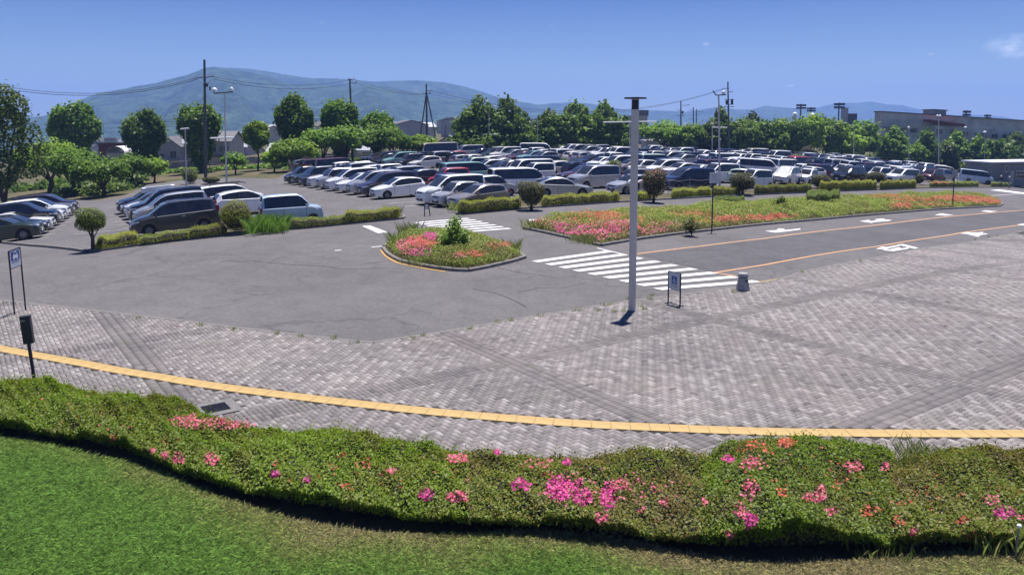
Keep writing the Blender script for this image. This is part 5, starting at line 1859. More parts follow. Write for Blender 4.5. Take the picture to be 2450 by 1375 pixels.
def ground_frame(x, y, hd):
    """Rotation that stands an object on the sloping ground, its +X along hd."""
    e = 0.8
    n = Vector((-(gz(x + e, y) - gz(x - e, y)) / (2 * e), -(gz(x, y + e) - gz(x, y - e)) / (2 * e), 1)).normalized()
    f = Vector((hd[0], hd[1], 0)); f = (f - n * f.dot(n)).normalized()
    s = n.cross(f)
    return Matrix((f, s, n)).transposed().to_euler()


CARS = []


def place_car(kind, col, front, hd, label, near=True, group=None, sc=1.0):
    """front: ground point under the front bumper; hd: unit heading."""
    T = TYPES[kind]
    c = Vector((front[0], front[1])) - Vector(hd) * T['L'] / 2
    loc = (c.x, c.y, gz(c.x, c.y) + 0.002)
    rot = ground_frame(c.x, c.y, hd)
    if near:
        t = bpy.data.objects.new('parked_car', None); COL.objects.link(t)
        t.location = loc; t.rotation_euler = rot; t.empty_display_size = .2
        objs = []
        for (nm, me, l, par, lab) in car_parts(kind):
            o = bpy.data.objects.new(nm, me); COL.objects.link(o)
            o.location = l
            o.parent = t if par is None else objs[par]
            if nm in ('body', 'mirror'): set_paint(o, col)
            objs.append(o)
    else:
        t = bpy.data.objects.new('parked_car', far_car(kind)); COL.objects.link(t)
        t.location = loc; t.rotation_euler = rot
        set_paint(t, col)
    t.scale = (sc, sc, sc)
    tag(t, label, 'car', group)
    CARS.append((c.x, c.y, t))
    return t


VV_ = Vector((0.853, 0.522)); UU_ = Vector((-0.522, 0.853))


def AB(a, b_): return UU_ * a + VV_ * b_


KW = {'minivan': 'minivan', 'tall van': 'tall minivan', 'hatchback': 'hatchback', 'crossover': 'crossover', 'sedan': 'sedan', 'box car': 'small box car', 'small car': 'small car', 'delivery van': 'delivery van'}
CW = {'white': 'white', 'pearl': 'off-white', 'silver': 'silver', 'grey': 'grey', 'slate': 'dark grey', 'black': 'black', 'navy': 'navy', 'blue-white': 'pale blue', 'light green': 'pale green', 'dark green': 'dark green', 'red': 'red', 'maroon': 'dark red', 'bronze': 'silver-brown', 'purple': 'dark purple', 'teal': 'teal', 'beige': 'beige'}

# the row at the left edge, noses to the right
l0 = Vector(at(104, 566)[:2]); l1 = Vector(at(190, 507)[:2])
ldir = (l1 - l0).normalized(); lhd = Vector((0.94, 0.34)).normalized()
for i, (kd, cl, lb) in enumerate([('crossover', 'dark green', 'dark green crossover cut by the left edge of the photo'), ('hatchback', 'black', 'black car beside the dark green crossover at the left edge'), ('sedan', 'white', 'white low sedan third from the near end of the left row'), ('tall van', 'black', 'black tall minivan fourth from the near end of the left row'), ('hatchback', 'white', 'white hatchback beyond the black tall minivan in the left row'), ('minivan', 'white', 'white minivan with a long pale roof in the left row'), ('crossover', 'grey', 'grey crossover next to last in the left row'), ('minivan', 'purple', 'dark purple minivan at the far end of the left row')]):
    place_car(kd, cl, l0 + ldir * 2.28 * i, lhd, lb, group='cars in the left row')

# the double row behind the near bed
hdm = Vector((-0.80, -0.60)).normalized()
place_car('minivan', 'slate', at(313, 568)[:2], Vector((-0.86, -0.51)).normalized(), 'dark grey minivan behind the rounded hedge, nose to the left', group='cars behind the near bed')
for a, kd, cl, lb in ((54.6, 'minivan', 'silver', 'silver minivan right behind the dark grey minivan'), (57.2, 'tall van', 'black', 'black van with a white-edged roof beyond the silver minivan'), (59.8, 'crossover', 'white', 'white car with a long white roof box'), (62.4, 'hatchback', 'purple', 'dark purple hatchback with red tail at the left lot'), (65.0, 'crossover', 'navy', 'navy crossover at the far end behind the roof-box car')):
    place_car(kd, cl, AB(a, 5.6), -VV_, lb, group='cars behind the near bed')
place_car('box car', 'blue-white', at(772, 531)[:2], Vector((0.93, 0.36)).normalized(), 'blue-white small box car with a white roof behind the near bed', group='cars behind the near bed')
for a, kd, cl, lb in ((53.2, 'crossover', 'white', 'white estate behind the round shrub, tail towards the left'), (57.4, 'minivan', 'white', 'white minivan with roof rails under the twin lamp pole'), (60.2, 'crossover', 'silver', 'silver crossover with roof bars below the utility pole'), (62.9, 'hatchback', 'white', 'white hatchback farthest in the row under the utility pole')):
    place_car(kd, cl, AB(a, 14.4), VV_, lb, group='cars behind the near bed')
# roof box and rails
for o_ in [c[2] for c in CARS if 'roof box' in c[2]['label']]:
    bm = bmesh.new(); bmesh.ops.create_cube(bm, size=1)
    bmesh.ops.bevel(bm, geom=bm.edges[:], offset=.12, segments=2)
    for v in bm.verts: v.co = (v.co.x * 2.1 - .1, v.co.y * .8, v.co.z * .34 + 1.84)
    me = bpy.data.meshes.new('roof_box'); bm.to_mesh(me); bm.free(); smooth(me, 40)
    link('roof_box', me, PAINT['white'], o_)
for o_ in [c[2] for c in CARS if 'roof rails' in c[2]['label'] or 'roof bars' in c[2]['label']]:
    top_ = 1.82 if 'minivan' in o_['label'] else 1.63
    for s in (1, -1):
        MB().tube([(1.0, s * .55, top_ - .06), (.8, s * .55, top_ + .05), (-1.3, s * .55, top_ + .05), (-1.5, s * .55, top_ - .08)], .03, 5).build('roof_rail', M_TRIM, o_)

# front row of the main lot, noses to the left
G_A = 'cars in the front row of the main lot'
for fx_, fy_, kd, cl, lb in ((-3.75, 49.6, 'hatchback', 'bronze', 'silver-brown hatchback nearest the yellow-green hedge'), (-4.95, 51.05, 'small car', 'silver', 'small silver car squeezed between the silver-brown hatchback and the white minivan')):
    place_car(kd, cl, (fx_, fy_), Vector((-0.78, -0.62)).normalized(), lb, group=G_A)
place_car('tall van', 'white', (-6.15, 52.7), -VV_, 'white tall minivan with dark lower grille left of the silver-brown hatchback', group=G_A)
for a, kd, cl, lb in ((54.4, 'hatchback', 'white', 'white hatchback standing before a two-bay gap, wheels in full view'), (57.0, 'minivan', 'purple', 'dark purple minivan just behind the white gap-side hatchback'), (59.5, 'minivan', 'silver', 'silver minivan third back from the gap in the front row'), (62.1, 'hatchback', 'white', 'white hatchback fourth back from the gap in the front row'), (64.6, 'minivan', 'white', 'white minivan fifth back from the gap in the front row'), (67.1, 'box car', 'silver', 'silver box car sixth back from the gap in the front row'), (69.6, 'crossover', 'white', 'white crossover seventh back from the gap in the front row'), (72.1, 'box car', 'navy', 'navy box car eighth back from the gap in the front row'), (74.6, 'crossover', 'dark green', 'dark green crossover ninth back from the gap in the front row'), (77.1, 'small car', 'black', 'small black car at the far end of the front row')):
    place_car(kd, cl, AB(a, 21.4), -VV_, lb, group=G_A)
# singled-out cars at the near ends of the other rows
G_B = 'cars along the far bed'
place_car('sedan', 'silver', at(1413, 469)[:2], Vector((0.97, 0.20)).normalized(), 'silver sedan right of the dark brown shrub, nose to the right', group=G_B)
place_car('delivery van', 'white', at(1304, 459)[:2], Vector((0.93, 0.36)).normalized(), 'white delivery van behind the dark brown shrub', group=G_B)
place_car('crossover', 'maroon', at(1338, 440)[:2], Vector((-0.93, -0.30)).normalized(), 'dark maroon crossover broadside, left of the tall clipped shrub', group=G_B)
place_car('small car', 'silver', at(1475, 447)[:2], -VV_, 'silver small car nosing out behind the pale lamp post', group=G_B)
place_car('tall van', 'navy', at(1588, 454)[:2], Vector((-0.90, -0.38)).normalized(), 'dark navy tall van behind the square notice board', group=G_B)
place_car('hatchback', 'light green', at(1840, 445)[:2], Vector((0.93, -0.30)).normalized(), 'pale green hatchback half hidden by the grey-green shrub', group=G_B)
place_car('minivan', 'pearl', at(1862, 441)[:2], Vector((-0.62, -0.78)).normalized(), 'off-white minivan with a silver shade folded in its windscreen', group=G_B)
_shade_car = CARS[-1][2]
place_car('small car', 'white', at(1915, 440)[:2], Vector((-0.66, -0.75)).normalized(), 'small white car right of the van with the windscreen shade', group=G_B)
place_car('tall van', 'black', at(2000, 437)[:2], Vector((-0.80, -0.6)).normalized(), 'black boxy van above the lush green hedge', group=G_B)
place_car('delivery van', 'white', at(2130, 433)[:2], Vector((-0.72, -0.69)).normalized(), 'white delivery van left of the dark clipped ball shrub', group=G_B)
place_car('box car', 'maroon', at(2212, 434)[:2], Vector((-0.84, -0.54)).normalized(), 'dark red box car at the right end of the lot', group=G_B)
place_car('delivery van', 'blue-white', at(2372, 443)[:2], Vector((0.97, -0.24)).normalized(), 'pale blue van nearest the gatehouse', group=G_B)
place_car('minivan', 'pearl', at(2300, 428)[:2], Vector((0.9, -0.3)).normalized(), 'off-white minivan behind the pale blue van', group=G_B)
place_car('delivery van', 'white', at(1865, 424)[:2], Vector((0.92, -0.35)).normalized(), 'white estate van with visible side windows left of the windscreen-shade van', group=G_B)
# shade inside the off-white minivan's windscreen
me = [p for p in car_parts('minivan') if p[0] == 'windscreen'][0][1].copy()
for v in me.vertices: v.co.z += 0.012; v.co.x += 0.012; v.co.y *= .9
me.materials.clear(); me.materials.append(M_SHADE)
o = bpy.data.objects.new('sun_shade', me); COL.objects.link(o); o.parent = _shade_car
# the minibus on the far side
place_car('minibus', 'beige', at(1002, 386)[:2], Vector((-0.80, -0.60)).normalized(), 'cream minibus under the cherry trees at the far edge', group='vehicles at the far edge of the lot')
place_car('delivery van', 'white', at(1322, 378)[:2], Vector((0.98, -0.12)).normalized(), 'tall white van standing above the other cars at the far edge', group='vehicles at the far edge of the lot')
CARS[-1][2].scale = (1.15, 1.15, 1.15)
place_car('hatchback', 'red', at(1050, 388)[:2], Vector((-0.93, -0.36)).normalized(), 'bright red hatchback among white cars near the minibus', group='vehicles at the far edge of the lot')
place_car('delivery van', 'teal', at(1172, 437)[:2], Vector((0.88, 0.46)).normalized(), 'teal and white van in the third row, broadside', group='vehicles at the far edge of the lot')
place_car('box car', 'red', at(1030, 455)[:2], Vector((-0.85, -0.52)).normalized(), 'dark red car behind the white gap-side hatchback', group='vehicles at the far edge of the lot')

# the remaining rows, filled bay by bay up to the lot's edges
rngc = random.Random(12)
ROWS = [(31.0, 1), (38.4, -1), (48.2, 1), (55.4, -1), (65.2, 1), (72.4, -1), (82.2, 1), (89.4, -1), (99.2, 1), (106.4, -1), (116.2, 1), (123.4, -1), (133.2, 1)]
KINDS = ['minivan', 'minivan', 'tall van', 'hatchback', 'hatchback', 'crossover', 'crossover', 'sedan', 'box car', 'box car', 'small car', 'small car', 'delivery van']
COLS = ['white'] * 20 + ['pearl'] * 7 + ['silver'] * 10 + ['grey'] * 2 + ['slate'] * 1 + ['black'] * 5 + ['navy'] * 3 + ['maroon'] * 2 + ['purple'] * 2 + ['bronze'] * 2 + ['blue-white', 'light green', 'beige', 'teal', 'red', 'dark green']
FARLIM = [(640, 424), (690, 414), (800, 398), (950, 388), (1100, 377), (1225, 371), (1500, 370), (1700, 374), (1830, 380), (1960, 385), (2080, 391), (2200, 401), (2300, 413), (2360, 426)]
ORD = ['first', 'second', 'third', 'fourth', 'fifth', 'sixth', 'seventh', 'eighth', 'ninth', 'tenth', 'eleventh', 'twelfth', 'thirteenth', 'fourteenth', 'fifteenth', 'sixteenth', 'seventeenth', 'eighteenth', 'nineteenth', 'twentieth', 'twenty-first', 'twenty-second', 'twenty-third', 'twenty-fourth', 'twenty-fifth', 'twenty-sixth', 'twenty-seventh', 'twenty-eighth', 'twenty-ninth', 'thirtieth']
total = len(CARS)
for ri, (bq, sgn) in enumerate(ROWS):
    a = 20.0; cnt = 0
    while a < 150:
        a += 2.55
        f = AB(a, bq)
        c = f - VV_ * sgn * 2.1
        if c.y < 40: continue
        px, py = proj(c.x, c.y, gz(c.x, c.y))
        pfx, pfy = proj(f.x, f.y, gz(f.x, f.y))
        if px > 2340 or px < 640: continue
        mx_ = max(px, pfx)
        if max(py, pfy) > interp(BACK_FRONT, mx_) - (17 if mx_ < 1700 else 13): continue
        if min(py, pfy) < interp(FARLIM, px): continue
        if any((q[0] - c.x) ** 2 + (q[1] - c.y) ** 2 < (2.45 if abs((Vector((q[0], q[1])) - c).dot(UU_)) > 1.2 else 4.3) ** 2 for q in CARS): continue
        if any((q[0] - c.x) ** 2 + (q[1] - c.y) ** 2 < 2.6 ** 2 for q in [at(1466, 437), at(1905, 396), at(1247, 399), at(1345, 397)]) : continue
        if rngc.random() < 0.05: continue
        if total >= 296: break
        kd = rngc.choice(KINDS); cl = rngc.choice(COLS)
        near = c.length < 84
        cnt += 1
        lb = f'{CW[cl]} {KW[kd]}, {ORD[cnt - 1]} from the bed in {ORD[ri]} row behind the front'
        place_car(kd, cl, f + VV_ * sgn * rngc.uniform(-.25, .2) + UU_ * rngc.uniform(-.12, .12), (VV_ * sgn + UU_ * rngc.uniform(-.04, .04)).normalized(), lb, near, f'cars in the {ORD[ri]} row behind the front row')
        total += 1
print('CARS', total, [round(c[1]) for c in CARS[-5:]])

# bay lines between the cars
for (bq, sgn, a0, a1) in [(21.4, -1, 40.4, 79), (5.2, -1, 46.3, 66), (14.6, 1, 43.5, 66), (31.0, 1, 38, 80), (38.4, -1, 50, 84), (48.2, 1, 48, 84), (55.4, -1, 46, 88)]:
    a = a0
    while a < a1:
        p = AB(a, bq + sgn * 0.35); q = AB(a, bq - sgn * 4.8)
        px, py = proj(p.x, p.y, gz(p.x, p.y))
        if 640 < px < 2340 and py < interp(BACK_FRONT, px) - 16 or px < 800 and py < 560:
            strip('bay_line', [p, q], 0.13, 0.008, M_BAY, step=1.2)
        a += 2.55
for i in range(9):
    p = l0 + ldir * (2.28 * i - 1.15)
    strip('bay_line', [p + lhd * .5, p - lhd * 4.6], 0.13, 0.008, M_BAY, step=1.2)
strip('bay_line', [at(178, 561), at(330, 546)], 0.13, 0.008, M_BAY)
strip('bay_line', [at(256, 497), at(272, 495)], 0.16, 0.008, M_BAY)

# ================================================================== TREES
LEAF_TREE = {
    'clipped': leaf_mat('clipped_tree_leaf', [(0.07, 0.15, 0.018), (0.13, 0.245, 0.028), (0.23, 0.36, 0.05)], 0.5),
    'cherry': leaf_mat('cherry_leaf', [(0.10, 0.20, 0.024), (0.17, 0.30, 0.038), (0.27, 0.41, 0.06)], 0.52),
    'light': leaf_mat('light_tree_leaf', [(0.17, 0.29, 0.03), (0.25, 0.39, 0.045), (0.35, 0.48, 0.075)], 0.55),
    'conifer': leaf_mat('conifer_leaf', [(0.075, 0.15, 0.018), (0.14, 0.24, 0.03), (0.23, 0.335, 0.048)], 0.5),
    'deep': leaf_mat('dark_tree_leaf', [(0.045, 0.085, 0.018), (0.10, 0.16, 0.03), (0.18, 0.24, 0.05)], 0.42),
    'mixed': leaf_mat('mixed_tree_leaf', [(0.08, 0.17, 0.022), (0.15, 0.26, 0.035), (0.26, 0.37, 0.06)], 0.5),
}


def crown_blobs(kind, w, h, rng, tr):
    """Ellipsoids making up a crown of width w between heights tr and h."""
    B = []
    ch = h - tr
    if kind == 'clipped':
        B.append((0, 0, tr + ch * .60, w * .40, w * .40, ch * .32))
        B.append((0, 0, tr + ch * .33, w * .27, w * .27, ch * .30)); B.append((0, 0, tr + ch * .12, w * .15, w * .15, ch * .16))
        for k in range(20):
            a = rng.uniform(0, 6.28); e = rng.uniform(-.35, 1.0)
            r = .34 * math.sqrt(max(0, 1 - max(0, e) ** 2 * .8)) * (1 if e > 0 else 1 + e * 0.7)
            B.append((math.cos(a) * w * r, math.sin(a) * w * r, tr + ch * (.58 + .28 * e), w * .15, w * .15, ch * .12))
    elif kind == 'spread':
        for k in range(24):
            a = rng.uniform(0, 6.28); r = math.sqrt(rng.uniform(0, 1)) * .36
            zt = 0.86 - 1.3 * r * r * 3 * .5 + rng.uniform(-.16, .06)
            B.append((math.cos(a) * w * r, math.sin(a) * w * r, tr + ch * max(.2, zt) - ch * .08, w * rng.uniform(.13, .20), w * rng.uniform(.13, .20), ch * rng.uniform(.12, .20)))
    elif kind == 'conifer':
        n = 13
        for k in range(n):
            f = k / (n - 1)
            rr = w * .56 * (1 - f) ** .62 * rng.uniform(.82, 1.12) + w * .04
            z = tr + ch * (.06 + .92 * f)
            m_ = 6 if f < .7 else 3
            a0 = rng.uniform(0, 6.28)
            for j in range(m_):
                a = a0 + 6.28 * j / m_ + rng.uniform(-.4, .4)
                q = rr * rng.uniform(.4, .68)
                B.append((math.cos(a) * q, math.sin(a) * q, z + rng.uniform(-.02, .02) * ch, rr * .38, rr * .38, ch * .055))
        B.append((0, 0, tr + ch * .35, w * .22, w * .22, ch * .35))
    else:
        B.append((0, 0, tr + ch * .5, w * .34, w * .34, ch * .38))
        for k in range(22):
            a = rng.uniform(0, 6.28); e = rng.uniform(-.8, 1.0)
            r = .33 * math.sqrt(max(0.05, 1 - e * e * .75))
            B.append((math.cos(a) * w * r, math.sin(a) * w * r, tr + ch * (.5 + .36 * e), w * rng.uniform(.13, .2), w * rng.uniform(.13, .2), ch * rng.uniform(.11, .17)))
    return B


def tree(px, py, top, wpx, kind, leafk, label, seed, name='tree', cat='tree', group=None, trunk=0.25, nmul=1.0, Y=None, lsz=1.0, dens=0.30):
    rng = np.random.default_rng(seed)
    p = at(px, py, -0.14) if Y is None else along(px, py, Y)
    if Y is not None: p.z = gz(p.x, p.y) - 0.14
    s = p.y / FPX
    h = along(px, top, p.y).z - p.z
    w = wpx * s
    tr = trunk * h
    t = root(name, p, 0, label, cat, group)
    bl = crown_blobs(kind, w, h, rng, tr)
    n = int(min(9000, max(1200, wpx * (h / s) * dens * nmul)))
    P3, N = crown_pts(bl, n, rng, 0.62)
    # shoots beyond the outline
    k = rng.uniform(size=n) < (.14 if kind != 'conifer' else .10)
    P3[k] += N[k] * rng.uniform(.0, .09 * w, (k.sum(), 1)) + np.array([0, 0, 1]) * rng.uniform(0, .05 * h, (k.sum(), 1)) * np.clip(N[k][:, 2:], 0, 1)
    nl = int(n * .95)
    link('crown', leaf_mesh('crown', P3[:nl], N[:nl] * .8 + rng.normal(0, .6, (nl, 3)) + np.array([0, 0, .25]), s * 8.5 * lsz, s * 5.2 * lsz, rng), LEAF_TREE[leafk], t)
    mb = MB()
    r0 = max(.10, w * .035)
    if kind in ('spread', 'round'):
        mb.tube([(0, 0, -.3), (.04 * w, 0, tr * .8), (.02 * w, .02 * w, tr * 1.1)], [r0 * 1.2, r0 * .85, r0 * .7], 8)
        for j in range(5):
            a = j * 1.257 + rng.uniform(-.3, .3)
            q = w * rng.uniform(.2, .32)
            mb.tube([(.02 * w, .01 * w, tr * .85), (math.cos(a) * q * .45, math.sin(a) * q * .45, tr + (h - tr) * .25), (math.cos(a) * q, math.sin(a) * q, tr + (h - tr) * .62)], [r0 * .6, r0 * .42, r0 * .15], 6)
    else:
        mb.tube([(0, 0, -.3), (.0, .02, tr), (0.02, 0, h * .6), (0, 0, h * .93)], [r0 * 1.1, r0 * .9, r0 * .5, r0 * .1], 8)
        for j in range(6):
            a = j * 1.05 + rng.uniform(-.3, .3); z = tr + (h - tr) * rng.uniform(.1, .55)
            q = w * rng.uniform(.18, .3)
            mb.tube([(0, 0, z), (math.cos(a) * q, math.sin(a) * q, z + h * .08)], [r0 * .35, r0 * .1], 5)
    mb.build('trunk', M_TRUNK, t, 40)
    return t


GT1 = 'pollarded trees behind the left lot'
for i, (x, b_, tp_, w, lb) in enumerate([(185, 428, 238, 116, 'first egg-shaped pollarded tree, beside the big dark tree at the left edge'), (350, 420, 257, 106, 'egg-shaped pollarded tree in front of the lilac-grey house'), (482, 413, 243, 106, 'egg-shaped pollarded tree with the utility pole in front of it'), (706, 398, 223, 98, 'tall vase-shaped pollarded tree above the yellow-green cherry'), (816, 392, 232, 92, 'pollarded tree crossed by the thin utility pole')]):
    tree(x, b_, tp_, w, 'clipped', 'clipped', lb, 200 + i, 'pollarded_tree', group=GT1, trunk=.07, dens=.42)
tree(617, 408, 288, 62, 'round', 'light', 'slim light green tree with bare trunk behind the left fence', 206, trunk=.36)
tree(905, 384, 266, 84, 'clipped', 'clipped', 'broad dark green tree behind the cherry row', 207, 'pollarded_tree', trunk=.2)
GT2 = 'cherry trees along the edge of the lot'
for i, (x, b_, tp_, w, lk, lb) in enumerate([(118, 462, 338, 140, 'light', 'wide light green cherry tree next to the big dark tree'), (172, 468, 352, 120, 'cherry', 'cherry tree below the first pollarded tree'), (245, 470, 378, 120, 'cherry', 'low cherry tree at the bank behind the left row of cars'), (312, 448, 372, 96, 'cherry', 'cherry tree before the white arched roof'), (368, 438, 378, 66, 'light', 'small cherry tree at the right end of the left group'), (562, 418, 366, 54, 'cherry', 'small cherry tree right of the twin lamp pole on brown earth'), (655, 412, 362, 56, 'light', 'thin young tree left of the yellow-green cherry'), (706, 410, 333, 104, 'light', 'yellow-green cherry tree at the left end of the row'), (772, 402, 302, 84, 'cherry', 'cherry tree with dark trunk right of the yellow-green one'), (826, 398, 300, 96, 'cherry', 'cherry tree below the thin utility pole'), (898, 392, 298, 98, 'mixed', 'cherry tree with a thick trunk left of the thin lamp pole'), (938, 390, 305, 72, 'cherry', 'cherry tree right of the thin lamp pole'), (980, 386, 326, 60, 'cherry', 'small cherry tree left of the braced pole'), (1012, 386, 322, 66, 'light', 'small cherry tree under the braced pole'), (1582, 366, 294, 112, 'cherry', 'spreading tree with a forked dark trunk before the pale wall')]):
    tree(x, b_, tp_, w * 1.18, 'spread', lk, lb, 220 + i, 'cherry_tree', group=GT2, trunk=.27, dens=.5)
GT3 = 'tall feathery trees behind the lot'
for i, (x, b_, tp_, w, lb) in enumerate([(1146, 370, 230, 98, 'leftmost tall feathery conifer of the middle clump'), (1214, 369, 231, 84, 'second tall feathery conifer with a pointed top'), (1252, 368, 268, 52, 'shorter conifer at the right flank of the first two'), (1312, 367, 262, 80, 'broad conifer behind the thin white lamp pole'), (1376, 366, 243, 86, 'tall conifer left of centre in the second clump'), (1446, 366, 242, 78, 'pointed conifer just left of the pale lamp post'), (1492, 366, 278, 44, 'narrow dark conifer hidden by the pale lamp post'), (1722, 372, 256, 58, 'pointed conifer behind the twin-armed lamp pole')]):
    tree(x, b_, tp_, w * 1.45, 'conifer', 'conifer', lb, 240 + i, 'conifer', group=GT3, trunk=.05, dens=.55)
for i, (x, b_, tp_, w, lb) in enumerate([(1112, 370, 276, 64, 'lower round tree at the left flank of the conifers'), (1182, 369, 262, 92, 'lower round tree between the first two conifers'), (1242, 368, 288, 74, 'lower round tree under the shorter conifer'), (1344, 367, 268, 88, 'lower round tree left of the tall middle conifer'), (1412, 366, 268, 88, 'lower round tree left of the pointed conifer'), (1474, 366, 286, 74, 'lower round tree just left of the pale lamp post')]):
    tree(x, b_, tp_, w, 'round', 'conifer', lb, 330 + i, group='filler trees between the conifers', trunk=.08, dens=.42)
GT4 = 'leafy trees behind the right part of the lot'
for i, (x, b_, tp_, w, kd, lk, lb) in enumerate([(1645, 369, 297, 96, 'round', 'mixed', 'rounded tree right of the spreading tree'), (1692, 371, 288, 90, 'round', 'deep', 'dark tree left of the twin-armed lamp pole'), (1768, 374, 284, 100, 'round', 'mixed', 'green tree at the foot of the pole with transformers'), (1800, 366, 268, 96, 'conifer', 'deep', 'row of spiky far tree tops right of the transformer pole'), (1832, 376, 290, 110, 'round', 'cherry', 'broad tree above the brown ball shrub'), (1886, 378, 282, 112, 'round', 'mixed', 'tree below the left stadium lights'), (1925, 380, 274, 96, 'round', 'light', 'yellow-green tree top under the stadium lights'), (1982, 382, 276, 116, 'round', 'mixed', 'wide tree left of the concrete hall, below the tall stadium light'), (2020, 386, 316, 96, 'round', 'light', 'light green rounded tree before the darker wide one'), (2062, 388, 290, 84, 'round', 'cherry', 'tree touching the left end of the concrete hall'), (2137, 394, 303, 88, 'conifer', 'mixed', 'pointed tree in front of the left end of the concrete hall'), (2186, 398, 342, 70, 'round', 'cherry', 'low tree under the windows of the concrete hall'), (2214, 400, 308, 66, 'conifer', 'mixed', 'slim pointed tree left of the red porch roof'), (2254, 402, 340, 70, 'round', 'deep', 'dark low tree below the red porch roof'), (2284, 404, 312, 76, 'conifer', 'mixed', 'pointed light-topped tree right of the red porch roof'), (2336, 410, 322, 70, 'conifer', 'cherry', 'feathery tree left of the gatehouse roof'), (2392, 416, 330, 92, 'round', 'mixed', 'tree behind the gatehouse roof'), (2446, 420, 318, 90, 'round', 'deep', 'dark tree at the right edge behind the gatehouse')]):
    tree(x, b_, tp_, w, kd, lk, lb, 260 + i, group=GT4, trunk=.12, dens=.42)
tree(8, 512, 196, 190, 'round', 'deep', 'big dark tree cut by the left edge of the photo', 290, trunk=.08, dens=.40, lsz=.95)
# dim undergrowth behind the last cars
def undergrowth(pxs_, y0, hpx, label, seed, lk='deep', line=None):
    rng = np.random.default_rng(seed)
    P3 = []; N = []
    for x in np.arange(pxs_[0], pxs_[1], 3.0):
        b_ = at(float(x), interp(line or FARLIM, x) - y0, -.14)
        hh = hpx * b_.y / FPX * (0.75 + .25 * math.sin(x * .06) + .15 * math.sin(x * .23))
        k = 26
        P3.append(np.array(b_) + np.stack([rng.normal(0, .5, k), rng.normal(0, .8, k), rng.uniform(0, max(.2, hh), k)], 1))
    P3 = np.concatenate(P3)
    N = rng.normal(0, .6, P3.shape) + np.array([0, -.3, .8])
    o = link('undergrowth', leaf_mesh('undergrowth', P3, N, .55, .36, rng), LEAF_TREE[lk])
    tag(o, label, 'undergrowth', None, 'stuff')


undergrowth((1090, 1520), 5, 20, 'dark undergrowth beneath the feathery conifers', 301)
undergrowth((1600, 2360), 6, 26, 'dark undergrowth beneath the leafy trees on the right', 302)
undergrowth((690, 1080), 9, 5, 'low rough grass under the cherry trees', 303, 'mixed')
BANK = [(-60, 486), (60, 478), (150, 470), (235, 470), (300, 458), (345, 434), (400, 424), (520, 418), (680, 408)]
undergrowth((150, 350), 4, 26, 'dark shrubs on the bank behind the left lot', 304, 'deep', BANK)
undergrowth((40, 330), 22, 22, 'leafy shrubs higher on the bank at the left', 305, 'mixed', BANK)
undergrowth((360, 690), 10, 9, 'low green weeds along the left fence', 306, 'mixed', BANK)
# far low trees at the foot of the mountain
rngt = random.Random(5)
def treeline(xs, Y, hpx, label, seed):
    rng = np.random.default_rng(seed)
    P3 = []
    for x in np.arange(xs[0], xs[1], 2.2):
        q = along(float(x), 300, Y); q.z = gz(q.x, q.y) - .14
        hh = hpx * Y / FPX * (0.6 + .25 * math.sin(x * .043) + .2 * math.sin(x * .19) + .12 * math.sin(x * .47))
        k = 14
        P3.append(np.array(q) + np.stack([rng.normal(0, 2.0, k), rng.normal(0, 4, k), rng.uniform(0, max(1.2, hh), k)], 1))
    P3 = np.concatenate(P3)
    o = link('distant_treeline', leaf_mesh('distant_treeline', P3, rng.normal(0, .5, P3.shape) + np.array([0, -.2, .8]), Y * .0042, Y * .003, rng), LEAF_TREE['deep'])
    tag(o, label, 'trees', None, 'stuff')


treeline((-120, 1120), 420, 17, 'far band of trees at the foot of the mountain', 311)
treeline((1480, 2500), 330, 26, 'far trees filling the gap behind the right-hand trees', 312)

# ================================================================== BUILDINGS
M_WALLA = mat('lilac_grey_wall', (0.36, 0.35, 0.38), 0.85, 0, 0.08, 1.5)
M_WALLB = mat('cream_wall', (0.46, 0.44, 0.39), 0.85, 0, 0.1, 1.5)
M_CONW = mat('stained_concrete_wall', (0.50, 0.49, 0.47), 0.9, 0, 0.3, 0.35, 0.2, detail=8)
M_ROOFG = mat('grey_roof', (0.12, 0.12, 0.13), 0.6, 0.1, 0.15, 2.0)
M_ROOFL = mat('pale_metal_roof', (0.40, 0.41, 0.44), 0.4, 0.3, 0.08, 2.0)
M_ROOFR = mat('red_brown_roof', (0.20, 0.05, 0.045), 0.7, 0, 0.2, 2.0)
M_WIN = mat('window_glass', (0.03, 0.038, 0.05), 0.08, 0, 0.4, 1.0, spec=0.8)
M_FRAME = mat('window_frame', (0.5, 0.5, 0.52), 0.5, 0.2, 0.08, 3.0)
M_DKTRIM = mat('dark_trim', (0.05, 0.05, 0.055), 0.6)


def facing_frame(p, rz):
    """Axes of a building: x along its front, y into the depth."""
    return Vector((math.cos(rz), math.sin(rz), 0)), Vector((-math.sin(rz), math.cos(rz), 0))


def window(par, x, z, w, h, y=-0.01, bars=1):
    """Window on the front (-y) wall: frame part with pane sub-parts, recessed glass."""
    mb = MB()
    t = .07
    mb.box((x, y - .02, z + h / 2 - t / 2), (w, .10, t)); mb.box((x, y - .02, z - h / 2 + t / 2), (w, .12, t))
    mb.box((x - w / 2 + t / 2, y - .02, z), (t, .10, h - 2 * t)); mb.box((x + w / 2 - t / 2, y - .02, z), (t, .10, h - 2 * t))
    for k in range(bars):
        mb.box((x - w / 2 + w * (k + 1) / (bars + 1), y - .015, z), (.05, .07, h - 2 * t))
    f = mb.build('window', M_FRAME, par)
    for k in range(bars + 1):
        x0 = x - w / 2 + t + (w - 2 * t) * (k + .5) / (bars + 1)
        MB().box((x0, y + .005, z), ((w - 2 * t) / (bars + 1) - .03, .03, h - 2 * t)).build('pane', M_WIN, f)
    return f


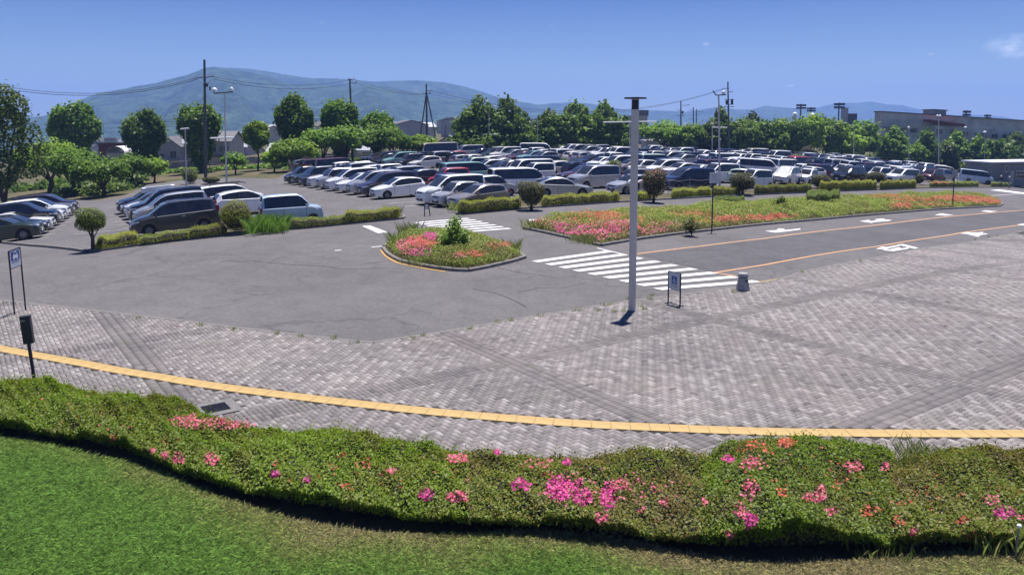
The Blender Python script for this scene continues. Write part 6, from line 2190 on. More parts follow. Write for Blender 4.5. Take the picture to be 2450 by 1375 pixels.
def gable_roof(w, d, z, rise, over=.35, ridge='x', th=.14):
    mb = MB()
    if ridge == 'x':
        prof = [(-over, z - rise * over / (d / 2)), (d / 2, z + rise), (d + over, z - rise * over / (d / 2))]
        for a, b_ in zip(prof, prof[1:]):
            mb.add([(-over, a[0], a[1]), (w + over, a[0], a[1]), (w + over, b_[0], b_[1]), (-over, b_[0], b_[1]), (-over, a[0], a[1] + th), (w + over, a[0], a[1] + th), (w + over, b_[0], b_[1] + th), (-over, b_[0], b_[1] + th)],
                   [(0, 1, 2, 3), (4, 5, 6, 7), (0, 1, 5, 4), (1, 2, 6, 5), (2, 3, 7, 6), (3, 0, 4, 7)])
    else:
        prof = [(-over, z - rise * over / (w / 2)), (w / 2, z + rise), (w + over, z - rise * over / (w / 2))]
        for a, b_ in zip(prof, prof[1:]):
            mb.add([(a[0], -over, a[1]), (a[0], d + over, a[1]), (b_[0], d + over, b_[1]), (b_[0], -over, b_[1]), (a[0], -over, a[1] + th), (a[0], d + over, a[1] + th), (b_[0], d + over, b_[1] + th), (b_[0], -over, b_[1] + th)],
                   [(0, 1, 2, 3), (4, 5, 6, 7), (0, 1, 5, 4), (1, 2, 6, 5), (2, 3, 7, 6), (3, 0, 4, 7)])
    return mb


def walls(w, d, z, rise=0, ridge='x'):
    mb = MB()
    if rise == 0:
        return mb.box((w / 2, d / 2, z / 2 - .5), (w, d, z + 1.0))
    if ridge == 'y':
        v = [(0, 0, -1), (w, 0, -1), (w, 0, z), (w / 2, 0, z + rise - .02), (0, 0, z)]
        v2 = [(x, d, q) for x, y, q in v]
        return mb.add(v + v2, [(0, 1, 2, 3, 4), (9, 8, 7, 6, 5), (0, 1, 6, 5), (1, 2, 7, 6), (4, 0, 5, 9), (2, 3, 8, 7), (3, 4, 9, 8)])
    v = [(0, 0, -1), (0, d, -1), (0, d, z), (0, d / 2, z + rise - .02), (0, 0, z)]
    v2 = [(w, y, q) for x, y, q in v]
    return mb.add(v + v2, [(0, 1, 2, 3, 4), (9, 8, 7, 6, 5), (0, 1, 6, 5), (1, 2, 7, 6), (4, 0, 5, 9), (2, 3, 8, 7), (3, 4, 9, 8)])


def house(px0, px1, base, eave, ridge_y, Y, label, wm, rm, wins, ridge='x', depth=7, rz=0.0, name='house', cat='house', group=None, door=None, extra=None):
    """House whose front spans two pixel columns; heights come from pixel rows at distance Y."""
    p = along(px0, base, Y); q = along(px1, base, Y)
    w = (q - p).length
    zb = p.z
    ze = along((px0 + px1) / 2, eave, Y).z - zb
    zr = along((px0 + px1) / 2, ridge_y, Y).z - zb
    t = root(name, p, rz, label, cat, group)
    walls(w, depth, ze, zr - ze, ridge).build('wall', wm, t)
    if zr - ze > .1:
        gable_roof(w, depth, ze, zr - ze, ridge=ridge).build('roof', rm, t)
    else:
        MB().box((w / 2, depth / 2, ze + .12), (w + .5, depth + .5, .24)).build('roof', rm, t)
    for (fx, fz, ww, hh, bars) in wins:
        window(t, w * fx, ze * fz, ww, hh, bars=bars)
    if door:
        MB().box((w * door, -.02, 1.0), (.95, .08, 2.0)).build('door', M_DKTRIM, t)
    return t, w, ze, zr


GH_ = 'houses behind the left fence'
t, w, ze, zr = house(374, 433, 408, 350, 328, 128, 'lilac-grey house with a dark gable roof behind the left fence', M_WALLA, M_ROOFG, [(.30, .62, .7, .8, 0), (.72, .66, 1.1, 1.2, 1), (.12, .60, .4, .7, 0)], ridge='y', group=GH_)
MB().box((w * .62, -.4, ze * .44), (w * .7, .9, .12)).build('porch_roof', M_ROOFL, t)
t, w, ze, zr = house(432, 470, 406, 344, 329, 130, 'pale house wing with a light lean roof beside the lilac-grey house', M_WALLB, M_ROOFL, [(.60, .70, 1.1, 1.2, 1), (.62, .26, 1.2, 1.3, 1)], ridge='x', group=GH_)
MB().box((w * .5, -.05, ze * .50), (w, .1, .14)).build('trim_band', M_DKTRIM, t)
t, w, ze, zr = house(500, 552, 402, 338, 316, 135, 'pale two-storey house right of the utility pole', M_WALLB, M_ROOFG, [(.30, .70, .6, 1.0, 0), (.70, .72, 1.6, 1.1, 1), (.70, .30, 1.9, 1.4, 2)], ridge='x', group=GH_)
MB().box((w * .62, -.5, ze * .46), (w * .7, 1.0, .1)).build('balcony', M_DKTRIM, t)
t, w, ze, zr = house(540, 590, 398, 352, 338, 170, 'grey house roofs farther back between the pale house and the slim tree', M_WALLA, M_ROOFL, [(.3, .6, 1.2, 1.0, 1), (.7, .6, 1.2, 1.0, 1)], ridge='x', group=GH_)
t, w, ze, zr = house(576, 612, 396, 366, 352, 180, 'white low house with a pale roof left of the slim tree', M_WALLB, M_ROOFL, [(.4, .5, 1.2, 1.0, 1)], ridge='x', group=GH_)
t, w, ze, zr = house(640, 700, 392, 362, 345, 190, 'low grey house behind the thin young tree', M_WALLA, M_ROOFL, [(.4, .5, 1.4, 1.0, 1), (.75, .5, 1.4, 1.0, 1)], ridge='x', group=GH_)
t, w, ze, zr = house(1052, 1092, 366, 338, 325, 178, 'small white house right of the braced pole', M_WALLB, M_ROOFG, [(.3, .5, .8, 1.2, 0), (.75, .5, 1.0, 1.0, 1)], ridge='y', group=GH_)
t, w, ze, zr = house(845, 905, 388, 360, 350, 160, 'low lilac shed glimpsed between the cherry trunks', M_WALLA, M_ROOFL, [(.35, .5, 1.2, .8, 1), (.7, .5, 1.2, .8, 1)], ridge='x', group=GH_)
# the far town at the foot of the mountain
rngh = random.Random(9)
spots_ = []
for (xa, xb, n, rg_) in ((95, 330, 9, 'behind the first pollarded trees'), (560, 740, 15, 'beside the slim and vase-shaped trees'), (925, 1105, 10, 'around the braced pole')):
    xs_ = sorted(rngh.uniform(xa, xb) for _ in range(n))
    spots_ += [(x, k, rg_) for k, x in enumerate(xs_)]
for x, k, rg_ in spots_:
    Yt = rngh.uniform(240, 400)
    p = along(x, 320, Yt); p.z = gz(p.x, p.y) - .14
    w = rngh.uniform(6, 11); h = rngh.uniform(3.2, 6.2); dd = rngh.uniform(6, 9)
    rg = rngh.choice('xy')
    wm, wn_ = rngh.choice([(M_WALLA, 'lilac-grey'), (M_WALLB, 'cream'), (M_CONW, 'grey')])
    rm, rn_ = rngh.choice([(M_ROOFG, 'grey'), (M_ROOFL, 'pale'), (M_DKTRIM, 'dark')])
    t = root('far_house', p, rngh.uniform(-.5, .5), f'far {wn_} house with {rn_} roof, {ORD[k]} from the left {rg_}', 'house', 'houses of the far town')
    walls(w, dd, h, 1.4, rg).build('wall', wm, t)
    gable_roof(w, dd, h, 1.4, ridge=rg).build('roof', rm, t)
# red-brown long building and white arched roof
t, w, ze, zr = house(238, 318, 402, 344, 344, 140, 'long red-brown flat-roofed building behind the first cherry trees', mat('red_brown_cladding', (0.15, 0.055, 0.055), 0.8, 0, .15, 2.0), M_ROOFG, [(.2, .4, 1.2, 1.2, 1), (.75, .4, 1.2, 1.2, 1)], name='long_building', cat='building')
for k in range(3): MB().box((w * (.15 + .12 * k), 1.5, ze + .6), (.8, .8, .9)).build('roof_unit', M_ROOFL, t)
p = along(256, 408, 118); q = along(300, 408, 118); w = (q - p).length
t = root('arched_shed', p, 0, 'white arched roof showing above the cherry trees', 'shed')
zc = along(278, 366, 118).z - p.z; zt_ = along(278, 350, 118).z - p.z
mb = MB(); n = 12
for k in range(n):
    a0 = math.pi * k / n; a1 = math.pi * (k + 1) / n
    f = lambda a: (w / 2 - math.cos(a) * w / 2, zc + (zt_ - zc) * math.sin(a))
    (xa, za), (xb, zb) = f(a0), f(a1)
    mb.add([(xa, 0, za), (xb, 0, zb), (xb, 5, zb), (xa, 5, za)], [(0, 1, 2, 3)])
mb.build('roof', mat('white_sheet_roof', (0.75, 0.76, 0.78), .5), t)
MB().box((w / 2, 2.5, zc / 2 - .25), (w - .1, 4.9, zc + .5)).build('wall', M_WALLB, t)
# low buildings behind the conifers
t, w, ze, zr = house(1255, 1300, 352, 287, 287, 210, 'pale flat-roofed block showing between the two conifer clumps', M_WALLB, M_ROOFL, [(.25, .7, 2, 1.3, 2), (.7, .7, 2, 1.3, 2)], name='block', cat='building')
t, w, ze, zr = house(1490, 1548, 352, 279, 279, 215, 'pale flat-roofed block seen right of the pale lamp post', M_WALLB, M_ROOFL, [(.6, .8, 2.5, 1.3, 2), (.8, .45, 1.5, 1.3, 1)], name='block', cat='building')
MB().box((w * .86, 2, ze + .9), (2.6, 2.6, 1.6)).build('roof_unit', M_ROOFG, t)
t, w, ze, zr = house(1546, 1622, 364, 339, 339, 170, 'low pale lilac wall building behind the forked tree', mat('pale_lilac_wall', (.42, .40, .44), .8, 0, .05, 1.0), M_ROOFL, [(.12, .5, 1.0, 1.2, 0)], name='low_building', cat='building')

# the concrete hall on the right
Yh = 190.0
p = along(2096, 352, Yh); q = along(2560, 352, Yh)
t = root('concrete_hall', p, 0, 'long stained concrete hall with a window band and red porch roof at the right', 'building')
Wh = q.x - p.x
sl = lambda x: -(along(2450, 290, Yh).z - along(2110, 268, Yh).z) / (along(2450, 290, Yh).x - along(2110, 268, Yh).x) * -x   # gentle fall of the site to the right
zt_ = along(2110, 268, Yh).z - p.z
X = lambda px: along(px, 300, Yh).x - p.x
Z = lambda px, py: along(px, py, Yh).z - p.z


def slab(x0, x1, ya0, ya1, yb0, yb1, y0, y1):
    """Prism between pixel columns x0,x1; (ya0,ya1) top/bottom rows at x0, (yb0,yb1) at x1; y0..y1 depth."""
    a, b_ = X(x0), X(x1)
    v = []
    for y in (y0, y1):
        v += [(a, y, Z(x0, ya1)), (b_, y, Z(x1, yb1)), (b_, y, Z(x1, yb0)), (a, y, Z(x0, ya0))]
    return MB().add(v, [(0, 1, 2, 3), (7, 6, 5, 4), (0, 1, 5, 4), (1, 2, 6, 5), (2, 3, 7, 6), (3, 0, 4, 7)])


slab(2110, 2560, 268, 400, 297, 420, 0, 4).build('wall', M_CONW, t)
slab(2108, 2560, 265.8, 268.2, 294.8, 297.2, -.4, 4.3).build('parapet', M_ROOFG, t)
slab(2110, 2220, 292, 294.5, 299, 301.5, -.25, -.01).build('ledge', M_CONW, t)
slab(2110, 2200, 330, 332, 336, 338, -.25, -.01).build('ledge', M_CONW, t)
for (x0, x1, y0, y1) in [(2114, 2128, 303, 313), (2155, 2171, 306, 316), (2178, 2196, 307, 317), (2300, 2318, 315, 326), (2334, 2362, 318, 330), (2374, 2388, 321, 331), (2400, 2420, 323, 333), (2434, 2450, 325, 337)]:
    f = slab(x0 - 1, x1 + 1, y0 - 1, y1 + 1, y0 - .4, y1 + 1.6, -.12, -.005).build('window', M_FRAME, t)
    n = max(2, int((x1 - x0) / 6))
    for k in range(n):
        a = x0 + (x1 - x0) * k / n; b_ = x0 + (x1 - x0) * (k + 1) / n - .6
        slab(a, b_, y0, y1, y0, y1, -.18, -.125).build('pane', M_WIN, f)
slab(2224, 2276, 300, 400, 304, 400, -2.5, -.02).build('porch_wall', M_CONW, t)
slab(2208, 2290, 286.5, 291, 297, 301, -3.4, 0.6).build('porch_roof', M_ROOFR, t)
slab(2222, 2290, 294.5, 297.5, 300.5, 303, -3.2, -2.55).build('porch_eave', M_ROOFR, t)
for (x0, x1) in ((2228, 2242), (2258, 2270)):
    f = slab(x0 - .6, x1 + .6, 308, 322, 309, 323, -2.62, -2.52).build('window', M_FRAME, t)
    for k in range(3):
        a = x0 + (x1 - x0) * k / 3
        slab(a, a + (x1 - x0) / 3 - .6, 309, 321, 309, 321, -2.68, -2.625).build('pane', M_WIN, f)
slab(2243, 2273, 262, 290, 264, 290, 2, 7).build('stair_tower', mat('tower_cladding', (.22, .23, .26), .7, 0, .15, 1.5), t)
slab(2241, 2275, 261, 263, 263, 265, 1.6, 7.4).build('tower_cap', M_DKTRIM, t)

# gatehouse at the right edge
A_ = at(2372, 442); B_ = at(2452, 450)
u_ = (B_ - A_).normalized(); u_.z = 0; u_.normalize()
t = root('gatehouse', A_, math.atan2(u_.y, u_.x), 'grey gatehouse with a white roof at the right edge', 'gatehouse')


def GX(px):
    d = pix_dir(px, 420); k = d[0] / d[1]
    return (A_.y * k - A_.x) / (u_.x - u_.y * k)


def GZ(px, py): return along(px, py, A_.y + u_.y * GX(px)).z - A_.z


def gslab(x0, x1, yt, yb, y0, y1):
    """Upright box on the gatehouse front: columns x0..x1, rows yt..yb (read at x0), depth y0..y1."""
    a, b_ = GX(x0), GX(x1); zt, zb = GZ(x0, yt), GZ(x0, yb)
    return MB().box(((a + b_) / 2, (y0 + y1) / 2, (zt + zb) / 2), (b_ - a, y1 - y0, zt - zb))


hw = GZ(2374, 390)
Lg = GX(2452) + 7
MB().box((Lg / 2, 2.5, hw / 2 - .2), (Lg, 5, hw + .4)).build('wall', mat('gatehouse_wall', (.17, .18, .195), .7, 0, .15, 2.0), t)
MB().box((Lg / 2, 2.5, hw + .09), (Lg + .9, 6.0, .16)).build('roof', mat('white_sheet_roof_flat', (.72, .73, .76), .5), t)
f = gslab(2402, 2410, 396, 411, -.08, -.005).build('window', M_FRAME, t)
gslab(2403.5, 2408.5, 397.5, 409, -.12, -.085).build('pane', M_WIN, f)
f = gslab(2430, 2462, 409, 427, -.08, -.005).build('window', M_FRAME, t)
for (a, b_) in ((2431, 2440), (2441, 2450), (2451, 2461)):
    gslab(a, b_, 411, 417, -.12, -.085).build('pane', M_WIN, f); gslab(a, b_, 419, 426, -.12, -.085).build('pane', M_WIN, f)
gslab(2416, 2425, 408, 441, -.06, -.005).build('door', mat('grey_door', (.33, .33, .33), .6), t)

# fence on the bank at the left, and its low wall
FENCE = [(250, 438), (330, 424), (400, 414), (470, 406), (560, 401), (660, 399), (760, 392), (900, 386), (1000, 381), (1090, 374)]
fp = [at(x, y - 4, -.14) for x, y in FENCE]
fpts = resample(fp, 2.4)
t = root('mesh_fence', (fpts[0].x, fpts[0].y, gz(fpts[0].x, fpts[0].y)), 0, 'low fence with thin posts and rails on the bank behind the left lot', 'fence')
for a in fpts:
    z = gz(a.x, a.y)
    MB().box((a.x - t.location.x, a.y - t.location.y, z - t.location.z + .55), (.08, .08, 1.5)).build('post', M_STEEL, t)
for hgt in (.35, .75, 1.2):
    MB().tube([(a.x - t.location.x, a.y - t.location.y, gz(a.x, a.y) - t.location.z + hgt) for a in fpts], .028, 5, False).build('rail', M_STEEL, t)
wall_pts = [p_ + Vector((0, 5.5, 0)) for p_ in fp]
wp = resample(wall_pts, 3.0)
t = root('block_wall', (wp[0].x, wp[0].y, gz(wp[0].x, wp[0].y) - .14), 0, 'pale low block wall behind the fence on the left', 'wall')
M_BLOCK = mat('pale_block', (.26, .26, .25), .9, 0, .3, 1.2)
for a, b_ in zip(wp, wp[1:]):
    c = (a + b_) / 2; d = b_ - a
    MB().box((c.x - t.location.x, c.y - t.location.y, gz(c.x, c.y) - t.location.z + .4), (d.length - .03, .15, 1.0), math.atan2(d.y, d.x)).build('panel', M_BLOCK, t)

# ================================================================== POLES, WIRES, SIGNS
M_POLEW = mat('pale_painted_pole', (0.56, 0.53, 0.50), 0.5, 0.1, 0.1, 1.5)
M_LAMPHEAD = mat('white_lamp_head', (0.72, 0.73, 0.74), 0.35, 0, 0.05, 6.0)
M_UPOLE = mat('utility_pole_concrete', (0.105, 0.105, 0.11), 0.85, 0, 0.2, 1.0)
M_WIRE = mat('black_wire', (0.02, 0.02, 0.025), 0.6)
M_NAVYPOST = mat('dark_navy_post', (0.018, 0.018, 0.045), 0.4, 0.2, 0.3, 6.0)
M_BOARD = mat('white_board', (0.55, 0.57, 0.60), 0.5, 0, 0.05, 6.0)
M_BLUE = mat('sign_blue', (0.025, 0.075, 0.28), 0.4, 0, 0.05, 6.0)
M_SIGNW = mat('sign_white', (0.7, 0.72, 0.75), 0.5, 0, 0.03, 6.0)
M_GREYTXT = mat('sign_lettering_grey', (0.16, 0.18, 0.22), 0.6)


def zat(px, py, Y): return along(px, py, Y).z


# main lamp post on the plaza
p = at(1512, 742, PZ)
zt_ = zat(1510, 233, p.y) - PZ
t = root('lamp_post', (p.x, p.y, PZ), 0, 'tall pale round lamp post with a flat square cap on the plaza', 'lamp post')
zl0 = zat(1510, 262, p.y) - PZ; zl1 = zat(1510, 239, p.y) - PZ
mb = MB().tube([(0, 0, -.1), (0, 0, zl0)], .106, 28); mb.build('pole', M_POLEW, t, 40)
mb = MB()
for k in range(9):
    z = zl0 + (zl1 - zl0) * (k + .5) / 9
    mb.tube([(0, 0, z - .011), (0, 0, z + .011)], .106, 24)
mb.tube([(0, 0, zl0), (0, 0, zl1)], .092, 24)
mb.build('louvre', M_DARKMETAL, t, 40)
MB().tube([(0, 0, zl1), (0, 0, zt_ - .05)], .105, 24).build('collar', M_POLEW, t, 40)
MB().box((0, 0, zt_ - .025), (.445, .445, .045), math.pi / 4).build('cap', M_DARKMETAL, t)
MB().tube([(0, 0, 0), (0, 0, .012)], .15, 24).build('base_plate', M_STEEL, t, 40)
MB().box((.03, -.103, .62), (.09, .02, .22)).build('hatch', M_POLEW, t)

# taxi sign at the left
pl = at(35, 752, PZ); pr = at(62, 741, PZ)
d = (pr - pl); w_ = d.length; rz = math.atan2(d.y, d.x)
zt_ = zat(16, 600, pl.y) - PZ
t = root('taxi_sign', (pl.x, pl.y, PZ), rz, 'tall two-legged blue and white taxi sign at the left edge of the plaza', 'sign')
w_ = w_ * .98
t.rotation_euler = (0, R(-3.0), rz)
for x in (0, w_):
    MB().tube([(x, 0, -.1), (x, 0, zt_)], .021, 10).build('post', M_NAVYPOST, t, 40)
MB().tube([(0, 0, zt_), (w_, 0, zt_)], .018, 8).build('top_rail', M_NAVYPOST, t, 40)
bh = (zat(16, 600, pl.y) - zat(16, 641, pl.y))
MB().box((w_ / 2, 0, zt_ - bh / 2 - .02), (w_ - .05, .025, bh - .02)).build('board', M_BOARD, t)
MB().tube([(0, 0, zt_ - bh - .02), (w_, 0, zt_ - bh - .02)], .016, 8).build('lower_rail', M_NAVYPOST, t, 40)
bz = zt_ - bh * .36
f = MB().box((w_ / 2, -.015, bz), (w_ * .72, .006, bh * .50)).build('blue_panel', M_BLUE, t)
mb = MB(); cw = w_ * .44; y_ = -.0205
def plate(mb, pts, y): mb.add([(x, y, z) for x, z in pts], [tuple(range(len(pts)))])
cx_, cz_ = w_ / 2, bz
plate(mb, [(cx_ - cw * .5, cz_ - cw * .30), (cx_ + cw * .5, cz_ - cw * .30), (cx_ + cw * .5, cz_ + cw * .02), (cx_ + cw * .42, cz_ + cw * .12), (cx_ - cw * .42, cz_ + cw * .12), (cx_ - cw * .5, cz_ + cw * .02)], y_)
for s in (1, -1):
    plate(mb, [(cx_ + s * cw * .46, cz_ - cw * .30), (cx_ + s * cw * .24, cz_ - cw * .30), (cx_ + s * cw * .24, cz_ - cw * .45), (cx_ + s * cw * .46, cz_ - cw * .45)], y_)
    plate(mb, [(cx_ + s * cw * .40, cz_ + cw * .12), (cx_ + s * cw * .27, cz_ + cw * .42), (cx_ + s * cw * .17, cz_ + cw * .42), (cx_ + s * cw * .30, cz_ + cw * .12)], y_)
plate(mb, [(cx_ - cw * .27, cz_ + cw * .36), (cx_ + cw * .27, cz_ + cw * .36), (cx_ + cw * .27, cz_ + cw * .43), (cx_ - cw * .27, cz_ + cw * .43)], y_)
plate(mb, [(cx_ - cw * .12, cz_ + cw * .45), (cx_ + cw * .12, cz_ + cw * .45), (cx_ + cw * .12, cz_ + cw * .56), (cx_ - cw * .12, cz_ + cw * .56)], y_)
mb.build('taxi_pictogram', M_SIGNW, t)
mb = MB()
for k in range(4):
    plate(mb, [(w_ * (.2 + .16 * k), zt_ - bh * .78), (w_ * (.31 + .16 * k), zt_ - bh * .78), (w_ * (.31 + .16 * k), zt_ - bh * .70), (w_ * (.2 + .16 * k), zt_ - bh * .70)], -.0135)
mb.build('lettering', mat('pale_blue_lettering', (.25, .33, .48), .6), t)

# dark box on a post
p = at(86, 925, .1)
zt_ = zat(62, 756, p.y); zb_ = zat(78, 820, p.y)
t = root('box_post', (p.x, p.y, 0), .25, 'dark metal box on a slim post behind the hedge at the left', 'post box')
MB().tube([(0, 0, -.1), (0, 0, zb_ + .05)], .034, 12).build('post', M_NAVYPOST, t, 40)
t.rotation_euler = (0, R(-4.5), .25)
MB().box((.01, 0, (zt_ + zb_) / 2), (.185, .11, zt_ - zb_)).build('box', M_NAVYPOST, t)
MB().box((.01, 0, zt_ + .008), (.20, .125, .018)).build('lid', M_DARKMETAL, t)
MB().box((-.03, -.06, zt_ - .07), (.085, .015, .03)).build('latch', M_STEEL, t)

# wheelchair sign
pl = at(1598.5, 725, PZ); pr = at(1627, 733, PZ)
d = (pr - pl); w_ = d.length; rz = math.atan2(d.y, d.x)
zt_ = zat(1599, 648, pl.y) - PZ
t = root('wheelchair_sign', (pl.x, pl.y, PZ), rz, 'small white board with a blue wheelchair symbol beside the lamp post', 'sign')
for x in (0, w_):
    MB().tube([(x, 0, 0.0), (x, 0, zt_)], .022, 8).build('post', M_DARKMETAL, t, 40)
    MB().tube([(x, -.14, .012), (x, .14, .012)], .015, 6).build('foot', M_DARKMETAL, t)
MB().tube([(0, 0, .03), (w_, 0, .03)], .014, 6).build('lower_rail', M_DARKMETAL, t)
bh = zt_ * .53
MB().box((w_ / 2, 0, zt_ - bh / 2), (w_ - .035, .02, bh)).build('board', M_BOARD, t)
MB().tube([(0, 0, zt_), (w_, 0, zt_)], .015, 6).build('top_rail', M_DARKMETAL, t)
MB().tube([(0, 0, zt_ - bh), (w_, 0, zt_ - bh)], .012, 6).build('middle_rail', M_DARKMETAL, t)
s_ = w_ * .42; cx_, cz_ = w_ / 2, zt_ - bh * .46
MB().box((cx_, -.0125, cz_), (s_, .005, s_ * 1.12)).build('blue_panel', M_BLUE, t)
mb = MB(); y_ = -.0165
n = 14
for k in range(n):
    a0 = math.pi * .55 + k * (math.pi * 1.35) / n; a1 = a0 + math.pi * 1.35 / n
    plate(mb, [(cx_ + .0 * s_ + math.cos(a) * r_ * s_, cz_ - .16 * s_ + math.sin(a) * r_ * s_) for a, r_ in ((a0, .28), (a1, .28), (a1, .20), (a0, .20))], y_)
plate(mb, [(cx_ - .09 * s_, cz_ + .28 * s_), (cx_ + .02 * s_, cz_ + .28 * s_), (cx_ + .05 * s_, cz_ - .10 * s_), (cx_ - .06 * s_, cz_ - .10 * s_)], y_)
plate(mb, [(cx_ - .06 * s_, cz_ - .02 * s_), (cx_ + .22 * s_, cz_ - .02 * s_), (cx_ + .34 * s_, cz_ - .38 * s_), (cx_ + .25 * s_, cz_ - .40 * s_), (cx_ + .15 * s_, cz_ - .11 * s_), (cx_ - .06 * s_, cz_ - .11 * s_)], y_)
plate(mb, [(cx_ - .04 * s_, cz_ + .15 * s_), (cx_ + .20 * s_, cz_ + .15 * s_), (cx_ + .20 * s_, cz_ + .08 * s_), (cx_ - .04 * s_, cz_ + .08 * s_)], y_)
plate(mb, [(cx_ - .05 * s_ + math.cos(a * .785) * .075 * s_, cz_ + .38 * s_ + math.sin(a * .785) * .075 * s_) for a in range(8)], y_)
mb.build('wheelchair_pictogram', M_SIGNW, t)
mb = MB()
for k in range(5):
    plate(mb, [(w_ * (.26 + .1 * k), zt_ - bh * .84), (w_ * (.33 + .1 * k), zt_ - bh * .84), (w_ * (.33 + .1 * k), zt_ - bh * .78), (w_ * (.26 + .1 * k), zt_ - bh * .78)], -.0115)
mb.build('lettering', M_GREYTXT, t)

# concrete bollard with a round head
p = at(1777, 694, PZ)
h_ = zat(1776, 653, p.y) - PZ
t = root('bollard', (p.x, p.y, PZ), 0, 'stubby tapered concrete bollard at the end of the near crosswalk', 'bollard')
M_BOLL = mat('bollard_concrete', (.30, .30, .305), .85, 0, .18, 8, .3)
rb = 17.5 * p.y / FPX
mb = MB().tube([(0, 0, 0), (0, 0, h_ * .72)], [rb, rb * .66], 6); mb.build('body', M_BOLL, t)
MB().tube([(0, 0, h_ * .72), (0, 0, h_ * .78)], rb * .58, 16).build('neck', M_DARKMETAL, t, 40)
MB().tube([(0, 0, h_ * .78), (0, 0, h_ * .93), (0, 0, h_)], [rb * .72, rb * .72, rb * .62], 16).build('head', M_BOLL, t, 40)
MB().tube([(rb * .28, -rb * .70, h_ * .58), (rb * .30, -rb * .80, h_ * .58)], .03, 10).build('lamp_eye', M_BLACK, t)

# notice boards on dark poles
p = at(1703, 552, .08)
zt_ = zat(1705, 413, p.y) - p.z; zb_ = zat(1705, 438, p.y) - p.z
bw = 24.5 * p.y / FPX
t = root('notice_board', p, .06, 'square pale notice board on a dark pole in the azalea bed', 'sign')
MB().tube([(0, 0, -.2), (0, 0, zt_ - .05)], .035, 8).build('pole', M_NAVYPOST, t, 40)
MB().box((.06, -.05, (zt_ + zb_) / 2), (bw, .04, zt_ - zb_)).build('board', M_BOARD, t)
mb = MB()
for k, (a, b_) in enumerate(((.18, .78), (.2, .72), (.28, .7), (.16, .8))):
    z = zt_ - (zt_ - zb_) * (.2 + .18 * k)
    plate(mb, [(.06 + bw * (a - .5), z - .016), (.06 + bw * (b_ - .5), z - .016), (.06 + bw * (b_ - .5), z + .016), (.06 + bw * (a - .5), z + .016)], -.0725)
mb.build('lettering', mat('faded_lettering', (.30, .33, .33), .7), t)
p = at(2279, 495, .08)
zt_ = zat(2281, 407, p.y) - p.z; zb_ = zat(2281, 423, p.y) - p.z
t = root('sign_plate', p, -.5, 'small grey sign plate on a dark pole at the red end of the azalea bed', 'sign')
MB().tube([(0, 0, -.2), (0, 0, zt_ - .05)], .045, 8).build('pole', M_NAVYPOST, t, 40)
MB().box((.05, -.06, (zt_ + zb_) / 2), (12 * p.y / FPX, .04, zt_ - zb_)).build('plate', mat('grey_sign_plate', (.34, .36, .38), .5), t)
# easel sign at the crossing
p = at(1021, 517, .0)
t = root('easel_sign', p, .5, 'thin easel stand at the far crosswalk before the silver-brown hatchback', 'sign stand')
sc_ = p.y / FPX
for x in (-7 * sc_, 7 * sc_):
    MB().tube([(x * .75, 0, 28 * sc_), (x, -.1, 0)], .03, 6).build('leg', M_DARKMETAL, t)
MB().box((0, .02, 22 * sc_), (11 * sc_, .03, 11 * sc_)).build('board', M_BOARD, t)
# second leg of the grass edge: low white block beside a car
# rope barrier along the far bed
rp = [at(x, y) for x, y in ((1500, 470), (1560, 466), (1600, 463), (1650, 461), (1700, 459), (1748, 457))]
t = root('rope_barrier', rp[0], 0, 'low rope barrier strung along the far bed behind the notice board', 'barrier')
for q in rp:
    o_ = q - rp[0]
    MB().tube([(o_.x, o_.y, o_.z - .1), (o_.x, o_.y, o_.z + 1.15)], .03, 6).build('post', M_STEEL, t)
for hh in (.55, 1.1):
    pts = []
    for a, b_ in zip(rp, rp[1:]):
        for k in range(6):
            q = a.lerp(b_, k / 6) - rp[0]
            pts.append((q.x, q.y, q.z + hh - .12 * math.sin(math.pi * k / 6)))
    MB().tube(pts, .018, 5, False).build('rope', M_STEEL, t)


def lamp_pole(x, base, top, label, bars=(), heads=(), r=.07, xt=None, group='thin lamp poles in the car park', m=None, cat='lamp pole'):
    p = at(x, base)
    Y = p.y
    xt = x if xt is None else xt
    tp_ = along(xt, top, Y) - p
    t = root('lamp_pole', p, 0, label, cat, group)
    MB().tube([(0, 0, -.3), (tp_.x * .5, 0, tp_.z * .5), (tp_.x, 0, tp_.z)], [r * 1.25, r, r * .8], 8).build('pole', m or M_POLEW, t, 40)
    for (x0, y0, x1, y1, rr) in bars:
        a = along(x0, y0, Y) - p; b_ = along(x1, y1, Y) - p
        MB().tube([(a.x, -.02, a.z), (b_.x, -.02, b_.z)], rr, 8).build('arm', M_LAMPHEAD if rr > .06 else M_DARKMETAL, t, 40)
    for (hx, hy, hw, hh) in heads:
        a = along(hx, hy, Y) - p
        s = Y / FPX
        mb = MB()
        w2, h2 = hw * s / 2, hh * s / 2
        mb.tube([(a.x, 0, a.z - h2), (a.x, 0, a.z - h2 * .2), (a.x, 0, a.z + h2 * .7), (a.x, 0, a.z + h2)], [w2, w2 * .98, w2 * .7, w2 * .25], 12)
        mb.build('lamp_head', M_LAMPHEAD, t, 50)
    return t


